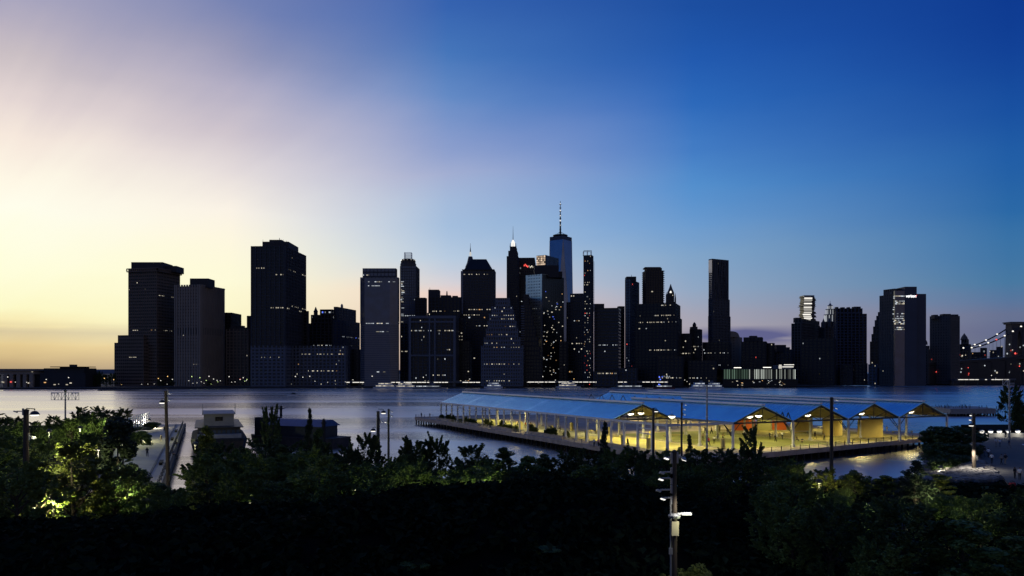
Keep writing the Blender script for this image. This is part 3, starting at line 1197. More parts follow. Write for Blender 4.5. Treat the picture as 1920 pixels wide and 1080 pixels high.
tower('plain dark slab standing at the right edge of the horizontally banded block', 940, 10, [(1158, 1161, 1171, None, 574)], 'black', 'dark', lit=.004, rows=0, cols=[3, 0])
tower('plain dark tower with a small plant box on top, left of the wide black cluster', 1000, 24, [(1172, 1183, 1198, None, 524)], 'slate', 'blue', tops=[(1175, 1193, 524, 518.5, 8, 14)],
      masts=[(1184, 518, 515, .4)], lit=.004, rows=0, cols=[3, 1])
t24 = tower('black tower with balconied edges and a flat capped roof rising behind the wide black block', 985, 10,
            [(1205.5, 1211, 1244, None, 507, dict(lit=.004)), (1209, 1213, 1241, 507, 502, dict(back=3))], 'black', 'dark', rows=0, bay=3.2, fh=3.0)
m = MB()
f = foot(1205.5, 1211, 1244, 985, R(10))
for j in range(40):
    z = zt(509, 985) - j * 2.6
    for p in (f[0], f[2]):
        m.box(p.x - 1.1, p.y - 1.4, z, p.x + 1.1, p.y + 1.4, z + .8)
a, b = W(1210, 500.5, 985), W(1240, 500.5, 985)
m.box(a.x, 988, zt(502, 985), b.x, 1004, zt(500, 985))
part(m, 'balconies', WALLS['dark'], t24, kind='stuff')
t24b = tower('wide black office block with broken lit rows beneath the balconied black tower', 890, 5,
             [(1190, 1270, 1278, None, 594, dict(rows=8, rowat=[.8, .82, .66, .64, .5, .3, .2, .92], lit=.006)), (1192, 1266, 1275, 594, 568, dict(rows=2, back=6))], 'black', 'dark',
             bay=4, pane=1.6, mix=.6, cols=[0, 0, 1])
t25 = tower('small gothic topped tower with pointed pinnacles beside the balconied black tower', 1080, 10, [(1248, 1251, 1267, None, 566), (1249, 1252, 1264, 566, 551)], 'stone', 'dark', lit=.004, rows=0, bay=3)
m = MB()
m.lathe([(5.2, -4), (4.6, 2), (2.4, 7), (.2, 13.5)], 8, W(1257.5, 551, 1086))
for u, v, h in ((1250, 556, 6), (1266.2, 560, 8), (1262, 553, 5)):
    m.lathe([(1.1, -6), (1, 0), (.1, h)], 6, W(u, v, 1084))
part(m, 'pinnacle', WALLS['stone'], t25)
m = MB()
m.lathe([(1.4, 0), (.8, 2.4)], 6, W(1257.5, 549, 1080))
part(m, 'lit_niche', M['lit_strip'], t25)
t26 = tower('dark block with a round roof turret right of the wide black office block', 920, 5,
            [(1277, 1296, 1298, None, 625), (1293, 1312, 1316, None, 617, dict(back=4))], 'black', 'dark', tops=[(1297, 1308, 617, 612.5, 8, 10)], lit=.035, rows=2, rowat=[.6, .7], cols=[0, 1, 0])
m = MB()
m.lathe([(2.2, 0), (2.2, 2.5), (1.4, 4), (.2, 5.4)], 10, W(1302, 612.5, 932))
part(m, 'turret', WALLS['black'], t26)
# 27 tall rippled steel tower
t27 = tower('tall slim tower of rippled steel with a pale left side, standing alone right of centre', 985, 60,
            [(1328, 1336, 1369.5, None, 592, dict(back=-3)), (1328.5, 1336, 1368, 592, 560, dict(back=-2)), (1329, 1336, 1366, 560, 485)], 'slate', 'dark',
            lit=.012, rows=0, cols=[0, 1, 1, 2], bay=2.6, pw=.5, pd=.35, bh=.3, pane=1.2)
m = MB()
f = foot(1329, 1336, 1366, 984, R(60))
t = (f[2] - f[1]).normalized()
nrm = Vector((t.y, -t.x))
L = (f[2] - f[1]).length
for i in range(9):
    s = (i + .5) / 9
    pts = []
    for j in range(40):
        z = 4 + (zt(486, 984) - 5) * j / 39
        p = f[1] + t * (L * s + .7 * math.sin(j * .6 + i * 1.7)) + nrm * (.45 + .5 * math.sin(j * .37 + i * 2.1))
        pts.append(Vector((p.x, p.y, z)))
    for a, b in zip(pts, pts[1:]):
        m.bar(a, b, .9, .5)
part(m, 'rippled_steel', WALLS['slate'], t27, kind='stuff')
m = MB()
t2_ = (f[1] - f[0]).normalized()
n2 = Vector((t2_.y, -t2_.x))
L2 = (f[1] - f[0]).length
for j in range(46):
    z = zt(512, 984) - j * 2.35
    for i in range(3):
        p = f[0] + t2_ * (L2 * (i + .5) / 3) + n2 * .7
        m.obox((p.x, p.y), (t2_.x, t2_.y), L2 / 3 - .9, .2, z, z + 1.25)
p = f[0].lerp(f[1], .5) + n2 * .6
m.obox((p.x, p.y), (t2_.x, t2_.y), L2 - .5, .3, zt(511, 984), zt(487, 984))
part(m, 'pale_side_cladding', mat('bright brushed steel', (.5, .48, .47), .35, .9, .1, .2), t27, kind='stuff')
tower('black podium block at the foot of the tall rippled steel tower', 950, 5, [(1317, 1368, 1371, None, 641)], 'black', 'dark', lit=.016, rows=2, cols=[1, 0], name='office_block', cat='building')
t28 = tower('grey block with a curved shoulder right beside the tall rippled steel tower', 1010, 4, [(1366, 1386, 1391, None, 632)], 'taupe', 'brown', lit=.002, rows=0, bh=.8, pw=.6, name='office_block', cat='building')
m = MB()
a, b = W(1368, 632, 1010), W(1387, 632, 1010)
prof = [(a.x, zt(632, 1010))] + [(a.x + (b.x - a.x) * s, zt(632 - 11 * math.sqrt(max(0, 1 - (s * 1.0) ** 3)), 1010)) for s in np.linspace(0, 1, 8)]
n = len(prof)
for y in (1010, 1026):
    m.poly([(x, y, z) for x, z in (prof if y == 1010 else prof[::-1])])
for i in range(n - 1):
    (xa, za), (xb, zb) = prof[i], prof[i + 1]
    m.poly([(xa, 1010, za), (xa, 1026, za), (xb, 1026, zb), (xb, 1010, zb)])
part(m, 'curved_roof', WALLS['taupe'], t28)
tower('black block with a sloping stepped roof and red roof light behind the lit market pier', 960, 4, [(1390, 1436, 1438, None, 640), (1394, 1428, 1430, 640, 632)], 'black', 'dark',
      tops=[(1408, 1420, 632, 629.5, 3, 8)], lit=.006, rows=0, cols=[3, 0, 1], name='office_block', cat='building')
tower('plain black block right of the sloping roofed block', 970, 4, [(1434, 1450, 1452, None, 643)], 'black', 'dark', lit=.01, rows=0, name='office_block', cat='building')
tower('low grey block with two roof humps left of the stone office with the stacked tower', 990, 4, [(1450, 1484, 1487, None, 655)], 'slate', 'dark', tops=[(1456, 1474, 655, 646.5, 3, 12), (1474, 1481, 655, 651, 3, 8)],
      lit=.008, rows=0, name='office_block', cat='building')
tower('old stone office block with a stepped roof under the stacked white tower', 1020, 40,
      [(1484, 1502, 1537, None, 606), (1490, 1504, 1536, 606, 598, dict(back=3))], 'stone', 'brown', tops=[(1492, 1503, 600, 595.5, 8, 9)], lit=.003, rows=0, name='office_block', cat='building')
# 32 stacked white tower
Yj = 1250
t32 = thing('apartment_tower', 'bright white tower of shifted stacked floors rising behind the old stone office', 'tower', (W(1516, 697, Yj).x, Yj, 1.6))
m, m2 = MB(), MB()
r_ = random.Random(21)
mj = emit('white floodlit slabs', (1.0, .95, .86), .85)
m3 = MB()
for j in range(17):
    v = 612 - j * 3.4
    dx = r_.uniform(-1.6, 1.6)
    a, b, c_ = W(1506 + dx, v, Yj), W(1522 + dx, v, Yj), W(1529 + r_.uniform(-2, 2.2), v, Yj)
    h = 2.85
    m.box(a.x - r_.choice([0, 0, 1.5]), Yj - r_.uniform(0, 2), a.z, c_.x, Yj + 18, a.z + .55)
    m2.box(a.x + .5, Yj + 1, a.z + .56, c_.x - .6, Yj + 17, a.z + h - .01)
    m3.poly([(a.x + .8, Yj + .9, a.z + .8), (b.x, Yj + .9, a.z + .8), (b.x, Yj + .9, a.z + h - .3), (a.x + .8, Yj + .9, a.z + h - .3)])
a, b = W(1508, 556.5, Yj), W(1527, 556.5, Yj)
m.box(a.x, Yj, a.z, b.x, Yj + 18, a.z + 2.4)
part(m, 'floor_slab', WALLS['pale'], t32, kind='stuff')
part(m2, 'wall', GL['dark'], t32)
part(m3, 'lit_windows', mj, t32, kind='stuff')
mb_ = MB()
mb_.box(W(1506, 615, Yj).x, Yj + 1, 1, W(1529, 615, Yj).x, Yj + 17, W(0, 612, Yj).z)
part(mb_, 'shaft', GL['dark'], t32)
# 33 tiered lantern tower
t33 = tower('civic block with a tiered white lantern tower and corner turrets', 1040, 10, [(1536, 1546, 1580, None, 612), (1540, 1549, 1578, 612, 603, dict(back=4))], 'stone', 'dark', lit=.006, rows=0, name='civic_building', cat='building')
c = W(1556.5, 603, 1056)
m, m2 = MB(), MB()
for rad, za, zb, nn in ((7.2, 0, 8.5, 12), (5.4, 9.6, 15.5, 10), (3.2, 16.4, 20.5, 8)):
    m.lathe([(rad * .72, za - 1), (rad * .72, zb)], nn, c)
    m.lathe([(rad * 1.12, zb), (rad * 1.12, zb + .8), (rad * .9, zb + 1.0)], nn, c)
    for i in range(nn):
        a = 2 * math.pi * i / nn
        d = Vector((math.cos(a) * rad, math.sin(a) * rad, 0))
        m2.tube(c + d + Vector((0, 0, za)), c + d + Vector((0, 0, zb)), .45, n=5)
m.lathe([(2.6, 21), (1.8, 22.5), (.3, 24.5), (.15, 27.5)], 8, c)
part(m, 'lantern_core', WALLS['pale'], t33)
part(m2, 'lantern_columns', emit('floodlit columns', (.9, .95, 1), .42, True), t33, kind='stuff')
m = MB()
for u, v in ((1544, 607), (1555, 606), (1568.5, 607)):
    m.lathe([(2.3, -6), (2.2, 1), (2.6, 1.2), (1.2, 4), (.1, 7)], 8, W(u, v, 1041))
part(m, 'corner_turrets', WALLS['stone'], t33)
m = MB()
m.lathe([(1.7, 20.8), (1.5, 22.4)], 8, c)
part(m, 'beacon', emit('beacon glow', (.85, .95, 1), 1.3, True), t33)
tower('massive black block with a jagged roofline right of the tiered lantern tower', 985, 8, [(1564, 1568, 1625, None, 588), (1563, 1568, 1617, 588, 578, dict(back=3))], 'blue', 'dark',
      tops=[(1568, 1572, 578, 575.5, 5, 5), (1578, 1584, 578, 576, 5, 5), (1590, 1594, 578, 575.8, 5, 5), (1602, 1614, 578, 574.8, 5, 8)], lit=.0015, rows=0, name='office_block', cat='building')
tower('low wide black block in front of the old stone office', 930, 4, [(1501, 1564, 1567, None, 634)], 'black', 'dark', lit=.008, rows=0, cols=[1, 0], name='office_block', cat='building')
# 35 big tower with a sign
tower('dark tower with a raked left edge leaning against the big tower with the roof sign', 1010, 20, [(1631, 1649, 1650, None, 640), (1634, 1649, 1650, 640, 626), (1637, 1649, 1650, 626, 612), (1640, 1649, 1650, 612, 600), (1643, 1649, 1650, 600, 592), (1646, 1649, 1650, 592, 585)], 'stone', 'brown', lit=.002, rows=0)
t35 = tower('big tower of three joined shafts with a lit rooftop sign and stacked bright window rows', 900, 30,
            [(1649.5, 1676, 1697, None, 552, dict(rows=0, lit=.002)), (1657, 1677, 1697, 552, 541, dict(back=2, rows=0))], 'stone', 'brown', bh=.7, bay=3.2, pw=.5, name='office_tower')
m, m2, m3 = MB(), MB(), MB()
a, b, b2, c_ = W(1697, 697, 896), W(1719, 697, 896), W(1719, 697, 905), W(1723, 697, 920)
m.prism([(a.x, 896), (b.x, 896), (b.x, 925), (a.x, 925)], 1.2, zt(537.5, 896))
m.prism([(b.x + .01, 904), (c_.x, 904), (c_.x, 925), (b.x + .01, 925)], 1.2, zt(551, 904))
part(m, 'blank_shaft', WALLS['blue'], t35)
a, b = W(1676, 697, 899), W(1696.5, 697, 899)
m2.prism([(a.x, 896.4), (b.x, 896.4), (b.x, 899.5), (a.x, 899.5)], 1.2, zt(545, 896))
part(m2, 'glazed_bay', GL['blue'], t35)
r_ = random.Random(31)
for v in (556, 565.5, 568, 570.5, 589, 594, 598, 601.5, 605, 608, 615, 618.5):
    x = 1676.5 + r_.uniform(0, 2)
    while x < 1695:
        L = r_.uniform(1.2, 5)
        if r_.random() < .82:
            p, q = W(x, v, 896.2), W(min(x + L, 1696), v - r_.uniform(-.15, .15), 896.2)
            m3.poly([p, q, q + Vector((0, 0, 1.05)), p + Vector((0, 0, 1.05))], r_.choice([0, 1, 1]))
        x += L + .5
for v in (560, 563, 580, 584, 592, 601, 606):
    p = W(1656 + r_.uniform(0, 2), v, 905)
    m3.box(p.x, p.y - 22, p.z, p.x + 1.6, p.y - 21.8, p.z + .9, 1)
part(m3, 'lit_windows', LITM, t35, kind='stuff')
m = MB()
p, q = W(1651, 566, 925), W(1660, 566, 925)
m.box(p.x, 912.5, p.z, q.x, 913, p.z + 4)
part(m, 'pale_panel', emit('dim lit panel', (1, .93, .8), .3, True), t35)
fc = bpy.data.curves.new('roof_sign', 'FONT')
fc.body = 'verizon'
fc.size = 4.6
fc.extrude = .12
fc.align_x = 'CENTER'
fo = bpy.data.objects.new('roof_sign', fc)
C.objects.link(fo)
bpy.context.view_layer.update()
me = bpy.data.meshes.new_from_object(fo.evaluated_get(bpy.context.evaluated_depsgraph_get()))
bpy.data.objects.remove(fo)
me.materials.clear()
me.materials.append(emit('sign letters', (1, 1, 1), 2.2, True))
sg = use(me, 'roof_sign', t35, W(1708.5, 557.5, 895.7) - t35.location, (R(90), 0, 0), (.86, 1.0, 1))
m = MB()
p = W(1717, 556.6, 895.6)
m.bar(p + Vector((-.7, 0, .6)), p + Vector((0, 0, -.3)), .3, .3)
m.bar(p + Vector((0, 0, -.3)), p + Vector((1.3, 0, 2.2)), .3, .3)
part(m, 'tick_mark', M['lit_red'], sg, org=Vector(t35.location) + sg.location)
sg.children[0].rotation_euler = (R(-90), 0, 0)
sg.children[0].scale = (1 / .86, 1, 1)
m = MB()
m.lathe([(.6, 0), (.6, 1.6)], 6, W(1671, 551, 905))
part(m, 'roof_tank', M['steel_grey'], t35)
tower('plain wide tower with a folded top, rightmost tall block before the bridge', 1000, 24, [(1743.5, 1782, 1799, None, 591)], 'stone', 'brown',
      tops=[(1752, 1759, 593, 590, 8, 8), (1769, 1783, 593, 588.5, 10, 9), (1784, 1797, 593, 589.5, 16, 8)], lit=.001, rows=0, bh=.75, bay=3, pw=.55)
t37 = tower('small domed tower low left of the wide folded top tower', 1000, 5, [(1727, 1740, 1742, None, 648)], 'stone', 'dark', lit=.002, rows=0, name='office_block', cat='building')
m = MB()
m.lathe([(3.8, -1), (3.6, 2), (2.6, 4.4), (.3, 5.8)], 12, W(1733, 645, 1006))
part(m, 'dome', WALLS['stone'], t37)
t38 = tower('small tower with a stepped pointed top right of the wide folded top tower', 1060, 5, [(1799, 1817, 1820, None, 645), (1802, 1814, 1816, 645, 636)], 'stone', 'dark', lit=.002, rows=0)
m = MB()
m.lathe([(5, -1), (3.6, 3), (1.5, 6), (.2, 8)], 8, W(1808, 636, 1068))
part(m, 'pointed_roof', WALLS['stone'], t38)
# low infill along the right and behind the quay
INF = [(1232, 1282, 668, 870, 'black', 'low black waterside block right below the balconied black tower'),
       (1290, 1345, 676, 880, 'black', 'low black block with a few lights, left of the lit market pier'),
       (1500, 1530, 676, 950, 'dark', 'squat dark block just left of the lit roof terrace'),
       (1575, 1600, 684, 960, 'slate', 'small pale roofed block under the massive black block'),
       (1602, 1626, 681, 962, 'dark', 'low dark block with a plain roof below the raked tower'),
       (1628, 1646, 683, 930, 'pale', 'low pale block with tall windows below the big signed tower'),
       (1640, 1672, 690, 925, 'black', 'low black shed where the bridge approach starts'),
       (1720, 1745, 655, 1040, 'dark', 'distant dark block between the signed tower and the folded top tower'),
       (1820, 1846, 660, 1150, 'dark', 'distant low dark block behind the left end of the bridge cables'),
       (1838, 1850, 652, 1170, 'dark', 'distant narrow dark block behind the upper bridge cables'),
       (1856, 1874, 656, 1160, 'slate', 'distant pale block behind the bridge cables nearest the stone tower'),
       (1868, 1880, 650, 1180, 'dark', 'distant dark stub behind the bridge cables by the stone tower'),
       (657, 676, 655, 880, 'black', 'low black block at the left foot of the chamfered blue tower'),
       (1160, 1195, 690, 864, 'slate', 'low grey quay building beside the white lit ferry'),
       (1112, 1160, 696, 862, 'slate', 'long low grey shed at the foot of the banded block'),
       (1032, 1066, 640, 930, 'black', 'black block filling the gap right of the grey green tower'),
       (750, 768, 606, 930, 'slate', 'dark slab in the gap below the slim round crowned tower')]
for u0, u1, v, Y, wl, lab in INF:
    tower(lab, Y, 4, [(u0, u1 - 2, u1, None, v)], wl, 'dark', lit=.012, rows=1, name='office_block', cat='building', cols=[0, 1, 0, 2])
# ------------------------------------------------------------------ far waterfront
# lit market building on its own pier
Yp = 872
tp17 = thing('market_building', 'pier market hall with lit vertical glass fins and bright rooftop terrace boxes', 'building', (W(1426, 697, Yp).x, Yp, 0))
xa, xm, xb = W(1357, 697, Yp).x, W(1404, 697, Yp).x, W(1496, 697, Yp).x
z0, z1 = zt(710.5, Yp), zt(692.5, Yp)
m = MB()
m.box(xa, Yp + 2, .6, xb, Yp + 60, z0 - .02)
m.box(xa + 1, Yp + 3, z0, xb - 1, Yp + 58, z1 - .4)
part(m, 'wall', WALLS['black'], tp17)
m = MB()
m.box(xa - 1, Yp, z0 - .8, xb + 1, Yp + 2, z0 - .02)
m.box(xa - 1, Yp, z1, xb + 1, Yp + 59, z1 + .7)
part(m, 'cornice', WALLS['slate'], tp17)
m, m2 = MB(), MB()
r_ = random.Random(41)
n = 44
for i in range(n):
    x = xa + (xb - xa) * (i + .5) / n
    mm = m if x < xm else m2
    if x >= xm and r_.random() < .28:
        continue
    mm.box(x - .2, Yp + .4, z0, x + .22, Yp + 1.3, z1 - .02)
part(m, 'glass_fin', emit('greenish lit fins', (.62, 1.0, .74), .16), tp17, kind='stuff')
part(m2, 'lit_glass_fin', emit('white lit fins', (.92, 1.0, .9), .5), tp17, kind='stuff')
m, m2 = MB(), MB()
a, b = W(1466, 0, Yp).x, W(1489, 0, Yp).x
m.box(a, Yp + 8, z1 + .72, b, Yp + 30, z1 + 4.6)
part(m, 'terrace_box', WALLS['pale'], tp17)
for u0, u1, v in ((1467, 1488, 688.5), (1470, 1489, 684.5), (1431, 1446, 689.5), (1376, 1390, 690)):
    p, q = W(u0, v, Yp + 7), W(u1, v, Yp + 7)
    m2.box(p.x, p.y, p.z, q.x, p.y + .3, p.z + .7)
m2.lathe([(1.6, 0), (1.9, 2), (1.4, 4.6)], 8, W(1463, 691.5, Yp + 7))
part(m2, 'terrace_lights', M['lit_strip'], tp17, kind='stuff')
m = MB()
r_ = random.Random(42)
for i in range(26):
    p = W(r_.uniform(1362, 1494), r_.uniform(714, 723), Yp + 1.8)
    m.box(p.x, p.y - .1, p.z, p.x + r_.uniform(.5, 1.8), p.y + .1, p.z + .7, r_.choice([0, 1, 0, 2]))
part(m, 'lit_windows', LITM, tp17, kind='stuff')
m = MB()
m.box(xa - 6, Yp - 9, .9, W(1545, 0, Yp).x, 1040, 2.0)
for i in range(40):
    x = xa - 5 + i * (W(1543, 0, Yp).x - xa) / 39
    m.tube((x, Yp - 8.5, -2), (x, Yp - 8.5, .95), .35, n=5)
solo(m, 'market_pier', M['timber_dark'], 'long dark piled pier carrying the lit market hall', 'pier', (W(1426, 697, Yp).x, Yp, 0))

# elevated roadway along the quay
Yh = 884
def roadway(label, u0, u1, v, Y):
    t = thing('elevated_highway', label, 'roadway', (W((u0 + u1) / 2, 697, Y).x, Y, 1.6))
    a, b = W(u0, v, Y), W(u1, v, Y)
    m = MB()
    m.box(a.x, Y, a.z - 1.3, b.x, Y + 14, a.z)
    m.box(a.x, Y, a.z + .001, b.x, Y + .3, a.z + .9)
    part(m, 'deck', M['concrete_dark'], t)
    me = None
    n = int((b.x - a.x) / 14)
    for i in range(n + 1):
        x = a.x + (b.x - a.x) * i / n
        c = MB()
        c.box(x - .5, Y + 3, 1.2, x + .5, Y + 4, a.z - 1.3)
        part(c, 'column', M['concrete_dark'], t)
    r = random.Random(int(u0))
    x = a.x
    while x < b.x - 2:
        L = r.uniform(2, 8)
        if r.random() < .8:
            c = MB()
            c.box(x, Y - .35, a.z - .8, min(x + L, b.x), Y - .02, a.z - .2)
            part(c, 'lit_wall_glow', M['lit_strip'], t)  # brightness of the lamp-lit viaduct wall, painted as emissive strips
        x += L + r.uniform(.3, 1.4)
    return t


roadway('long lit elevated highway along the quay below the chamfered tower and the two bay block', 596, 900, 716, 862)
roadway('lit elevated highway right of the pale wedding cake tower', 990, 1252, 715.5, 866)
roadway('distant lit highway strip under the suspension bridge', 1790, 1905, 711, 985)

# bridge
Yb = 1060
br = thing('suspension_bridge', 'dark stone suspension bridge with lit cables at the right edge of the skyline', 'bridge', (W(1890, 697, Yb).x, Yb, 0))
ax = Vector((-math.cos(R(24)), math.sin(R(24)) * -.0 + .0, 0)).normalized()
x0, x1 = W(1890, 697, Yb).x, W(1943, 697, Yb).x
zt_ = zt(604, Yb)
m = MB()
w = x1 - x0
for k in range(3):
    a = x0 + k * (w - 9) / 2
    m.prism([(a, Yb - 8), (a + 9, Yb - 8), (a + 9, Yb + 8), (a, Yb + 8)], -2, zt_ - 3,
            poly1=[(a + .8, Yb - 6.5), (a + 8.2, Yb - 6.5), (a + 8.2, Yb + 6.5), (a + .8, Yb + 6.5)])
zd = zt(668, Yb)
for k in range(2):
    a = x0 + 8 + k * (w - 9) / 2
    b = x0 + (k + 1) * (w - 9) / 2 + 1
    zs, za = zt_ - 24, zt_ - 11
    steps = 10
    for i in range(steps):
        s0, s1 = i / steps, (i + 1) / steps
        def arch(s):
            q = abs(s * 2 - 1)
            return zs + (za - zs) * (1 - q ** 1.7)
        lo_ = min(arch(s0), arch(s1))
        m.box(a + (b - a) * s0, Yb - 6, lo_, a + (b - a) * s1, Yb + 6, zt_ - 3.02)
    m.box(a, Yb - 7, -2, b, Yb + 7, zd - 7)
part(m, 'tower', mat('dark bridge granite', (.075, .07, .066), .9, 0, .25, .15), br)
m = MB()
m.box(x0 - 1, Yb - 8.2, zt_ - 3, x1 + 1, Yb + 8.2, zt_ - 1.2)
m.box(x0 - 2, Yb - 9, zt_ - 1.2, x1 + 2, Yb + 9, zt_)
part(m, 'tower_cornice', M['concrete_dark'], br)
L0 = W(1672, 684, 1010)
R0 = Vector((x0 + w / 2, Yb, zd))
R1 = R0 + (R0 - L0).normalized() * 160 + Vector((0, 0, 4))
m = MB()
dl = (R0 - L0)
nn = Vector((-dl.y, dl.x, 0)).normalized() * 11
for a, b, d in ((L0, R0, 3.4), (R0, R1, 3.4)):
    P = [a - nn, b - nn, b + nn, a + nn]
    lo_ = [p - Vector((0, 0, d)) for p in P]
    for i in range(4):
        j = (i + 1) % 4
        m.poly([lo_[i], lo_[j], P[j], P[i]])
    m.poly(P)
    m.poly(lo_[::-1])
part(m, 'deck', WALLS['black'], br)
m = MB()
for i in range(24):
    s = i / 24
    a, b = L0.lerp(R0, s), L0.lerp(R0, s + 1 / 24)
    a = a - nn * .97
    b = b - nn * .97
    m.bar(a, a + Vector((0, 0, 2.8)), .35)
    m.bar(a + Vector((0, 0, 2.8)), b + Vector((0, 0, 2.8)), .35)
    m.bar(a + Vector((0, 0, .2)), b + Vector((0, 0, 2.8)), .2)
part(m, 'truss', M['steel_dark'], br, kind='stuff')
m = MB()
for i in range(9):
    s = i / 9.2
    p = L0.lerp(R0, s)
    m.obox((p.x, p.y), (dl.xy.normalized().x, dl.xy.normalized().y), 24.0, 21, 1, p.z - 3.5)
part(m, 'approach_pier', WALLS['black'], br)
cabm, hang = MB(), MB()
cable_pts = []
for off in (-.95, .95):
    top = Vector((x0 + w / 2, Yb, zt_ - .5)) + nn * off
    low = W(1806, 657, 1040) + nn * (off + .95) * .6
    pts = []
    for i in range(17):
        s = i / 16
        p = top.lerp(low, s)
        p.z -= 5.5 * math.sin(math.pi * s)
        pts.append(p)
    for a, b in zip(pts, pts[1:]):
        cabm.tube(a, b, .95, n=6)
    for p in pts[1:-1]:
        s = (p.x - L0.x) / (R0.x - L0.x)
        z = L0.z + (R0.z - L0.z) * s
        if p.z > z + 1:
            hang.tube(p, (p.x, p.y, z), .1, n=4)
    cable_pts.append(pts)
    q = top + (R1 - R0) + Vector((0, 0, -30))
    cabm.tube(top, q, .55, n=5)
part(cabm, 'main_cable', M['steel_dark'], br)
part(hang, 'suspender', M['steel_dark'], br, kind='stuff')
bulb = MB()
bulb.lathe([(.4, -.95), (1.1, -.45), (1.1, .45), (.4, .95)], 8)
bme = bulb.mesh('cable_lamp', [M['lit_strip']])
bred = bulb.mesh('cable_lamp_red', [M['lit_red']])
for k, pts in enumerate(cable_pts):
    for i in range(2, 16, 2 if k == 0 else 3):
        p = pts[i]
        use(bred if (k == 0 and i == 8) else bme, 'cable_lamp', br, p + Vector((0, -.4, 1.0)) - br.location)
r_ = random.Random(51)
m = MB()
for i in range(46):
    s = r_.random() ** .8
    p = L0.lerp(R0, .12 + .85 * s) - nn * r_.uniform(.2, 1.0) + Vector((0, 0, r_.uniform(1, 6 + 14 * s * r_.random())))
    if i > 26:
        p = L0.lerp(R0, .25 + .7 * s) - nn * 1.1 + Vector((0, 0, -r_.uniform(8, 22)))
        p.z = max(p.z, 5)
    e = r_.uniform(.55, 1.15)
    m.lathe([(e * .5, -e), (e, 0), (e * .5, e)], 6, p, r_.choice([0, 1, 0, 0, 1, 3]))
part(m, 'road_lights', LITM, br, kind='stuff')

# quay lamps
lp, lh = MB(), MB()
lp.tube((0, 0, 0), (0, 0, 5.6), .09, .06, 5)
lp.bar((0, 0, 5.6), (.5, -.2, 5.8), .08)
lh.lathe([(.2, -.2), (.46, .0), (.3, .32)], 7, (.5, -.2, 5.9))
lpm = lp.mesh('pole', [M['steel_dark']])
lhm = {k: lh.mesh('lamp_head', [m_]) for k, m_ in (('w', M['lit_strip']), ('a', emit('amber quay lamp', (1, .6, .2), 1.6, True)), ('r', M['lit_red']), ('b', M['lit_blue']), ('g', emit('green quay lamp', (.75, 1, .35), 1.5, True)))}
for e_ in ('amber quay lamp', 'green quay lamp'):
    bpy.data.materials[e_].cycles.emission_sampling = 'NONE'
r_ = random.Random(61)
COLN = {'w': 'white', 'a': 'amber', 'r': 'red', 'b': 'blue', 'g': 'yellow green'}
SEG = [(4, 60, 'w', 3, 'at the far left terminal'), (85, 140, 'w', 3, 'in front of the low rounded terminal block'), (190, 235, 'a', 3, 'below the leftmost lower wing'),
       (262, 330, 'w', 6, 'at the foot of the slab tower with the slotted cap'), (292, 318, 'a', 2, 'at the foot of the slab tower with the slotted cap'),
       (348, 420, 'w', 9, 'along the arcade of the pale ribbed tower'), (352, 416, 'g', 5, 'along the arcade of the pale ribbed tower'),
       (424, 466, 'w', 6, 'before the low brown block'), (448, 452, 'r', 1, 'before the low brown block'), (456, 464, 'g', 2, 'before the low brown block'),
       (545, 600, 'w', 4, 'before the low pale grid block'), (604, 760, 'w', 9, 'below the first lit highway'), (770, 895, 'w', 7, 'below the two bay block'),
       (870, 900, 'a', 2, 'below the two bay block'), (985, 1110, 'w', 8, 'below the second lit highway'), (1060, 1140, 'a', 3, 'below the second lit highway'),
       (1095, 1112, 'r', 2, 'at the foot of the very slender tower'), (1236, 1262, 'b', 3, 'around the moored ship with blue lights'), (1244, 1262, 'w', 3, 'around the moored ship with blue lights'),
       (1266, 1345, 'w', 12, 'between the blue lit ship and the market hall'), (1345, 1360, 'b', 1, 'between the blue lit ship and the market hall'),
       (1548, 1680, 'w', 12, 'along the quay left of the bridge'), (1566, 1570, 'b', 1, 'along the quay left of the bridge'), (1652, 1664, 'a', 1, 'along the quay left of the bridge'),
       (1700, 1880, 'w', 11, 'along the quay beneath the bridge'), (1794, 1802, 'r', 1, 'along the quay beneath the bridge')]
for u0, u1, c_, n, where in SEG:
    for i in range(n):
        u = u0 + (u1 - u0) * (i + r_.uniform(.15, .85)) / n
        Ysh = float(np.interp(u, [s[0] for s in SH], [CZ * F / (s[1] - HOR) for s in SH]))
        Y = Ysh + r_.choice([3, 4, 6, 9, 14])
        x = (u - 960) / F * Y
        t = thing('street_lamp', f'{COLN[c_]} quay lamp {where}', 'street lamp', (x, Y, 1.6), r_.uniform(0, 6.28), f'{COLN[c_]} street lamps {where}')
        h = r_.uniform(.4, 1.9)
        t.scale = (1, 1, h)
        use(lpm, 'pole', t)
        use(lhm[c_], 'lamp_head', t)

# left terminal buildings
def lowblock(label, u0, u1, v, Y, wl='dark', extra=None):
    t = thing('terminal_building', label, 'building', (W((u0 + u1) / 2, 697, Y).x, Y, 1.6))
    a, b = W(u0, v, Y), W(u1, v, Y)
    m = MB()
    m.box(a.x, Y, 1.0, b.x, Y + 30, a.z)
    part(m, 'wall', WALLS[wl], t)
    return t


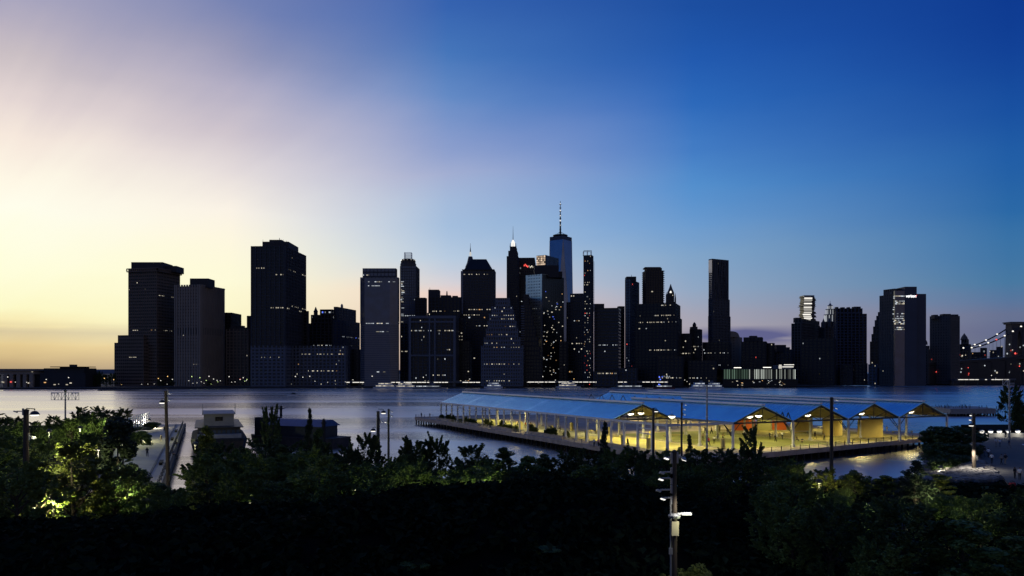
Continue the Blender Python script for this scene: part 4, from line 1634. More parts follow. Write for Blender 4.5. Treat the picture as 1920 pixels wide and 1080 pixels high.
t = lowblock('low terminal with pale portico columns and a flat projecting roof at the far left', 6, 66, 702, 815)
m = MB()
a, b = W(-4, 697, 812), W(69, 697, 812)
m.box(a.x, 808, zt(695, 812), b.x, 850, zt(691.5, 812))
m.box(a.x + 2, 810, zt(701.8, 812), b.x - 2, 846, zt(695.2, 812))
part(m, 'roof', WALLS['taupe'], t)
for u in (11, 22, 35, 47, 59):
    m = MB()
    p = W(u, 697, 811)
    m.box(p.x - 1.8, 810, 1.3, p.x + 1.8, 813, zt(702, 812))
    part(m, 'portico_column', WALLS['taupe'], t)
m = MB()
for u, v, c_ in ((4, 717, 0), (6, 717.5, 0), (20, 717, 3), (53, 719, 0), (60, 698, 0)):
    p = W(u, v, 809)
    m.box(p.x - .6, p.y, p.z, p.x + .8, p.y + .3, p.z + .9, c_)
part(m, 'lit_windows', LITM, t, kind='stuff')
t = lowblock('low wide terminal block with a thin overhanging roof and a small roof hut', 75, 160, 700, 812)
m = MB()
a, b = W(82, 697, 815), W(157, 697, 815)
m.prism([(a.x, 815), (b.x, 815), (b.x, 840), (a.x, 840)], zt(700, 812), zt(690.5, 815))
a, b = W(95, 697, 812), W(151, 697, 812)
m.box(a.x, 811, zt(688.6, 812), b.x, 842, zt(687.2, 812))
a, b = W(112, 697, 818), W(150, 697, 818)
m.box(a.x, 818, zt(691, 812), b.x, 836, zt(688.7, 812))
a, b = W(128, 697, 818), W(135, 697, 818)
m.box(a.x, 820, zt(687.2, 812) + .01, b.x, 828, zt(683.4, 818))
part(m, 'roof', WALLS['dark'], t)
m = MB()
for u, v, c_ in ((102, 722, 0), (125, 722, 0), (84, 718, 2), (132, 719, 0)):
    p = W(u, v, 811)
    m.box(p.x - .9, p.y, p.z, p.x + 1.1, p.y + .3, p.z + .9, c_)
part(m, 'lit_windows', LITM, t, kind='stuff')
m = MB()
a, b = W(185, 733, 730), W(263, 733, 730)
m.prism([(a.x, 728), (a.x + 4, 724), (b.x - 6, 726), (b.x, 729), (b.x - 3, 735), (a.x + 5, 735)], -2, 1.1)
for i in range(9):
    x = a.x + 4 + i * (b.x - a.x - 8) / 8
    m.box(x - .3, 727, 1.1, x + .3, 727.6, 2.0)
solo(m, 'breakwater', M['concrete_dark'], 'thin dark breakwater lying low on the water before the leftmost towers', 'breakwater', (a.x, 730, 0))

# ------------------------------------------------------------------ vessels along the far quay
def ferry(L, decks, lit, hull, funnel=True):
    t = bpy.data.objects.new('ferry_boat', None)
    C.objects.link(t)
    Bm = L * .26
    def out(f, n=9):
        P = []
        for i in range(n):
            s = i / (n - 1)
            P.append((-L / 2 + L * s, -Bm / 2 * f * (1 - max(0, (s - .55) / .45) ** 2.2)))
        return P + [(x, -y) for x, y in P[::-1]][1 if True else 0:]
    m = MB()
    m.prism(out(.86), -.8, 1.5, poly1=out(1.0))
    part(m, 'hull', hull, t, org=(0, 0, 0))
    z = 1.5
    for d in range(decks):
        l, bw = L * (.78 - .2 * d), Bm * (.86 - .1 * d)
        m = MB()
        m.box(-l * .52, -bw / 2, z + .01, l * .42, bw / 2, z + 2.1)
        m.box(-l * .56, -bw / 2 - .3, z + 2.1, l * .46, bw / 2 + .3, z + 2.3)
        part(m, 'deck_house', M['white_paint'] if hull is M['white_paint'] else WALLS['pale'], t, org=(0, 0, 0))
        m = MB()
        n = int(l / 1.5)
        for i in range(n):
            x = -l * .5 + i * l * .9 / n
            for sgn in (-1, 1):
                y = sgn * (bw / 2 + .03)
                m.poly([(x, y, z + .8), (x + 1.1, y, z + .8), (x + 1.1, y, z + 1.7), (x, y, z + 1.7)][::1 if sgn < 0 else -1])
        part(m, 'lit_windows', lit, t, org=(0, 0, 0), kind='stuff')
        z += 2.3
    m = MB()
    m.prism([(L * .02, -1.3), (L * .14, -1.3), (L * .16, 0), (L * .14, 1.3), (L * .02, 1.3)], z, z + 2.0)
    part(m, 'wheelhouse', WALLS['pale'], t, org=(0, 0, 0))
    m = MB()
    m.tube((L * .05, 0, z + 2), (L * .04, 0, z + 5.5), .12, .05, 5)
    m.bar((L * .045, -1, z + 4.2), (L * .045, 1, z + 4.2), .1)
    part(m, 'mast', M['steel_dark'], t, org=(0, 0, 0))
    return t


def placeboat(src, u, v, rz, label, first=False, group='boats moored along the far quay', cat='boat'):
    Y = CZ * F / (v - HOR)
    p = Vector(((u - 960) / F * Y, Y, 0))
    o = src if first else dup(src, p, rz)
    o.location = p
    o.rotation_euler = (0, 0, rz)
    tagp(o, label, cat, group)
    return o


fe = ferry(26, 2, LITM[0], M['white_paint'])
placeboat(fe, 724, 728.4, R(4), 'white ferry with bright deck windows on the far quay below the chamfered blue tower', True)
placeboat(fe, 758, 729.0, R(186), 'white ferry with bright deck windows, right one of two below the round crowned tower')
placeboat(fe, 1066, 727.2, R(2), 'white ferry with a row of bright windows below the grey green tower')
f2 = ferry(34, 1, LITM[1], M['steel_grey'])
placeboat(f2, 806, 729.3, R(3), 'long low grey ferry with blue white windows in front of the two bay block', True)
placeboat(f2, 1177, 729.0, R(180), 'grey ferry with one blazing white deck by the low grey quay building')
m = MB()
m.box(-9, -4.6, 2.2, 6, -4.4, 3.4)
f3 = ferry(20, 2, LITM[1], M['white_paint'])
placeboat(f3, 925, 727.6, R(175), 'small white motor yacht moored under the pale wedding cake tower', True)
placeboat(f3, 1312, 728.2, R(10), 'white tour boat moored left of the market pier')
placeboat(f3, 1338, 728.6, R(172), 'white tour boat tucked against the left end of the market pier')
f4 = ferry(22, 1, LITM[1], mat('dark red hull', (.10, .02, .018), .6))
placeboat(f4, 1246, 729.0, R(6), 'dark hulled ship with blue and white lights hung in its rigging', True, cat='ship')
m, m2 = MB(), MB()
for x, h in ((-6, 14), (3, 17)):
    m.tube((x, 0, 2), (x, 0, h), .22, .1, 6)
    for y in (-2.5, 2.5):
        m.tube((x, y, 2), (x, 0, h - 2), .05, n=4)
m.bar((-6, 0, 9), (-1, 0, 8.4), .18)
part(m, 'rigging', M['steel_dark'], f4, org=(0, 0, 0))
for x, z, c_ in ((-6, 12, 4), (-5, 9.5, 4), (-5.4, 3.8, 4), (-6.4, 4.4, 4), (-1, 12.6, 1), (0.6, 12, 1), (2, 12.8, 1), (3.6, 11.4, 1), (4.4, 12.4, 1), (-3, 12.2, 4)):
    m2.lathe([(.3, -.7), (.75, 0), (.3, .7)], 6, (x, -2.0, z), c_)
part(m2, 'rigging_lights', LITM, f4, org=(0, 0, 0), kind='stuff')
m = MB()
P = [(-4, -1.3), (1.5, -1.4), (4.4, 0), (1.5, 1.4), (-4, 1.3)]
m.prism([(x * .9, y * .8) for x, y in P], -.3, .9, poly1=P)
mbt = thing('motor_boat', 'small motor boat running alone in mid river', 'boat', (W(549, 741.5, 582).x, 582, 0), R(185))
part(m, 'hull', M['white_paint'], mbt, org=(0, 0, 0))
m = MB()
m.prism([(-2, -.9), (1, -.9), (1, .9), (-2, .9)], .91, 2.0, poly1=[(-1.8, -.8), (.4, -.8), (.4, .8), (-1.8, .8)])
part(m, 'cabin', WALLS['dark'], mbt, org=(0, 0, 0))
# ------------------------------------------------------------------ the covered pier
O1 = Vector((35.8, 151.3))
D = Vector((-.43, .903)).normalized()          # away from the shore
S = Vector((D.y, -D.x))                        # across, to the right
ZD, ZE, ZR, HW, PIT = 2.1, 7.35, 10.35, 7.75, 15.5


def PT(t, s, z=0.0):
    p = O1 + D * t + S * s
    return Vector((p.x, p.y, z))


M['deck'] = mat('pier deck timber', (.34, .285, .23), .85, 0, .25, .35, .2, stretch=(1, 1, 1))
M['fascia'] = mat('brown timber fascia', (.42, .32, .25), .85, 0, .3, .7, .2)
DECK = [(-11.4, -12.5), (131.5, -12.5), (131.5, 78), (4.4, 78)]
pier = thing('covered_pier', 'long timber decked pier on dark piles reaching far out under the blue sheds', 'pier', PT(60, 30, 0))
m = MB()
m.prism([tuple(PT(t, s).xy) for t, s in DECK][::-1], ZD - .45, ZD)
part(m, 'deck', M['deck'], pier)


def edge_pts(a, b, step):
    a, b = PT(*a), PT(*b)
    n = max(1, int((b - a).length / step))
    return [a.lerp(b, i / n) for i in range(n + 1)]


EDGES = [((-11.4, -12.5), (131.5, -12.5)), ((131.5, -12.5), (131.5, 30)), ((-11.4, -12.5), (4.4, 78))]
pile = MB()
pile.tube((0, 0, -3), (0, 0, 1.7), .24, .22, 7)
pile_me = pile.mesh('pile', M['timber_dark'])
for ei, e in enumerate(EDGES):
    pts = edge_pts(*e, 2.4)
    for p in pts:
        q = p.copy()
        cen = PT(60, 30)
        q += (cen - p).normalized() * .45
        use(pile_me, 'pile', pier, q - pier.location)
    # edge boards, each its own length of timber
    bp = edge_pts(*e, 6.0)
    d = (bp[1] - bp[0])
    n = Vector((d.y, -d.x, 0)).normalized()
    if (PT(60, 30) - bp[0]).dot(n) > 0:
        n = -n
    for a, b in zip(bp, bp[1:]):
        m = MB()
        g = (b - a).normalized() * .03
        c = (a + b) / 2 + n * .14
        m.obox((c.x, c.y), ((b - a).normalized().x, (b - a).normalized().y), (b - a).length - .06, .26, ZD - .72, ZD + .22)
        part(m, 'edge_board', M['fascia'], pier)
    # handrail on short posts
    rp = edge_pts(*e, 2.9)
    for a in rp:
        m = MB()
        c = a - n * .25
        m.box(c.x - .06, c.y - .06, ZD, c.x + .06, c.y + .06, ZD + 1.1)
        part(m, 'rail_post', M['steel_grey'] if ei < 2 else M['steel_dark'], pier)
    m = MB()
    for z in (.45, .75, 1.08):
        m.bar(rp[0] - n * .25 + Vector((0, 0, ZD + z)), rp[-1] - n * .25 + Vector((0, 0, ZD + z)), .035)
    part(m, 'rail_wire', M['steel_grey'], pier)
m = MB()
a, b = PT(-11.0, -11.4), PT(4.2, 76)
d = (b - a).normalized()
n = Vector((-d.y, d.x, 0))
m.prism([tuple((a + n * .3).xy), tuple((b + n * .3).xy), tuple((b + n * 2.2).xy), tuple((a + n * 2.2).xy)], ZD + .004, ZD + .02)
part(m, 'kerb_walk', M['concrete'], pier)
# long timber planters along the near edge
for t0, L in ((8, 16), (36, 17), (62, 13), (84, 9), (106, 12)):
    pl = thing('timber_planter', {8: 'long low timber planter nearest the shore on the pier edge walk', 36: 'second long timber planter along the pier edge walk from the shore',
                                  62: 'third timber planter along the pier edge walk, half way out', 84: 'shortest timber planter along the pier edge walk',
                                  106: 'timber planter farthest out on the pier edge walk'}[t0], 'planter', PT(t0 + L / 2, -9.6, ZD), 0, 'timber planters along the covered pier')
    m = MB()
    c = PT(t0 + L / 2, -9.6)
    for k in (-1, 1):
        q = c + Vector((S.x, S.y, 0)) * k * .55
        m.obox((q.x, q.y), tuple(D), L, .12, ZD, ZD + .62)
    for k in (-1, 1):
        q = c + Vector((D.x, D.y, 0)) * k * (L / 2 - .06)
        m.obox((q.x, q.y), tuple(S), .97, .12, ZD, ZD + .61)
    part(m, 'planter_box', M['fascia'], pl)
    m = MB()
    m.obox((c.x, c.y), tuple(D), L - .3, .96, ZD + .01, ZD + .5)
    part(m, 'soil', M['soil'], pl)

# courts
for t0, t1, s0, s1, col, nm in ((2, 40, -7, 7.2, (.40, .36, .13), 'tan'), (41, 78, -7, 7.2, (.20, .20, .17), 'grey'), (79, 119, -7, 7.2, (.30, .30, .12), 'olive'),
                                (1, 43, 8.4, 38, (.16, .17, .05), 'green'), (2, 44, 39, 54, (.22, .19, .06), 'mustard'), (2, 44, 55, 69, (.20, .17, .06), 'brown')):
    m = MB()
    m.prism([tuple(PT(t, s).xy) for t, s in ((t0, s0), (t0, s1), (t1, s1), (t1, s0))], ZD + .004, ZD + .03)
    for a, b in (((t0 + 1, s0 + .8), (t1 - 1, s0 + .8)), ((t0 + 1, s1 - .8), (t1 - 1, s1 - .8)), (((t0 + t1) / 2, s0 + .8), ((t0 + t1) / 2, s1 - .8)), ((t0 + 1, s0 + .8), (t0 + 1, s1 - .8))):
        p, q = PT(*a), PT(*b)
        c = (p + q) / 2
        dd = (q - p).normalized()
        m.obox((c.x, c.y), (dd.x, dd.y), (q - p).length, .12, ZD + .031, ZD + .034, 1)
    part(m, 'sports_court', [mat(nm + ' court surface', col, .85, 0, .2, .25), M['white_paint']], pier)

# the shed
shed = thing('open_shed', 'row of open sided pier sheds with blue gabled metal roofs on white columns', 'shed', PT(50, 30, ZD))
M['roof'] = mat('sky tinted metal roof', (.36, .76, 1.0), .26, .8, .16, .35, 0, stretch=(1, 1, .3))  # blue sky reflection put into the base colour of a pale metal roof
M['soffit'] = mat('roof underside boards', (.16, .135, .08), .8, 0, .25, .5)
M['ridge'] = mat('pale ridge cap', (.75, .74, .74), .5, .2, .1, .5)
ROOFS = [(0, 19, 120.4), (1, 0, 46), (2, 0, 46), (3, 0, 105), (4, 0, 105)]
truss = []
for k, t0, t1 in ROOFS:
    sc0 = PIT * k
    nb = max(1, round((t1 - t0) / 22))
    for sgn in (-1, 1):
        for i in range(nb):
            ta, tb = t0 + (t1 - t0) * i / nb + (.04 if i else 0), t0 + (t1 - t0) * (i + 1) / nb - (.04 if i < nb - 1 else 0)
            m = MB()
            e0, e1 = PT(ta, sc0 + sgn * (HW - .15), ZE), PT(tb, sc0 + sgn * (HW - .15), ZE)
            r0, r1 = PT(ta, sc0 + sgn * .12, ZR), PT(tb, sc0 + sgn * .12, ZR)
            up = Vector((0, 0, .16))
            top = [p + up for p in (e0, e1, r1, r0)]
            bot = [e0, e1, r1, r0]
            if sgn < 0:
                top, bot = top[::-1], bot[::-1]
            m.poly(top, 0)
            m.poly(bot[::-1], 1)
            for a in range(4):
                b = (a + 1) % 4
                m.poly([bot[a], bot[b], top[b], top[a]], 0)
            part(m, 'roof_panel', [M['roof'], M['soffit']], shed)
            m = MB()
            nsm = int((tb - ta) / 1.1)
            for j in range(1, nsm):
                tt = ta + (tb - ta) * j / nsm
                m.bar(PT(tt, sc0 + sgn * (HW - .2), ZE + .185), PT(tt, sc0 + sgn * .3, ZR + .165), .05, .05)
            part(m, 'roof_seam', M['roof'], shed, kind='stuff')
    m = MB()
    m.bar(PT(t0, sc0, ZR + .42), PT(t1, sc0, ZR + .42), .75, .34)
    part(m, 'ridge_cap', M['ridge'], shed)
    # gutters
    m = MB()
    for sgn in ((-1, 1) if k in (0, 4) else (-1,)):
        m.bar(PT(t0 if k else 0, sc0 + sgn * HW, ZE - .02), PT(t1, sc0 + sgn * HW, ZE - .02), .26, .42)
    part(m, 'eave_beam', M['steel_white'], shed)
    # gable truss at both ends, plain trusses between
    tt = t0 + .3
    while tt < t1:
        m = MB()
        a, b, c = PT(tt, sc0 - HW + .3, ZE - .1), PT(tt, sc0 + HW - .3, ZE - .1), PT(tt, sc0, ZR - .15)
        wdt = .3 if tt - t0 < 1 else .2
        m.bar(a, b, wdt)
        m.bar(a, c, wdt)
        m.bar(b, c, wdt)
        for s in (-.5, 0, .5):
            x = a.lerp(b, .5 + s / 2)
            y = Vector((x.x, x.y, ZE + (ZR - ZE) * (1 - abs(s)) - .25))
            m.bar(x, y, .12)
        for s in (-.5, .5):
            x = a.lerp(b, .5)
            y = a.lerp(b, .5 + s / 2)
            m.bar(x, Vector((y.x, y.y, ZE + (ZR - ZE) * .5 - .25)), .1)
        part(m, 'roof_truss', M['steel_dark'], shed)
        tt += 9.6
# uncovered front bay
m = MB()
m.bar(PT(0, HW, ZE - .02), PT(19, HW, ZE - .02), .26, .42)
m.bar(PT(0, -HW, ZE - .02), PT(0, HW, ZE - .02), .26, .42)
part(m, 'open_bay_beam', M['steel_white'], shed)
# columns
cm_ = MB()
cm_.box(-.19, -.19, 0, .19, .19, ZE - ZD - .24)
cm_.box(-.3, -.3, 0, .3, .3, .5)
col_me = cm_.mesh('column', M['steel_white'])
ang = math.atan2(D.y, D.x)
lines = [(-HW, 0, 120, 4.8), (HW, 0, 120, 9.6), (HW + PIT, 0, 46, 11.5), (HW + 2 * PIT, 0, 105, 10.5), (HW + 3 * PIT, 0, 105, 10.5), (HW + 4 * PIT, 0, 105, 10.5)]
for s, t0, t1, st in lines:
    n = round((t1 - t0) / st)
    for i in range(n + 1):
        p = PT(t0 + (t1 - t0) * i / n + .01, s, ZD)
        use(col_me, 'column', shed, p - shed.location, (0, 0, ang))
for i in range(0, 25, 4):
    ta, tb = 4.8 * i + 5.0, 4.8 * i + 9.4
    m = MB()
    for z in (ZE - 1.0, ZE - 2.0 if i in (0,) else ZE - 1.001):
        m.bar(PT(ta, -HW, z), PT(tb, -HW, z), .2)
    m.bar(PT((ta + tb) / 2, -HW, ZE - 1), PT((ta + tb) / 2, -HW, ZE - .25), .14)
    part(m, 'portal_frame', M['steel_white'], shed)
m = MB()
for s in (HW, HW + PIT, HW + 2 * PIT, HW + 3 * PIT):
    for t_ in (0.3,):
        a = PT(t_, s, ZE - .4)
        for q in (-1, 1):
            m.bar(PT(t_, s, ZE - 2.6), PT(t_ + 2.4, s, ZE - .3), .12)
            m.bar(PT(t_, s, ZE - 2.2), PT(t_, s + q * 2.0, ZE - .2), .12)
part(m, 'knee_brace', M['steel_dark'], shed)
# dark V-shaped bars over the open court and beside the second gable
for kk, (t0, t1, s, stp, h) in enumerate(((50, 104, PIT * 2.42, 6.2, 2.4), (1.0, 9, PIT * 1.52, 1.6, 1.3))):
    t_ = t0
    while t_ < t1:
        m = MB()
        z = ZE + .35
        m.bar(PT(t_, s, z), PT(t_ + stp * .4, s, z + h), .14)
        m.bar(PT(t_ + stp * .75, s, z), PT(t_ + stp * .4, s, z + h), .14)
        m.bar(PT(t_ + stp * .4, s, z + h), PT(t_ + stp * .62, s, z + h * .4), .1)
        part(m, 'dark_v_bar', M['steel_dark'], shed)
        t_ += stp
m = MB()
m.bar(PT(46, PIT * 2.42, ZE + .3), PT(105, PIT * 2.42, ZE + .3), .2)
for t_ in np.arange(47, 105, 9.5):
    m.bar(PT(t_, PIT * 2.42, ZD), PT(t_, PIT * 2.42, ZE + .3), .22)
part(m, 'open_frame', M['steel_dark'], shed)

# hanging lamps under the roofs
hl = thing('hanging_lamp', 'oval warm lamp', 'lamp', (0, 0, 0))
m = MB()
m.lathe([(.12, .35), (.5, .2), (.72, 0)], 12, (0, 0, 0))
m.bar((0, 0, .35), (0, 0, .9), .06)
part(m, 'shade', M['steel_grey'], hl, org=(0, 0, 0))
m = MB()
m.lathe([(.30, -.42), (.62, -.18), (.70, -.01)], 12)
part(m, 'lens', M['glow_warm'], hl, org=(0, 0, 0))
WARM = (1.0, .84, .32)
k_ = 0
GAB = ['first', 'second', 'third', 'fourth', 'fifth']
for k, t0, t1 in ROOFS:
    spots = [(t0 + 2.2, -1.6), (t0 + 3.6, 2.0)] if k < 2 else [(t0 + 1.6, -2.2)]
    spots = [(a, b, True) for a, b in spots]
    t_ = t0 + 13
    while t_ < t1 - 3:
        spots.append((t_, (-2.4 if int(t_) % 2 else 2.4), False))
        t_ += 14.5 if k < 3 else 19
    if k == 0:
        spots.append((9, 0, False))
    for i, (a, b, vis) in enumerate(spots):
        zl = ZR - 1.9
        p = PT(a, PIT * k + b, zl)
        side = 'left' if b < 0 else 'right'
        if vis:
            lab = f'bright oval lamp in the mouth of the {GAB[k]} shed gable, {side} of its peak'
            grp = 'lamps in the shed gables'
        else:
            lab, grp = f'oval lamp deep under the {GAB[k]} shed roof', f'lamps deep under the {GAB[k]} shed roof'
        o = hl if k_ == 0 else dup(hl, p)
        o.location = p
        o.rotation_euler = (0, 0, 0)
        tagp(o, lab, 'lamp', grp)
        lamp(o, (0, 0, -.75), (520 if vis else 640) * (2.9 if k == 0 else 1.75), WARM, .35, 'SPOT', 160)
        k_ += 1
        dup_light = None


def walkthing(name, label, cat, t, s, build, rz=0.0, mats=None, z=ZD + .03, pname='panel', group=None):
    o = thing(name, label, cat, PT(t, s, z), rz, group)
    m = MB()
    build(m)
    part(m, pname, mats, o, org=(0, 0, 0))
    return o


M['wall_yellow'] = mat('yellow ball wall', (.60, .47, .17), .8, 0, .12, .35)
M['wall_orange'] = mat('orange ball wall', (.62, .14, .035), .7, 0, .12, .4)
M['wall_olive'] = mat('olive ball wall', (.26, .25, .10), .8, 0, .12, .4)
fa = math.atan2(S.y, S.x)


def ballwall(label, u0, u1, vb, vt, mt, curve=0.0, turn=0.0):
    Y = ydeck(vb)
    w_ = (u1 - u0) / F * Y
    h = (vb - vt) / F * Y
    o = thing('ball_wall', label, 'ball wall', ((u0 + u1) / 2 * 0 + ((u0 + u1) / 2 - 960) / F * Y, Y, ZD + .03), turn, 'ball walls under the sheds')
    m = MB()
    n = 10 if curve else 1
    for i in range(n):
        x0, x1 = -w_ / 2 + w_ * i / n, -w_ / 2 + w_ * (i + 1) / n
        def yy(x):
            return curve * ((2 * x / w_) ** 2 - 1)
        m.prism([(x0, yy(x0) - .2), (x1, yy(x1) - .2), (x1, yy(x1) + .2), (x0, yy(x0) + .2)], 0, h)
    part(m, 'wall_panel', mt, o, org=(0, 0, 0))
    m = MB()
    for x in (-w_ / 2 + .2, w_ / 2 - .2):
        m.box(x - .15, .21, 0, x + .15, .5, h * .8)
    part(m, 'buttress', M['concrete_dark'], o, org=(0, 0, 0))


ballwall('big flat square yellow ball wall under the fourth gable', 1609, 1655, 820.5, 784.5, M['wall_yellow'])
ballwall('curved yellow ball wall beneath the third gable', 1543, 1579, 816.5, 782.5, M['wall_yellow'], 1.5)
ballwall('dim yellow ball wall at the left side of the third gable', 1487, 1523, 811, 782, M['wall_yellow'], .8)
ballwall('orange ball wall in the left half of the second gable', 1377, 1415, 807, 787, M['wall_orange'])
ballwall('orange ball wall in the right half of the second gable', 1448, 1474, 806, 789, M['wall_orange'])
ballwall('olive ball wall between the two orange ones', 1420, 1446, 807, 787, M['wall_olive'])

# low concrete benches, tables and sports gear on the deck
M['yellow_board'] = mat('padded yellow barrier', (.5, .42, .16), .7)
def bench(label, u, vb, L, mt, turn, h=.5, d=.55):
    Y = ydeck(vb)
    o = thing('bench', label, 'bench', ((u - 960) / F * Y, Y, ZD + .03), turn, 'low benches on the covered pier')
    m = MB()
    m.box(-L / 2, -d / 2, h - .12, L / 2, d / 2, h)
    part(m, 'seat', mt, o, org=(0, 0, 0))
    for x in (-L / 2 + .3, L / 2 - .3):
        m = MB()
        m.box(x - .14, -d / 2 + .05, 0, x + .14, d / 2 - .05, h - .121)
        part(m, 'leg', M['concrete'], o, org=(0, 0, 0))


bench('low pale yellow bench just right of the fourth gable wall, under the fifth gable', 1692, 812, 5.5, M['yellow_board'], fa * .3)
bench('low pale bench between the second and third gables', 1545, 803, 3.5, M['white_paint'], fa * .2)
bench('long white bench beside the players under the second gable', 1500, 812, 4.5, M['white_paint'], fa * .2)
bench('tan bench under the open bay at the near corner of the long shed', 1112, 813, 3.0, M['yellow_board'], ang, .8)
bench('pale bench on the tan court beneath the first gable', 1262, 818, 5.0, M['yellow_board'], fa * .4, .35)

# sacks / padded yellow posts at the column feet of the near row
m = MB()
m.lathe([(.42, 0), (.44, .2), (.44, 2.0), (.3, 2.1)], 10)
pad_me = m.mesh('pad', M['yellow_board'])
for i, (t_, s_) in enumerate(((2, 7.0), (9.6, -5.2), (19, -5.0), (24, 5.6), (33, -5.4), (40, 5.2), (50, -5.3), (58, 5), (67, -5.2))):
    o = use(pad_me, 'padded_post', None, PT(t_, s_, ZD + .03))
    tagp(o, 'round yellow padded post on the court of the long near shed', 'padded post', 'padded posts under the long near shed')

# ------------------------------------------------------------------ ruined pier and pile field at the right
Yr = ydeck(771, 2.0)
rp_ = thing('ruined_pier', 'short pale slab of an abandoned pier standing in the river at the right', 'pier', W(1830, 771, Yr))
a, b = W(1782, 771, Yr), W(1876, 771, Yr)
m = MB()
m.prism([(a.x, Yr), (b.x, Yr + 3), (b.x + 4, Yr + 24), (a.x + 3, Yr + 20)], .9, 2.9)
part(m, 'slab', M['concrete'], rp_)
m = MB()
r_ = random.Random(71)
for i in range(40):
    s = r_.random()
    x = a.x + (b.x - a.x) * s
    y = Yr + 2 + r_.uniform(0, 18)
    m.tube((x, y, 2.9), (x + r_.uniform(-.4, .4), y, 2.9 + r_.uniform(.5, 1.6)), .12, .05, 4)
part(m, 'stumps', M['timber_dark'], rp_, kind='stuff')
m = MB()
for i in range(14):
    x = a.x + (b.x - a.x) * (i + .5) / 14
    m.tube((x, Yr + .5 + 3 * i / 14, -2), (x, Yr + .5 + 3 * i / 14, .89), .3, n=6)
part(m, 'pile', M['timber_dark'], rp_, kind='stuff')
px = MB()
px.tube((0, 0, -2), (0, 0, 1.5), .2, .15, 6)
pme = px.mesh('old_pile', M['timber_dark'])
for i in range(120):
    v = r_.uniform(766, 781)
    u = r_.uniform(1742, 1885)
    Y = CZ * F / (v - HOR)
    o = use(pme, 'old_pile', None, ((u - 960) / F * Y, Y, 0), (r_.uniform(-.1, .1), r_.uniform(-.1, .1), 0), (1, 1, r_.uniform(.5, 1.1)))
    tagp(o, 'broken black pile standing in the water around the ruined pier slab', 'pile', 'old piles standing in the river')

# ------------------------------------------------------------------ planted pier on the left
PA, PB = Vector((-95, 232, 0)), Vector((-44.2, 100.5, 0))
dv = (PA - PB).normalized()
lv = Vector((-dv.y, dv.x, 0))
p3 = thing('promenade_pier', 'pale paved pier walkway on the left running straight out into the river', 'pier', (PA + PB) / 2)


def Q(t, s, z=ZD):
    p = PB + dv * t + lv * s
    return Vector((p.x, p.y, z))


LP = (PA - PB).length
m = MB()
M['paving'] = mat('pale pier paving', (.44, .38, .29), .85, 0, .16, .3, .15)
m.prism([tuple(Q(t, s).xy) for t, s in ((-2, 0), (LP, 0), (LP, 48), (-2, 48))], ZD - .5, ZD)
part(m, 'deck', M['paving'], p3)
for i in range(60):
    p = Q(LP * i / 59, .35, 0)
    use(pile_me, 'pile', p3, p - p3.location)
for i in range(12):
    p = Q(LP - .35, 48 * i / 11, 0)
    use(pile_me, 'pile', p3, p - p3.location)
n_ = 24
for i in range(n_):
    m = MB()
    c = Q(LP * (i + .5) / n_, -.02)
    m.obox((c.x, c.y), (dv.x, dv.y), LP / n_ - .06, .5, ZD - .7, ZD + .25)
    part(m, 'edge_board', M['timber_dark'], p3)
for i in range(34):
    m = MB()
    c = Q(LP * i / 33, .55)
    m.box(c.x - .06, c.y - .06, ZD, c.x + .06, c.y + .06, ZD + 1.15)
    part(m, 'rail_post', M['steel_dark'], p3)
m = MB()
for z in (.4, .75, 1.13):
    m.bar(Q(0, .55, ZD + z), Q(LP, .55, ZD + z), .05)
for z in (.4, .75, 1.13):
    m.bar(Q(LP - .5, .6, ZD + z), Q(LP - .5, 20, ZD + z), .05)
part(m, 'rail', M['steel_dark'], p3)
m = MB()
c = Q(LP / 2, 2.4)
m.obox((c.x, c.y), (dv.x, dv.y), LP, .3, ZD + .004, ZD + .12)
part(m, 'kerb_strip', M['concrete_dark'], p3)
for t_ in (34, 60, 84, 110):
    m = MB()
    c = Q(t_, 1.5)
    m.obox((c.x, c.y), (dv.x, dv.y), 4.5, .6, ZD + .35, ZD + .47)
    for k in (-1.8, 1.8):
        q = Q(t_ + k, 1.5)
        m.obox((q.x, q.y), (dv.x, dv.y), .3, .5, ZD, ZD + .349)
    o = solo(m, 'bench', M['timber_dark'], 'dark backless bench by the rail of the left promenade pier', 'bench', tuple(Q(t_, 1.5)), 'benches along the left promenade pier')
# raised planting bed and glass wind screen
m = MB()
m.prism([tuple(Q(t, s).xy) for t, s in ((2, 8.5), (LP - 40, 12.6), (LP - 3, 9.2), (LP - 3, 46), (2, 46))], ZD + .004, ZD + .7)
solo(m, 'planting_bed', M['soil'], kind='structure')
gs = thing('glass_screen', 'row of pale glass wind screen panels beside the left promenade', 'glass screen', Q(120, 10.8))
gm = bpy.data.materials.new('pale glass')
gm.use_nodes = True
b_ = gm.node_tree.nodes['Principled BSDF']
b_.inputs['Base Color'].default_value = (.72, .84, .84, 1)
b_.inputs['Transmission Weight'].default_value = .25
b_.inputs['Roughness'].default_value = .25
for i in range(22):
    t_ = 102 + i * 3.3
    if t_ > LP - 3:
        break
    s_ = 12.2 - 3.6 * (t_ - 102) / 38
    m = MB()
    c = Q(t_, s_)
    m.obox((c.x, c.y), (dv.x, dv.y), 2.9, .06, ZD + .9, ZD + 4.0)
    part(m, 'glass_panel', gm, gs)
    m = MB()
    for k in (-1.55,):
        q = Q(t_ + k, s_)
        m.box(q.x - .07, q.y - .07, ZD + .6, q.x + .07, q.y + .07, ZD + 4.2)
    part(m, 'post', M['steel_white'], gs)

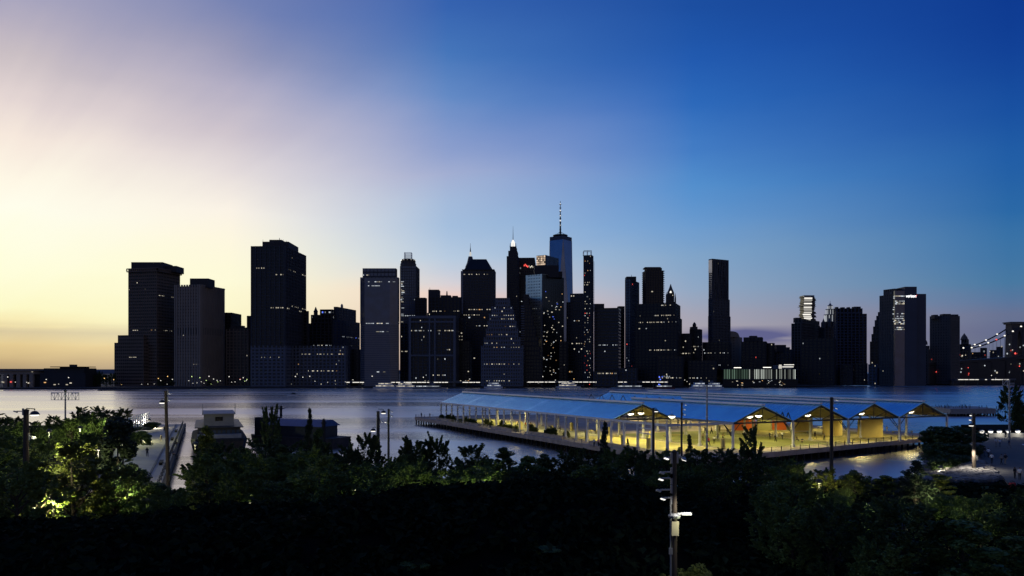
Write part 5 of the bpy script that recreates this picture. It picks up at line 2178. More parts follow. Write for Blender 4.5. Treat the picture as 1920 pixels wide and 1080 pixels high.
# ------------------------------------------------------------------ barges by the left pier
def hullpts(L, Bm, n=11, sharp=2.2):
    P = []
    for i in range(n):
        s = i / (n - 1)
        wd = Bm / 2 * (1 - max(0, (s - .62) / .38) ** sharp) * (1 - .15 * max(0, (.1 - s) / .1))
        P.append((-L / 2 + L * s, -wd))
    return P + [(x, -y) for x, y in P[::-1] if abs(y) > .01]


M['hull'] = mat('dark rusty hull', (.055, .045, .04), .7, .1, .4, .6, .2)
bz = math.atan2(-dv.y, -dv.x)
b1 = thing('old_ferry', 'old dark ferry with a pale square upper cabin moored beside the left pier', 'boat', (-68.5, 186, 0), math.atan2(dv.y, dv.x))
m = MB()
H1 = hullpts(40, 11.4)
m.prism([(x * .96, y * .86) for x, y in H1], -1, 2.6, poly1=H1)
part(m, 'hull', M['hull'], b1, org=(0, 0, 0))
m = MB()
m.prism([(x, y) for x, y in H1], 2.61, 3.2, poly1=[(x * .99, y * .98) for x, y in H1])
part(m, 'bulwark', M['timber_dark'], b1, org=(0, 0, 0))
m = MB()
m.box(-16, -4.3, 3.21, 12, 4.3, 5.3)
m.box(-17, -4.9, 5.31, 13, 4.9, 5.5)
part(m, 'deck_house', M['steel_dark'], b1, org=(0, 0, 0))
m = MB()
m.box(-13, -3.1, 5.51, 3, 3.1, 8.0)
m.box(-13.6, -3.4, 8.01, 3.6, 3.4, 8.2)
part(m, 'upper_cabin', mat('grey painted cabin', (.24, .23, .235), .7, 0, .15, .5), b1, org=(0, 0, 0))
for y in (-1.2,):
    m = MB()
    m.box(-13.06, -.8, 6.6, -13.0, .8, 7.5)
    part(m, 'window', GL['dark'], b1, org=(0, 0, 0))
m = MB()
m.box(-18.2, -4.4, 3.21, -16.1, 4.4, 4.0)
part(m, 'stern_box', mat('pale stern locker', (.3, .3, .31), .7), b1, org=(0, 0, 0))
for y in (-3.3, 3.3):
    m = MB()
    m.tube((-13, y, 8.2), (-13, y, 10.4), .08, .04, 5)
    part(m, 'mast', M['steel_dark'], b1, org=(0, 0, 0))
for i in range(9):
    m = MB()
    y = -3.8 + i * .95
    m.box(-16.05, y - .3, 3.9, -16.0, y + .3, 4.8)
    part(m, 'window', GL['blue'], b1, org=(0, 0, 0))
for i, (dx, dy) in enumerate(((-59.6, 198), (-57.0, 197))):
    m = MB()
    m.tube((dx, dy, -2), (dx, dy, 8.6 if i == 0 else 8.9), .33, .3, 8)
    m.tube((dx, dy, 8.0), (dx, dy, 8.25), .45, n=8)
    m.bar((dx - .9, dy, 7.9 + i * .3), (dx + .9, dy, 7.9 + i * .3), .15)
    o = solo(m, 'mooring_pile', M['timber_dark'], ('left' if i == 0 else 'right') + ' one of the two tall dark mooring piles beside the old ferry', 'mooring pile', (dx, dy, 0), 'mooring piles by the barges')
m = MB()
p = W(607, 840, 172)
m.tube((p.x, 172, -2), (p.x, 172, zt(789, 172)), .42, .38, 9)
m.tube((p.x, 172, zt(794, 172)), (p.x, 172, zt(792, 172)), .62, n=9)
m.lathe([(.42, 0), (.1, .5)], 9, (p.x, 172, zt(789, 172)))
solo(m, 'mooring_pile', M['timber_dark'], 'single thick mooring pile with a collar right of the blue roofed barge', 'mooring pile', (p.x, 172, 0), 'mooring piles by the barges')
b2 = thing('covered_barge', 'dark barge with a blue roofed cabin moored right of the old ferry', 'boat', (-50.5, 186, 0), math.atan2(dv.y, dv.x) + R(46))
m = MB()
H2 = hullpts(26, 8.5)
m.prism([(x * .95, y * .85) for x, y in H2], -1, 2.4, poly1=H2)
part(m, 'hull', M['hull'], b2, org=(0, 0, 0))
m = MB()
m.box(-9.5, -3.2, 2.41, 5, 3.2, 4.9)
part(m, 'cabin', M['steel_dark'], b2, org=(0, 0, 0))
m = MB()
m.prism([(-10, -3.7), (5.6, -3.7), (5.6, 3.7), (-10, 3.7)], 4.91, 6.3, poly1=[(-9.6, -1.2), (5.2, -1.2), (5.2, 1.2), (-9.6, 1.2)])
part(m, 'roof', mat('blue tarpaulin roof', (.03, .06, .17), .5, 0, .2, .8), b2, org=(0, 0, 0))
m = MB()
m.box(5.6, -2.2, 2.41, 10, 2.2, 6.6)
part(m, 'wheelhouse', M['steel_dark'], b2, org=(0, 0, 0))
for i in range(5):
    m = MB()
    m.box(-8.6 + i * 2.6, -3.26, 3.3, -7.0 + i * 2.6, -3.2, 4.4)
    part(m, 'window', GL['blue'], b2, org=(0, 0, 0))
db = thing('dinghy', 'small white dinghy floating below the blue roofed barge', 'boat', (W(541, 826, 158).x, 158, 0), R(8))
m = MB()
HD = hullpts(6.0, 1.9, 9, 2.0)
m.prism([(x * .85, y * .7) for x, y in HD], -.2, .75, poly1=HD)
part(m, 'hull', M['white_paint'], db, org=(0, 0, 0))
m = MB()
m.prism([(-.6, -.6), (1.2, -.6), (1.2, .6), (-.6, .6)], .76, 1.5, poly1=[(-.4, -.5), (.6, -.5), (.6, .5), (-.4, .5)])
part(m, 'cuddy', M['white_paint'], db, org=(0, 0, 0))
# ------------------------------------------------------------------ light poles
def head_meshes():
    a = MB()
    a.lathe([(.06, .34), (.24, .27), (.40, .05), (.42, 0)], 12)
    b = MB()
    b.lathe([(.26, -.12), (.36, -.02)], 12)
    fl = MB()
    fl.prism([(-.06, -.26), (.46, -.28), (.46, .28), (-.06, .26)], 0, .13, poly1=[(0, -.2), (.38, -.22), (.38, .22), (0, .2)])
    le = MB()
    le.box(-.02, -.23, -.06, .42, .24, -.005)
    return a.mesh('lamp_shade', M['steel_dark']), b.mesh('lens', M['glow_white']), fl.mesh('flood_body', M['steel_grey']), le.mesh('lens', M['glow_white'])


SHADE, LENS, FLOOD, FLENS = head_meshes()


def pole(label, u, vt, Y, r, heads, mt='timber_pole', group='tall park light poles', zb=None, lean=0.0, lightp=0, lcol=(1, .93, .8)):
    x = (u - 960) / F * Y
    zb = hz(x, Y) if zb is None else zb
    h = CZ - (vt - HOR) * Y / F - zb
    o = thing('light_pole', label, 'light pole', (x, Y, zb), 0, group)
    m = MB()
    m.tube((0, 0, -.3), (lean, 0, h), r, r * .72, 10)
    m.lathe([(r * .8, 0), (r * .85, .12), (.03, .2)], 10, (lean, 0, h))
    part(m, 'shaft', M[mt], o, org=(0, 0, 0))
    for dz, dx, kind in heads:
        z = h - dz
        m = MB()
        sx = 1 if dx > 0 else -1
        lx = lean * z / h
        if kind == 'dome':
            m.bar((lx, 0, z + .55), (lx + dx, 0, z + .5), .07)
            m.bar((lx + dx, 0, z + .53), (lx + dx, 0, z + .38), .07)
            part(m, 'arm', M['steel_dark'], o, org=(0, 0, 0))
            s = use(SHADE, 'lamp_shade', o, (lx + dx, 0, z))
            use(LENS, 'lens', s)
        else:
            m.bar((lx, 0, z + .1), (lx + dx, -.05, z + .1), .08)
            m.bar((lx + sx * r * .9, 0, z - .25), (lx + sx * r * .9, 0, z + .35), .12)
            part(m, 'bracket', M['steel_grey'], o, org=(0, 0, 0))
            s = use(FLOOD, 'floodlight', o, (lx + dx, -.05, z), (R(14), R(18) * sx, 0 if sx > 0 else math.pi), (.55, .6, .6))
            use(FLENS, 'lens', s)
            if kind == 'off':
                s.children[0].data = FLENS_OFF
    m = MB()
    m.box(r * .6, -r * 1.3, 1.6, r * 1.4, -r * .4, 2.3)
    part(m, 'switch_box', M['steel_dark'], o, org=(0, 0, 0))
    if lightp:
        lamp(o, (heads[0][1] * 1.6, -.8, h - max(q_[0] for q_ in heads[:4]) - .8), lightp, lcol, .3, 'SPOT', 165)
    return o


le = MB()
le.box(-.02, -.23, -.06, .42, .24, -.005)
FLENS_OFF = le.mesh('lens', M['steel_white'])

# nearest pole in front of the dark bank
pn = pole('nearest timber light pole with white floodlights, rising in front of the dark bank', 1264.5, 850, 45, .18,
          [(.3, .42, 'flood'), (.32, -.35, 'flood'), (1.15, -.62, 'off'), (1.5, -.66, 'flood'), (2.15, -.8, 'off'), (2.6, -.55, 'flood')], 'timber_pole', lightp=260)
hpn = CZ - (850 - HOR) * 45 / F - pn.location.z
zc = CZ - (968 - HOR) * 45 / F - pn.location.z
m = MB()
m.lathe([(.30, -.1), (.36, 0), (.36, .06), (.2, .18)], 10, (0, 0, zc))
part(m, 'collar', M['steel_grey'], pn, org=(0, 0, 0))
m = MB()
m.bar((.1, 0, zc + .12), (.45, 0, zc + .16), .08)
m.prism([(.4, -.12), (.95, -.16), (.95, .16), (.4, .12)], zc + .08, zc + .2)
part(m, 'luminaire_arm', M['steel_white'], pn, org=(0, 0, 0))
m = MB()
m.box(-.2, -.26, zc - 1.05, .2, -.19, zc - .25)
part(m, 'notice_plate', mat('yellowed notice plate', (.5, .45, .3), .7), pn, org=(0, 0, 0))
m = MB()
m.box(-.34, -.24, zc - 2.1, -.14, -.1, zc - 1.75)
m.tube((-.24, -.17, -.2), (-.24, -.17, zc - 2.1), .05, n=6)
m.tube((-.24, -.12, zc - 1.75), (-.24, -.12, hpn - 2.7), .04, n=6)
part(m, 'conduit', M['steel_grey'], pn, org=(0, 0, 0))
lamp(pn, (.8, -.5, zc - .35), 42, (.95, 1.0, .62), .15)

pole('leaning tall dark pole with stacked white lamps beside the left pier walkway', 316, 735, 101, .26, [(.15, .45, 'flood'), (1.0, .4, 'flood'), (1.35, -.5, 'dome'), (1.9, -.7, 'off')], zb=1.9, lean=-.35)
pole('dark pole with a dome lamp at its top, left one of the close middle pair', 709, 773, 112, .3, [(.1, .75, 'dome'), (1.3, .45, 'flood'), (2.6, -.7, 'dome')], 'steel_dark')
pole('thinner pole with white lamps, right one of the close pair in mid picture', 728.5, 769, 122, .2, [(.2, .45, 'flood'), (.9, .45, 'flood'), (1.9, -.35, 'flood')], 'steel_dark', zb=.6)
pole('dark pole with one dome lamp in front of the first shed gable', 1225, 767, 128, .27, [(.35, .45, 'dome')], 'steel_dark')
pole('dark pole with stacked white floodlights before the second blue roof', 1278, 757, 131, .2, [(.15, .55, 'flood'), (.9, .42, 'flood'), (1.75, .42, 'flood')], 'steel_dark')
pole('timber pole with two white floodlights in front of the third gable', 1559, 747, 121, .3, [(.25, .75, 'flood'), (.75, .5, 'off'), (1.5, .62, 'flood')], 'timber_pole')
pole('olive timber pole with stacked lamps at the right between the path and the cove', 1826, 777, 123, .3, [(.2, -.42, 'flood'), (.9, -.5, 'flood'), (1.7, -.4, 'dome'), (4.6, -.35, 'off')], 'timber_pole', lightp=1700)
pole('timber post with a wide dome lamp over the left planting', 49, 771, 70, .3, [(.3, .75, 'dome'), (.1, -.8, 'off'), (2.3, .6, 'flood')], 'timber_pole', lightp=0)
dl = lamp(C.objects[[o_.name for o_ in C.objects if o_.get('label', '').startswith('timber post with a wide')][0]], (.9, -.2, 10.9), 8500, (1, .93, .5), .25, 'SPOT', 78)
dl.rotation_euler = Vector((.8, 4.6, -6.2)).to_track_quat('-Z', 'Y').to_euler()

# slender metal masts with frames at the top
def framemast(label, u, vt, Y, zb, kind):
    x = (u - 960) / F * Y
    h = zt(vt, Y) - zb
    o = thing('light_mast', label, 'light mast', (x, Y, zb))
    m = MB()
    m.tube((0, 0, 0), (0, 0, h), .2, .15, 8)
    part(m, 'shaft', M['steel_grey'], o, org=(0, 0, 0))
    m = MB()
    if kind == 'truss':
        wd, hh = 52 / F * Y, 13.5 / F * Y
        z1 = h - 2.2 / F * Y
        z0 = z1 - hh
        for z in (z0, z1):
            m.bar((-wd / 2, -.1, z), (wd / 2, -.1, z), .1)
        for i in range(9):
            a = -wd / 2 + wd * i / 8
            m.bar((a, -.1, z0), (a, -.1, z1), .07)
            if i < 8:
                b = a + wd / 8
                m.bar((a, -.1, z0 if i % 2 else z1), (b, -.1, z1 if i % 2 else z0), .06)
        part(m, 'top_frame', M['steel_grey'], o, org=(0, 0, 0))
        for sx in (-1, 1):
            for q in (.75, .55, .9):
                s = use(FLOOD, 'floodlight', o, (sx * wd / 2 * q, -.35, z1 - .1), (R(20), 0, 0), (.8, .8, .8))
        m = MB()
        m.lathe([(.3, 0), (.3, .3), (.1, .6)], 8, (0, 0, h - .1))
        part(m, 'cap', M['steel_dark'], o, org=(0, 0, 0))
    else:
        sd_ = -1
        wd, hh = 1.0, 1.25
        cx_ = sd_ * .95
        for z in (h - .1, h - .1 - hh):
            m.bar((cx_ - wd / 2, 0, z), (cx_ + wd / 2, 0, z), .07)
        for a in (-wd / 2, wd / 2):
            m.bar((cx_ + a, 0, h - .1), (cx_ + a, 0, h - .1 - hh), .07)
        m.bar((cx_ - wd / 2, 0, h - .1 - hh), (cx_ + wd / 2, 0, h - .1), .06)
        m.bar((0, 0, h - .5), (cx_, 0, h - .5), .07)
        if kind == 'double':
            m.bar((.2, 0, h - .9), (1.1, 0, h - .9), .1)
            m.bar((-1.1, 0, h - 1.3), (1.1, 0, h - 1.3), .08)
        part(m, 'top_frame', M['steel_white'], o, org=(0, 0, 0))
        m = MB()
        for z in (h * .3, h * .55, h * .8):
            m.lathe([(.22, 0), (.22, .25)], 8, (0, 0, z))
        part(m, 'clamp', M['steel_white'], o, org=(0, 0, 0))
    return o


framemast('slender mast carrying a wide trussed frame of floodlights over the left trees', 122.5, 734, 168, ZD + .7, 'truss')
framemast('slender grey mast with a small square frame, in front of the blue roofs', 1325.5, 722, 143, ZD, 'frame')
framemast('slender grey mast with a small frame near the right edge, before the river', 1892.5, 711, 178, ZD, 'double')

# low wall with a row of lights at the end of the right path
t = thing('parapet_wall', 'low pale parapet wall at the river end of the right path', 'wall', (112, 184.8, 2.1))
m = MB()
a, b = Vector((98, 183.0)), Vector((134, 186.4))
d = (b - a).normalized()
c = (a + b) / 2
m.obox((c.x, c.y), tuple(d), (b - a).length, .5, 1.2, 3.0)
m.obox((c.x, c.y), tuple(d), (b - a).length + .2, .7, 3.0, 3.12)
part(m, 'wall_panel', M['concrete'], t)
m, m2 = MB(), MB()
m.lathe([(.12, 0), (.5, .1), (.56, .2), (.4, .34), (.1, .42)], 12)
m2.lathe([(.30, -.34), (.52, -.1), (.48, .08)], 12)
c1, c2 = m.mesh('lamp_cap', M['steel_grey']), m2.mesh('lens', M['glow_white'])
for i, u in enumerate((1841, 1857.5, 1874, 1890, 1908.5)):
    Y = 184.2 + i * .1
    p = W(u, 819, Y)
    p.z = 3.5
    o = thing('wall_lamp', ['leftmost bright lamp in the row on the right parapet', 'second bright lamp from the left on the right parapet', 'middle bright lamp on the right parapet',
                            'fourth bright lamp from the left on the right parapet', 'warmest bright lamp at the right end of the parapet row'][i], 'lamp', p, 0, 'lamps along the right parapet')
    use(c1, 'lamp_cap', o)
    use(c2, 'lens', o)
    mm = MB()
    mm.bar((0, 0, -.4), (0, 0, .05), .1)
    part(mm, 'stem', M['steel_grey'], o, org=(0, 0, 0))
    if i % 2 == 0:
        lamp(o, (0, -1.2, -.1), 130, (1, .95, .82), .2)

# riprap of the cove
rs = random.Random(81)
mb = MB()
cnt = 0
RX = np.array([rs.uniform(34, 96) for _ in range(50000)])
RY = np.array([rs.uniform(106, 184) for _ in range(50000)])
RD, RZ = land_dist(RX, RY), terrain(RX, RY)
for x, y, d, z in zip(RX, RY, RD, RZ):
    if not -3.0 < d < 15 or z < -.6 or cnt > 9000 or (d > 9 and (y < 110 or x < 50)) or x > float(np.interp(y, [106, 124, 145, 158, 172, 181], [66, 75, 84, 90.5, 95.5, 97])) - .5:
        continue
    e = rs.uniform(.2, .66)
    cnt += 1
    b = len(mb.v)
    ax_ = rs.uniform(0, 6.28)
    pts = []
    for k in range(8):
        sx, sy, sz = (1 if k & 1 else -1), (1 if k & 2 else -1), (1 if k & 4 else -1)
        px_, py_, pz_ = sx * e * rs.uniform(.6, 1.05), sy * e * rs.uniform(.5, .8), sz * e * rs.uniform(.3, .6)
        pts.append((x + px_ * math.cos(ax_) - py_ * math.sin(ax_), y + px_ * math.sin(ax_) + py_ * math.cos(ax_), z + .12 + pz_))
    mb.v += pts
    for q in ((0, 1, 3, 2), (4, 6, 7, 5), (0, 4, 5, 1), (2, 3, 7, 6), (0, 2, 6, 4), (1, 5, 7, 3)):
        mb.f.append(tuple(b + j for j in q))
        mb.m.append(0)
solo(mb, 'riprap', mat('grey shore stones', (.15, .138, .125), .9, 0, .35, .8, .3), kind='stuff')

# ------------------------------------------------------------------ trees
LM = {
    'dark': leaf_mat('dark leaves', (.028, .048, .014), (.08, .12, .036)),
    'mid': leaf_mat('green leaves', (.06, .105, .022), (.15, .20, .055)),
    'olive': leaf_mat('yellow green leaves', (.055, .08, .014), (.14, .16, .035)),
    'needle': leaf_mat('dark needles', (.012, .022, .012), (.036, .055, .026), .1),
}
M['bark'] = mat('bark', (.045, .036, .028), .9, 0, .4, 3, .5)


def leaves(cl, n, size, r, droop=0.0, aspect=.55):
    """cl: list of (centre, radius) clumps; n leaf-size folded diamonds spread through them"""
    V, Fc = [], []
    for i in range(n):
        c, rad = r.choice(cl)
        while True:
            q = Vector((r.uniform(-1, 1), r.uniform(-1, 1), r.uniform(-1, 1)))
            if .1 < q.length < 1:
                break
        q = q.normalized() * q.length ** .5
        p = c + Vector((q.x * rad, q.y * rad, q.z * rad * .75))
        a = Vector((r.uniform(-1, 1), r.uniform(-1, 1), r.uniform(-.7, .5) - droop)).normalized()
        n_ = (q + Vector((r.uniform(-.8, .8), r.uniform(-.8, .8), r.uniform(0, 1.2)))).normalized()
        b = a.cross(n_)
        if b.length < .05:
            continue
        b.normalize()
        s = size * r.uniform(.6, 1.35)
        f = n_ * s * .12
        k = len(V)
        V += [tuple(p - a * s * .5), tuple(p + b * s * aspect * .5 + f), tuple(p + a * s * .5), tuple(p - b * s * aspect * .5 + f)]
        Fc += [(k, k + 1, k + 2), (k, k + 2, k + 3)]
    return V, Fc


def leafmesh(name, cl, n, size, r, **k):
    V, Fc = leaves(cl, n, size, r, **k)
    me = bpy.data.meshes.new(name)
    me.from_pydata(V, [], Fc)
    me.materials.append(LM['dark'])
    me.update()
    return me


def proto(kind, seed):
    """crown and trunk meshes of a 10 m tree"""
    r = random.Random(seed)
    tr = MB()
    cl = []
    if kind == 'broad':
        tr.tube((0, 0, -.6), (0, 0, 3.2), .24, .18, 8)
        tips = []
        for i in range(9):
            a = i * 2.4 + r.uniform(-.4, .4)
            b0 = Vector((0, 0, 2.4 + .45 * i * .8))
            rad = r.uniform(1.6, 3.0) * (1 - .05 * i)
            b1 = Vector((math.cos(a) * rad, math.sin(a) * rad, b0.z + r.uniform(1.3, 3.0)))
            tr.tube(b0, b1, .12, .04, 6)
            tips.append(b1)
            for _ in range(2):
                b2 = b1 + Vector((r.uniform(-1.2, 1.2), r.uniform(-1.2, 1.2), r.uniform(.3, 1.6)))
                tr.tube(b1, b2, .05, .02, 5)
                tips.append(b2)
        tr.tube((0, 0, 3.2), (.2, .1, 8.8), .17, .03, 6)
        for p in tips:
            cl.append((p, r.uniform(.6, 1.1)))
        for i in range(46):
            z = r.uniform(1.2, 9.3)
            q = (z - 1.2) / 8.4
            rad = 3.3 * math.sin(math.pi * (q * .82 + .14)) ** .7 * r.uniform(.45, 1.05)
            a = r.uniform(0, 6.28)
            cl.append((Vector((math.cos(a) * rad, math.sin(a) * rad, z)), r.uniform(.45, .9)))
        for i in range(6):
            cl.append((Vector((r.uniform(-1.4, 1.4), r.uniform(-1.4, 1.4), r.uniform(8.6, 9.9))), r.uniform(.25, .5)))
        outer = [c for c, q in cl if q > .3]
        for i in range(90):
            c = r.choice(outer)
            d = Vector((c.x, c.y, 0)).normalized() * r.uniform(.2, 1) + Vector((r.uniform(-.4, .4), r.uniform(-.4, .4), r.uniform(.2, 1.3)))
            d.normalize()
            L = r.uniform(.5, 1.3)
            for k in range(4):
                cl.append((c + d * (.45 + L * k / 3), .26 - .045 * k))
        n, size = 15000, .38
    elif kind == 'airy':
        tr.tube((0, 0, -.6), (.1, 0, 9.2), .15, .03, 7)
        for i in range(20):
            z = 1.8 + i * .38
            a = i * 2.4 + r.uniform(-.5, .5)
            rad = 2.5 * (1 - (z - 1.8) / 9.6) * r.uniform(.7, 1.15)
            p = Vector((math.cos(a) * rad, math.sin(a) * rad, z + rad * .5))
            tr.tube((0, 0, z), p, .05, .015, 5)
            cl.append((p, r.uniform(.3, .65)))
            cl.append((p * .6 + Vector((0, 0, z * .4)), r.uniform(.35, .6)))
        cl.append((Vector((0.1, 0, 9.4)), .4))
        n, size = 4600, .40
    elif kind == 'conifer':
        tr.tube((0, 0, -.6), (0, 0, 9.8), .2, .02, 7)
        for i in range(20):
            z = .8 + i * .46
            R_ = 2.3 * (1 - (z - .5) / 9.7) ** .85
            for j in range(7 if i < 13 else 4):
                a = j * 6.283 / 7 + i * .7 + r.uniform(-.3, .3)
                rr = R_ * r.uniform(.6, 1.15)
                p = Vector((math.cos(a) * rr, math.sin(a) * rr, z - rr * .12))
                if j % 2 == 0:
                    tr.tube((0, 0, z), p, .035, .012, 4)
                cl.append((p * .75 + Vector((0, 0, z * .25)), .28 + R_ * .12))
                cl.append((p, .2 + R_ * .07))
        cl.append((Vector((0, 0, 9.7)), .16))
        cl.append((Vector((0, 0, 9.3)), .2))
        n, size = 7000, .36
    elif kind == 'column':
        tr.tube((0, 0, -.6), (0, 0, 9), .2, .03, 7)
        for i in range(60):
            z = r.uniform(.6, 9.6)
            rad = 1.75 * (1 - ((z - 4.4) / 6.0) ** 2) ** .5 if abs(z - 4.4) < 6 else .2
            a = r.uniform(0, 6.28)
            cl.append((Vector((math.cos(a) * rad * r.uniform(.5, .95), math.sin(a) * rad * r.uniform(.5, .95), z)), r.uniform(.4, .75)))
        cl.append((Vector((0, 0, 9.8)), .3))
        n, size = 7500, .40
    else:
        for i in range(9):
            a = r.uniform(0, 6.28)
            p = Vector((math.cos(a) * r.uniform(.8, 3.2), math.sin(a) * r.uniform(.8, 3.2), r.uniform(5, 8.5)))
            tr.tube((0, 0, -.4), p, .12, .03, 5)
            cl.append((p, 1.2))
        for i in range(60):
            a = r.uniform(0, 6.28)
            rad = 4.2 * math.sqrt(r.random())
            z = r.uniform(.4, 9.2 - rad * .75)
            cl.append((Vector((math.cos(a) * rad, math.sin(a) * rad, z)), r.uniform(.9, 1.7)))
        n, size = 9000, .66
    asp = .28 if kind == 'conifer' else .55
    return leafmesh(kind + '_crown', cl, n, size, r, droop=.5 if kind == 'conifer' else 0, aspect=asp), tr.mesh(kind + '_trunk', M['bark'])


PRO = {k: [proto(k, 100 + 7 * i + j * 31) for i in range(n)] for j, (k, n) in enumerate((('broad', 4), ('airy', 3), ('conifer', 2), ('column', 1), ('shrub', 3)))}
CR = {}


def crownmesh(kind, i, leaf):
    key = (kind, i, leaf)
    if key not in CR:
        me = PRO[kind][i][0]
        if leaf != 'dark':
            me = me.copy()
            me.materials.clear()
            me.materials.append(LM[leaf])
        CR[key] = me
    return CR[key]


rt = random.Random(91)
WID = {'broad': 7.4, 'airy': 5.0, 'conifer': 4.8, 'column': 3.9, 'shrub': 10.0}
NAMES = {'broad': 'broadleaf_tree', 'airy': 'young_tree', 'conifer': 'conifer_tree', 'column': 'columnar_tree', 'shrub': 'shrub'}


def tree(kind, u, vt, Y, wpx, label, leaf='dark', group=None, zb=None, name=None):
    x = (u - 960) / F * Y
    z = hz(x, Y) if zb is None else zb
    h = zt(vt, Y) - z
    if h < .4:
        h = .4
    wd = wpx / F * Y / WID[kind]
    i = rt.randrange(len(PRO[kind]))
    cm, tm = crownmesh(kind, i, leaf), PRO[kind][i][1]
    if kind == 'broad':
        wd = min(wd, h * .145 * rt.uniform(.85, 1.1))
    cat = 'shrub' if kind == 'shrub' else 'tree'
    o = thing(name or NAMES[kind], label, cat, (x, Y, z), rt.uniform(0, 6.28), group)
    o.scale = (wd, wd, h / 10.0)
    use(cm, 'crown', o)
    use(tm, 'trunk', o)
    return o


ORD = []


ALIKE = {'dark bushy tree of the left pier planting': ('dark tree crowded into the planting on the left pier', 'trees crowded on the left pier'),
         'dark broad tree in the mass below the two barges': ('dark tree in the crowded bank below the barges and the close pole pair', 'trees crowded on the bank at left centre'),
         'dark leafy tree in the hedge below the covered pier': ('dark tree in the crowded bank below the covered pier', 'trees crowded on the bank under the covered pier'),
         'dark tree in the unlit mass at the bottom right': ('dark tree in the unlit crowd on the bottom right slope', 'trees crowded on the bottom right slope')}


def ordinals():
    for u, o, t in ORD:
        o['label'], o['group'] = ALIKE[t]


BED = ZD + .6
# planting on the left pier
gl_ = 'dark bushy trees planted over the left pier'
for u, v, Y, wp in ((-20, 776, 150, 110), (28, 782, 172, 90), (66, 792, 150, 90), (100, 780, 190, 80), (150, 766, 196, 70), (128, 786, 158, 90), (176, 776, 170, 80), (10, 800, 128, 110), (90, 806, 136, 110), (205, 772, 205, 60)):
    ORD.append((u, tree('broad', u, v, Y, wp, 'x', 'dark' if rt.random() < .6 else 'mid', gl_, BED), 'dark bushy tree of the left pier planting'))
tree('broad', 188, 764, 212, 62, 'green tree with a ragged top behind the slender trussed mast on the left pier', 'mid', None, BED)
tree('broad', 232, 767, 205, 62, 'brightly lamp lit yellow green tree near the glass screen on the left pier', 'olive', None, BED)
tree('airy', 212, 784, 178, 60, 'lamp lit yellow green tree just left of the dark columnar tree', 'olive', None, BED)
tree('shrub', 266, 800, 200, 42, 'green shrub growing against the glass screen', 'mid', None, BED)
tree('shrub', 285, 789, 205, 30, 'low dark shrub at the far end of the glass screen', 'dark', None, BED)
tree('shrub', 266, 806, 160, 40, 'green shrub beside the near end of the pier walkway bed', 'mid', None, BED)
tree('column', 221, 783, 80, 74, 'dark columnar tree standing tall left of the pier walkway', 'needle')
tree('broad', 30, 832, 92, 150, 'dark broad tree at the left edge below the dome lamp post', 'mid')
tree('broad', -40, 842, 80, 150, 'dark broad tree cut by the left edge of the picture')
tree('broad', 138, 836, 72, 168, 'big yellow green tree glowing in lamp light at the left', 'olive')
tree('broad', 70, 900, 66, 130, 'dim green tree low in front of the big glowing tree', 'mid')
tree('broad', 216, 886, 76, 110, 'shaded green tree at the right shoulder of the big glowing tree', 'mid')
tree('shrub', 247, 868, 92, 70, 'dark shrub at the foot of the dark columnar tree')
tree('column', 282, 905, 80, 90, 'dark round topped tree hiding the near end of the pier walkway')
tree('shrub', 352, 918, 88, 70, 'green shrub in the gap beside the strip of water', 'mid')
tree('airy', 388, 794, 106, 62, 'yellow leaved young tree in front of the old ferry', 'olive')
# middle bank
gm_ = 'dark trees massed on the middle of the bank'
for u, v, Y, wp, lf in ((416, 838, 96, 110, 'dark'), (455, 852, 90, 110, 'mid'), (500, 830, 100, 110, 'dark'), (545, 834, 96, 120, 'dark'), (596, 838, 98, 80, 'dark'),
                        (470, 900, 80, 160, 'dark'), (560, 888, 82, 150, 'mid'), (640, 895, 78, 130, 'dark'), (395, 905, 80, 110, 'dark'), (520, 862, 94, 110, 'mid'), (600, 868, 92, 100, 'dark'), (440, 872, 92, 110, 'mid'), (680, 872, 90, 90, 'mid'), (510, 915, 72, 150, 'dark'), (610, 920, 72, 150, 'mid')):
    ORD.append((u, tree('broad', u, v, Y, wp, 'x', lf, gm_), 'dark broad tree in the mass below the two barges'))
tree('broad', 510, 774, 112, 44, 'small ragged tree standing up in front of the blue roofed barge', 'dark')
tree('conifer', 580, 762, 110, 40, 'slim pointed conifer rising above the bank right of the blue roofed barge', 'needle')
tree('airy', 597, 800, 112, 44, 'scraggly sapling right of the slim pointed conifer', 'dark')
tree('broad', 652, 842, 98, 66, 'rounded dark tree left of the close pair of poles')
tree('broad', 684, 824, 102, 70, 'taller dark tree just left of the close pair of poles')
tree('airy', 702, 814, 106, 34, 'small lamp lit sapling at the dome lamp pole of the close pair', 'olive')
tree('broad', 662, 900, 86, 90, 'green speckled tree below the close pair of poles', 'mid')
tree('broad', 738, 860, 92, 60, 'dim tree in the gap under the thinner pole', 'mid')
tree('broad', 778, 830, 98, 78, 'dark tree with a leaning spiky top right of the close pair of poles')
tree('conifer', 762, 814, 102, 34, 'thin conifer tip poking out of the trees right of the close pair of poles', 'needle')
tree('broad', 818, 822, 98, 66, 'dark tree with two spiky tops below the near corner of the covered pier')
tree('broad', 772, 868, 84, 90, 'faintly lit green tree in the middle of the bank', 'mid')
tree('broad', 838, 882, 84, 90, 'second faintly lit green tree in the middle of the bank, further right', 'mid')
tree('broad', 884, 838, 94, 84, 'dark tree with feathery branches left of the reflecting patch of water')
tree('airy', 946, 836, 94, 70, 'thin dark tree against the pale water by the pier', 'dark')
tree('airy', 990, 852, 92, 80, 'sparse tree with water glinting through its twigs', 'mid')
tree('airy', 1022, 850, 96, 60, 'second sparse tree with water glinting through, touching the pier', 'dark')
tree('broad', 915, 872, 80, 120, 'wide dark green tree below the feathery dark tree', 'mid')
tree('broad', 1062, 846, 98, 74, 'dark tree overlapping the pier edge under the near shed')
gr_ = 'dark trees in the hedge below the sheds'
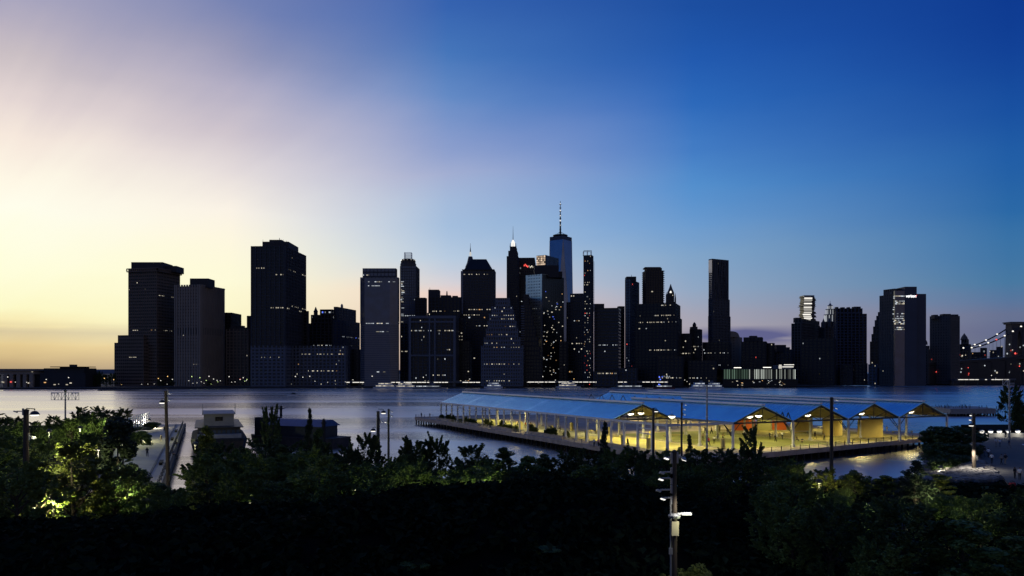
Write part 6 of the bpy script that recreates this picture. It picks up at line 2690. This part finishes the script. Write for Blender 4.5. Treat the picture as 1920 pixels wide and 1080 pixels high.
for u, v, Y, wp, lf in ((1100, 850, 100, 80, 'dark'), (1150, 846, 104, 70, 'mid'), (1195, 842, 106, 70, 'dark'), (1250, 846, 104, 70, 'mid'), (1310, 848, 104, 80, 'dark'), (1358, 846, 106, 74, 'dark'),
                        (1440, 862, 100, 90, 'dark'), (1500, 872, 96, 100, 'dark'), (1050, 888, 80, 120, 'dark'), (1130, 880, 84, 120, 'dark'), (1215, 880, 84, 120, 'dark'), (1300, 876, 86, 120, 'mid'), (1390, 868, 92, 100, 'dark'), (870, 880, 88, 110, 'mid'), (960, 880, 86, 110, 'dark'), (1010, 880, 90, 100, 'mid'), (800, 872, 92, 100, 'dark'), (740, 890, 86, 100, 'mid')):
    ORD.append((u, tree('broad', u, v, Y, wp, 'x', lf, gr_), 'dark leafy tree in the hedge below the covered pier'))
tree('conifer', 1134, 788, 124, 46, 'dark cedar standing before the near row of white columns', 'needle')
tree('conifer', 1292, 813, 122, 36, 'small dark cone shaped conifer before the green court', 'needle')
tree('broad', 1410, 810, 122, 62, 'small round dark tree before the second gable')
tree('broad', 1545, 880, 96, 60, 'tree with one lamp lit yellow side at the foot of the timber pole', 'olive')
tree('shrub', 1605, 878, 100, 60, 'lit feathery shrub at the edge of the cove', 'olive')
tree('airy', 1602, 884, 92, 70, 'pale green young tree at the edge of the cove', 'olive')
tree('airy', 1660, 890, 90, 78, 'second pale green young tree left of the big dark conifer', 'olive')
tree('conifer', 1716, 862, 84, 110, 'big dark conifer standing before the stones of the cove', 'needle')
tree('airy', 1762, 888, 88, 80, 'pale green young tree right of the big dark conifer', 'olive')
tree('shrub', 1782, 788, 150, 110, 'big dark round tree at the corner of the cove and the path', 'dark', zb=1.4)
tree('shrub', 1768, 822, 143, 80, 'dark bush under the left side of the big dark round tree', 'dark', zb=.8)
tree('shrub', 1800, 826, 142, 74, 'dark bush under the right side of the big dark round tree', 'dark', zb=1.2)
tree('shrub', 1784, 846, 134, 84, 'low dark bush in front of the big dark round tree', 'dark', zb=.6)
tree('shrub', 1812, 828, 140, 50, 'dark bush beside the olive timber pole', 'dark')
tree('shrub', 1858, 912, 100, 60, 'light green shrub at the edge of the right path', 'olive')
gq_ = 'dark trees along the bottom right'
for u, v, Y, wp, lf in ((1470, 930, 76, 130, 'dark'), (1540, 940, 72, 130, 'mid'), (1630, 950, 70, 130, 'dark'), (1700, 945, 72, 120, 'dark'), (1790, 935, 76, 120, 'dark'), (1860, 925, 84, 110, 'dark'),
                        (1915, 918, 88, 100, 'dark'), (1580, 990, 58, 150, 'dark'), (1680, 1000, 56, 150, 'dark'), (1780, 990, 58, 150, 'dark'), (1880, 975, 62, 150, 'dark'), (1950, 940, 72, 120, 'mid'), (1480, 1000, 58, 120, 'mid')):
    ORD.append((u, tree('broad', u, v, Y, wp, 'x', lf, gq_), 'dark tree in the unlit mass at the bottom right'))
tree('broad', 1893, 726, 215, 44, 'dark tree on the ruined pier at the right edge', 'dark', zb=1.8)
tree('shrub', 1914, 742, 214, 34, 'dark bush beside the tree at the right edge of the river', 'dark', zb=1.8)
tree('shrub', 1302, 1050, 46, 110, 'bright green lamp lit bush at the foot of the nearest pole', 'olive')
tree('shrub', 1245, 1068, 45, 40, 'small lit bush just left of the nearest pole foot', 'olive')
tree('shrub', 1020, 1044, 48, 60, 'dim green bush low on the dark bank', 'mid')
tree('shrub', 775, 1050, 44, 60, 'faint green bush at the bottom edge left of centre', 'mid')
LIMU = [-60, 40, 70, 250, 262, 318, 325, 368, 376, 480, 500, 620, 640, 760, 770, 860, 900, 960, 1050, 1500, 1535, 1560, 1640, 1700, 1760, 1800, 1860, 1900, 1960]
LIMV = [842, 842, 905, 905, 912, 912, 925, 925, 850, 850, 836, 836, 848, 848, 838, 838, 850, 858, 858, 862, 884, 912, 930, 924, 915, 930, 934, 916, 914]
for n_, (ua, ub, ya, yb, ha, hb_, base, lab_, grp_) in {
        'a': (-40, 238, 112, 212, 3.4, 6.2, BED, *ALIKE['dark bushy tree of the left pier planting']),
        'b': (380, 760, 74, 104, 4.2, 7.2, None, *ALIKE['dark broad tree in the mass below the two barges']),
        'c': (740, 1500, 76, 106, 3.2, 5.4, None, *ALIKE['dark leafy tree in the hedge below the covered pier']),
        'd': (1450, 1960, 48, 92, 3.6, 6.4, None, *ALIKE['dark tree in the unlit mass at the bottom right']),
        'e': (-60, 330, 50, 86, 3.2, 5.6, None, 'dark tree in the unlit crowd on the bottom left slope', 'trees crowded on the bottom left slope')}.items():
    for q_ in range({'a': 30, 'b': 26, 'c': 40, 'd': 44, 'e': 22}[n_]):
        Y = ya + (yb - ya) * rt.random()
        u = rt.uniform(ua, ub)
        x = (u - 960) / F * Y
        zb = base if base is not None else hz(x, Y)
        h = rt.uniform(ha, hb_)
        vl = float(np.interp(u, LIMU, LIMV)) if n_ != 'a' else float(np.interp(u, [-40, 60, 120, 240], [792, 786, 780, 778]))
        h = min(h, CZ - zb - (vl + rt.uniform(0, 30) - HOR) * Y / F)
        if h < 1.6:
            continue
        if n_ == 'd' and Y > 84 and x > 44:
            continue
        if n_ == 'e' and 40 < u < 260 and Y < 74:
            continue
        tree(rt.choice(['broad', 'broad', 'broad', 'airy']), u, HOR + (CZ - zb - h) * F / Y, Y, h * .95 / Y * F, lab_, rt.choice(['dark', 'mid', 'mid']), grp_, base)
ordinals()
# land spit under the tree at the right edge
mb = MB()
p = W(1908, 772, 214)
mb.prism([(p.x - 10, 207), (p.x + 40, 205), (p.x + 40, 236), (p.x - 4, 234)], -2, 1.8)
solo(mb, 'river_bank', M['soil'], kind='structure')
# trees on the far quay
gf_ = 'far quay trees at the left'
for u, v, wp in ((168, 703, 18), (180, 704, 16), (189, 697.5, 16), (200, 704, 18), (211, 701, 16), (-10, 702, 30), (74, 700, 12)):
    tree('broad', u, v, 830, wp, 'tiny dark tree on the far shore left of the leftmost tower', 'dark', gf_, 1.6)
gz_ = 'far quay trees'
for u, v, wp in ((300, 712, 20), (322, 713, 18), (392, 714, 16), (880, 714, 14), (1262, 705, 14), (1290, 700, 16), (1562, 700, 20), (1590, 702, 18), (1640, 704, 18), (1700, 703, 20), (1740, 704, 20)):
    Ysh = float(np.interp(u, [s[0] for s in SH], [CZ * F / (s[1] - HOR) for s in SH]))
    tree('broad', u, v, Ysh + 18, wp, 'tiny dark tree standing on the far quay at the feet of the towers', 'dark', gz_, 1.6)

# planting under the sheds along the far part of the walk
gp_ = 'grassy clumps planted under the long near shed'
for i in range(26):
    t_ = 40 + i * 3.0 + rt.uniform(-.6, .6)
    p = PT(t_, -8.9 + rt.uniform(-.6, .6) + (2.4 if i % 3 == 0 else 0), ZD)
    o = thing('grass_clump', 'lamp lit yellow green grassy clump under the eave of the long near shed', 'plant', p, rt.uniform(0, 6), gp_)
    k = rt.uniform(.13, .2)
    o.scale = (k, k, k * rt.uniform(.8, 1.3))
    use(crownmesh('shrub', i % 3, 'olive'), 'foliage', o)

# undergrowth over the bank: nobody could count it
r_ = random.Random(95)
cl = []
nx_ = 15000
X_ = np.array([r_.uniform(-110, 120) for _ in range(nx_)])
Y_ = np.array([r_.uniform(30, 104) for _ in range(nx_)])
Z_ = terrain(X_, Y_)
Dd = land_dist(X_, Y_)
for x, y, z, d in zip(X_, Y_, Z_, Dd):
    if d < 2 or abs(x) > y * .72 + 6:
        continue
    if x > 78 and y > 104:
        continue
    cl.append((Vector((x, y, z + .2)), r_.uniform(.5, 1.15)))
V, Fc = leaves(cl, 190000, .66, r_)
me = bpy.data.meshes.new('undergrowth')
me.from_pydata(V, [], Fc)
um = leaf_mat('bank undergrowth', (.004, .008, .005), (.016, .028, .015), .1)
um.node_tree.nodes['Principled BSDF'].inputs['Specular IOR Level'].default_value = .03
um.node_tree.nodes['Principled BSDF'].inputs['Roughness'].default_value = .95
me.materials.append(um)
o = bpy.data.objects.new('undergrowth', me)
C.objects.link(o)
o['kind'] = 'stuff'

# path lamps hidden among the trees; some are added to brighten dark foliage
M['glow_dim'] = emit('shaded lamp lens', (1, .9, .6), 1.2, True)
M['glow_dim'].cycles.emission_sampling = 'NONE'


def path_or_fill(label, u, v, Y, power, col, zb=None):
    x = (u - 960) / F * Y
    zb = hz(x, Y) if zb is None else zb
    h = zt(v, Y) - zb
    o = thing('path_or_fill_lamp', label, 'path lamp', (x, Y, zb))
    m = MB()
    m.tube((0, 0, -.2), (0, 0, h), .08, .06, 6)
    part(m, 'post', M['steel_dark'], o, org=(0, 0, 0))
    m = MB()
    m.lathe([(.40, -.32), (.42, -.3), (.36, .0), (.1, .14)], 10, (0, 0, h))
    part(m, 'lamp_shade', M['steel_dark'], o, org=(0, 0, 0))
    m = MB()
    m.lathe([(.14, -.4), (.16, -.33)], 10, (0, 0, h))
    part(m, 'lens', M['glow_white'], o, org=(0, 0, 0))
    lamp(o, (0, 0, h - .75), power * 1.7, col, .2)
    for c_ in o.children:
        if c_.name.startswith('lens'):
            c_.data.materials.clear()
            c_.data.materials.append(M['glow_dim'])
    return o


path_or_fill('white path lamp shining between the big glowing tree and the columnar tree', 184, 838, 92, 1100, (1, .93, .62))
path_or_fill('path lamp half hidden at the left foot of the big glowing tree', 60, 950, 66, 420, (1, .88, .4))
path_or_fill('path lamp under the lit tree beside the glass screen', 222, 800, 171, 5200, (.95, 1, .5), BED)
path_or_fill('path lamp deep in the left pier planting near the trussed mast', 150, 800, 150, 2000, (.95, 1, .5), BED)
path_or_fill('path lamp in the planting right of the dome lamp post', 92, 806, 128, 1200, (.95, 1, .5), BED)
path_or_fill('added low lamp in front of the big glowing tree', 100, 930, 66, 1500, (1, .9, .42))  # unseen lamp added to brighten the glowing tree from the front
path_or_fill('added hidden lamp under the faintly lit trees in the middle of the bank', 812, 912, 78, 420, (.9, 1, .5))  # this and the next three are added, hidden, to brighten the bank trees
path_or_fill('added hidden lamp beneath the feathery dark tree', 905, 905, 76, 380, (.9, 1, .55))
path_or_fill('added hidden lamp under the green speckled tree below the close pair', 668, 912, 80, 380, (.9, 1, .5))
path_or_fill('added hidden lamp low in the dark mass below the barges', 470, 935, 74, 260, (.9, 1, .45))
path_or_fill('path lamp at the head of the pier walkway by the glass screen', 280, 786, 214, 1500, (1, .95, .75), ZD)
path_or_fill('path lamp behind the yellow leaved young tree', 366, 830, 112, 380, (1, .9, .45), 1.5)
path_or_fill('path lamp among the pale young trees by the cove', 1634, 944, 82, 2000, (1, .95, .55))
path_or_fill('path lamp just right of the big dark conifer', 1775, 932, 80, 2000, (1, .95, .55))
path_or_fill('path lamp lighting the stones of the cove', 1764, 874, 131, 700, (1, .93, .75), 1.6)
path_or_fill('path lamp hidden behind the tree at the timber pole foot', 1536, 900, 92, 700, (1, .9, .4), 1.6)
path_or_fill('added lamp glowing in the bottom right crowd below the conifer', 1690, 985, 60, 420, (.9, 1, .55))  # this and the next four are added to lift the dark foliage
path_or_fill('added lamp glowing in the bottom right crowd near the picture edge', 1850, 970, 66, 420, (.9, 1, .55))
path_or_fill('added lamp glowing in the bottom right crowd, leftmost one', 1540, 975, 64, 360, (.9, 1, .55))
path_or_fill('added lamp low among the trees at the left edge', 22, 890, 76, 500, (.95, 1, .5))
path_or_fill('added lamp low behind the dark round topped tree by the pier walkway', 238, 905, 78, 500, (.95, 1, .5))
path_or_fill('path lamp in the trees under the close pair of poles', 694, 828, 112, 220, (.9, 1, .55), 1.0)
# ------------------------------------------------------------------ people
def body(joints, seed=0):
    """one skinned figure from a joint dictionary; 1.74 m tall when upright"""
    J = joints
    names = ['pelvis', 'chest', 'neck', 'head', 'crown', 'shl', 'ell', 'hal', 'shr', 'elr', 'har', 'hil', 'knl', 'anl', 'tol', 'hir', 'knr', 'anr', 'tor']
    E = [('pelvis', 'chest'), ('chest', 'neck'), ('neck', 'head'), ('head', 'crown'), ('chest', 'shl'), ('shl', 'ell'), ('ell', 'hal'), ('chest', 'shr'), ('shr', 'elr'), ('elr', 'har'),
         ('pelvis', 'hil'), ('hil', 'knl'), ('knl', 'anl'), ('anl', 'tol'), ('pelvis', 'hir'), ('hir', 'knr'), ('knr', 'anr'), ('anr', 'tor')]
    rad = dict(pelvis=.145, chest=.15, neck=.062, head=.105, crown=.075, shl=.07, ell=.048, hal=.04, shr=.07, elr=.048, har=.04, hil=.10, knl=.068, anl=.048, tol=.04, hir=.10, knr=.068, anr=.048, tor=.04)
    me = bpy.data.meshes.new('body')
    me.from_pydata([J[n] for n in names], [(names.index(a), names.index(b)) for a, b in E], [])
    o = bpy.data.objects.new('body', me)
    C.objects.link(o)
    sk = o.modifiers.new('skin', 'SKIN')
    sk.use_smooth_shade = True
    for i, n in enumerate(names):
        v = me.skin_vertices[0].data[i]
        v.radius = (rad[n], rad[n] * (1.25 if n in ('chest', 'pelvis') else 1))
        v.use_root = n == 'pelvis'
    ss = o.modifiers.new('sub', 'SUBSURF')
    ss.levels = ss.render_levels = 1
    bpy.context.view_layer.update()
    out = bpy.data.meshes.new_from_object(o.evaluated_get(bpy.context.evaluated_depsgraph_get()))
    bpy.data.objects.remove(o)
    # clothes by height along the figure: 0 skin, 1 top, 2 trousers, 3 shoes, 4 hair
    out.materials.clear()
    for _ in range(5):
        out.materials.append(None)
    seg = {'pelvis-chest': 1, 'chest-neck': 1, 'neck-head': 0, 'head-crown': 4, 'chest-shl': 1, 'shl-ell': 1, 'ell-hal': 0, 'chest-shr': 1, 'shr-elr': 1, 'elr-har': 0,
           'pelvis-hil': 2, 'hil-knl': 2, 'knl-anl': 2, 'anl-tol': 3, 'pelvis-hir': 2, 'hir-knr': 2, 'knr-anr': 2, 'anr-tor': 3}
    segs = [(Vector(J[a]), Vector(J[b]), seg[f'{a}-{b}']) for a, b in E]
    for p in out.polygons:
        best, bm = 9, 1
        for a, b, m_ in segs:
            d = b - a
            t = max(0, min(1, (p.center - a).dot(d) / d.length_squared))
            q = (p.center - a - d * t).length
            if q < best:
                best, bm = q, m_
        if bm == 0 and p.center.z > J['head'][2] - .02 and p.center.y > J['head'][1] + .0:
            bm = 4
        p.material_index = bm
    return out


def stand(leg=.0, arm=.0, lift=0.0, lean=0.0, out=0.0):
    """faces -y; leg = stride, arm = swing, lift = run"""
    L = leg
    J = dict(pelvis=(0, 0, .93), chest=(0, -lean * .5, 1.3), neck=(0, -lean, 1.47), head=(0, -lean - .02, 1.6), crown=(0, -lean - .02, 1.7),
             shl=(-.19, -lean * .8, 1.40), shr=(.19, -lean * .8, 1.40),
             ell=(-.25 - out * .25, -lean * .6 + arm * .7, 1.14 + out * .22), hal=(-.26 - out * .5, -lean * .6 + arm * .6 - .12 - lift * .2, .90 + lift * .3 + out * .45),
             elr=(.25 + out * .25, -lean * .6 - arm * .7, 1.14 + out * .22), har=(.26 + out * .5, -lean * .6 - arm - .12, .90 + lift * .4 + out * .45),
             hil=(-.10, 0, .86), knl=(-.11, -L * .55 - .03, .47 + lift * .12), anl=(-.11, -L * .7 + lift * .3, .08 + lift * .25), tol=(-.12, -L * .7 - .17 + lift * .3, .035 + lift * .2),
             hir=(.10, 0, .86), knr=(.11, L * .35 - .03, .47), anr=(.11, L * .9, .08), tor=(.12, L * .9 - .17, .035))
    return J


def sit():
    J = stand()
    for k in list(J):
        x, y, z = J[k]
        if k in ('pelvis', 'chest', 'neck', 'head', 'crown', 'shl', 'shr', 'ell', 'elr', 'hil', 'hir'):
            J[k] = (x, y, z - .40)
    J['hal'] = (-.14, -.32, .60)
    J['har'] = (.14, -.32, .60)
    J['knl'] = (-.12, -.44, .50)
    J['knr'] = (.12, -.44, .50)
    J['anl'] = (-.12, -.48, .08)
    J['anr'] = (.13, -.46, .08)
    J['tol'] = (-.13, -.65, .035)
    J['tor'] = (.14, -.63, .035)
    return J


BOD = {'walk': body(stand(.32, .22)), 'stand': body(stand(.02, .03)), 'run': body(stand(.42, .3, .6, .12)), 'sit': body(sit()), 'reach': body(stand(.2, .0, .2, .0, 1.0)), 'step': body(stand(.18, -.15, 0, .03))}


def cm2(n, c):
    return mat(n, c, .85, 0, .1, 6)


CL = {'white': cm2('white cloth', (.72, .71, .69)), 'black': cm2('black cloth', (.015, .015, .017)), 'navy': cm2('navy cloth', (.02, .03, .07)), 'grey': cm2('grey cloth', (.2, .2, .2)),
      'red': cm2('red cloth', (.5, .05, .04)), 'tan': cm2('tan cloth', (.34, .27, .18)), 'denim': cm2('denim cloth', (.06, .09, .16)), 'pink': cm2('pink cloth', (.6, .28, .3))}
SK = [mat('light skin', (.45, .28, .2), .6, 0, .08, 6), mat('brown skin', (.18, .10, .065), .6, 0, .08, 6)]
HAIR = cm2('dark hair', (.02, .014, .01))
SHOE = cm2('dark shoes', (.03, .03, .03))
pc = [0]


def person(u, v, pose, top, bot, rz, label, z=ZD + .03, Y=None, group=None):
    pc[0] += 1
    Y = Y or (CZ - z) * F / (v - HOR)
    o = bpy.data.objects.new('person', BOD[pose])
    C.objects.link(o)
    o.location = ((u - 960) / F * Y, Y, z)
    o.rotation_euler = (0, 0, R(rz))
    k = 1 + .05 * math.sin(pc[0] * 2.3)
    o.scale = (k, k, k)
    for i, m_ in enumerate((SK[pc[0] % 2], CL[top], CL[bot], SHOE, HAIR)):
        o.material_slots[i].link = 'OBJECT'
        o.material_slots[i].material = m_
    tagp(o, label, 'person', group)
    return o


person(276, 857, 'run', 'black', 'black', 20, 'person in black jogging on the pale left pier walkway', ZD)
person(302, 829, 'walk', 'tan', 'tan', 190, 'person in pale clothes walking away near the middle of the left pier walkway', ZD)
person(308.5, 812, 'stand', 'black', 'navy', 30, 'person in dark clothes standing far out on the left pier walkway beside the leaning pole', ZD)
person(324.5, 857, 'sit', 'navy', 'black', 100, 'person in navy seated on the bench by the left pier rail, nearer one', ZD)
person(330.5, 838, 'sit', 'black', 'denim', 95, 'person in black seated on the bench by the left pier rail, farther one', ZD)
person(790, 783, 'stand', 'black', 'black', 150, 'person in black standing at the far tip of the covered pier, left of two', Y=ydeck(783.8))
person(806, 783, 'stand', 'navy', 'black', 200, 'person in navy standing at the far tip of the covered pier, right of two', Y=ydeck(784))
person(1050, 812, 'walk', 'black', 'navy', 80, 'person in black walking on the bright court of the long near shed')
person(985, 803, 'step', 'red', 'tan', 60, 'person in a red top under the far half of the long near shed')
person(970, 800, 'stand', 'tan', 'black', 20, 'person in tan under the far half of the long near shed')
person(995, 803, 'stand', 'tan', 'denim', 220, 'person in tan and jeans under the far half of the long near shed')
person(1168, 834, 'stand', 'grey', 'black', 60, 'person in grey standing by the dark cedar at the near columns')
person(1177, 836, 'walk', 'black', 'black', 120, 'person in black beside the near columns right of the dark cedar')
person(1122, 838, 'step', 'pink', 'black', 20, 'person in pink walking on the pier edge left of the dark cedar')
person(1114, 838, 'stand', 'white', 'black', 330, 'person in white on the pier edge left of the dark cedar')
gp2 = 'players crowding the green court'
for i, (u, v, ps, tp, bt, rz) in enumerate(((1318, 826, 'step', 'tan', 'black', 40), (1329, 836, 'walk', 'red', 'black', 300), (1339, 832, 'stand', 'white', 'black', 150), (1346, 826, 'reach', 'grey', 'navy', 210),
                                            (1355, 826, 'run', 'tan', 'black', 70), (1364, 816, 'stand', 'black', 'grey', 180), (1334, 813, 'walk', 'grey', 'black', 90), (1349, 811, 'stand', 'navy', 'black', 10),
                                            (1322, 812, 'reach', 'black', 'black', 130), (1372, 818, 'walk', 'white', 'navy', 250))):
    person(u, v, ps, tp, bt, rz, f'player in a {tp} top and {bt} bottoms in the crowd on the green court', group=gp2)
person(1443.5, 824, 'stand', 'black', 'black', 160, 'person in black standing before the orange ball walls, left of two')
person(1453.5, 828, 'walk', 'navy', 'black', 60, 'person in navy walking before the orange ball walls')
person(1467, 824, 'reach', 'white', 'black', 200, 'person in a white top with arms out under the second gable')
person(1494, 828, 'sit', 'black', 'black', 40, 'person in black sitting at the foot of the column between second and third gables', z=ZD - .1)
person(1504, 832, 'sit', 'navy', 'black', 330, 'person in navy sitting at the foot of the column between second and third gables', z=ZD - .1)
person(1528, 823, 'walk', 'black', 'black', 90, 'person in black walking beneath the third gable')
person(1545.5, 825, 'step', 'grey', 'black', 270, 'person in grey facing the walker beneath the third gable')
person(1663, 811, 'stand', 'white', 'white', 180, 'person in white standing right of the big flat yellow ball wall')
person(1699.5, 807, 'stand', 'black', 'black', 180, 'person in black at the far rail under the fifth gable')
person(1885.5, 818, 'stand', 'black', 'black', 180, 'person in black standing behind the right parapet between its lamps', z=2.3, Y=182)
person(1846, 856, 'step', 'black', 'denim', 20, 'person in black near the olive pole on the right path', z=2.35)
person(1853, 858, 'walk', 'white', 'black', 10, 'person in a white top walking on the right path beside the olive pole', z=2.35)
person(1859.5, 869, 'walk', 'white', 'black', 340, 'person in white and black walking in front on the right path beside the olive pole', z=2.35)
person(1867, 838, 'stand', 'white', 'grey', 30, 'person in white far up the right path, left of a pair', z=2.35)
person(1874.5, 838, 'stand', 'white', 'denim', 340, 'person in white and jeans far up the right path, right of a pair', z=2.35)
person(1878, 871, 'walk', 'grey', 'black', 200, 'person in grey on the curve of the right path, left of a pair', z=2.35)
person(1885, 871, 'walk', 'black', 'tan', 190, 'person in black and tan on the curve of the right path, right of a pair', z=2.35)
person(1902.5, 897, 'stand', 'black', 'black', 20, 'person in black nearest on the right path above the red bag', z=2.35)
person(1912, 900, 'step', 'white', 'black', 340, 'person in white and black nearest the right edge on the right path', z=2.35)
person(1892, 840, 'walk', 'navy', 'grey', 100, 'person in navy far up the right path below the parapet lamps', z=2.35)
o = thing('shoulder_bag', 'red bag lying on the right path', 'bag', (0, 0, 0))
Y = (CZ - 2.35) * F / (914 - HOR)
o.location = ((1898.5 - 960) / F * Y, Y, 2.35)
m = MB()
m.prism([(-.42, -.2), (.42, -.2), (.46, .2), (-.46, .2)], 0, .62, poly1=[(-.34, -.12), (.34, -.12), (.36, .12), (-.36, .12)])
part(m, 'bag_body', CL['red'], o, org=(0, 0, 0))
m = MB()
for s in (-.14, .14):
    pts = [Vector((.22 * math.cos(a), s, .60 + .26 * math.sin(a))) for a in np.linspace(0, math.pi, 7)]
    for a, b in zip(pts, pts[1:]):
        m.tube(a, b, .025, n=5)
part(m, 'strap', CL['black'], o, org=(0, 0, 0))
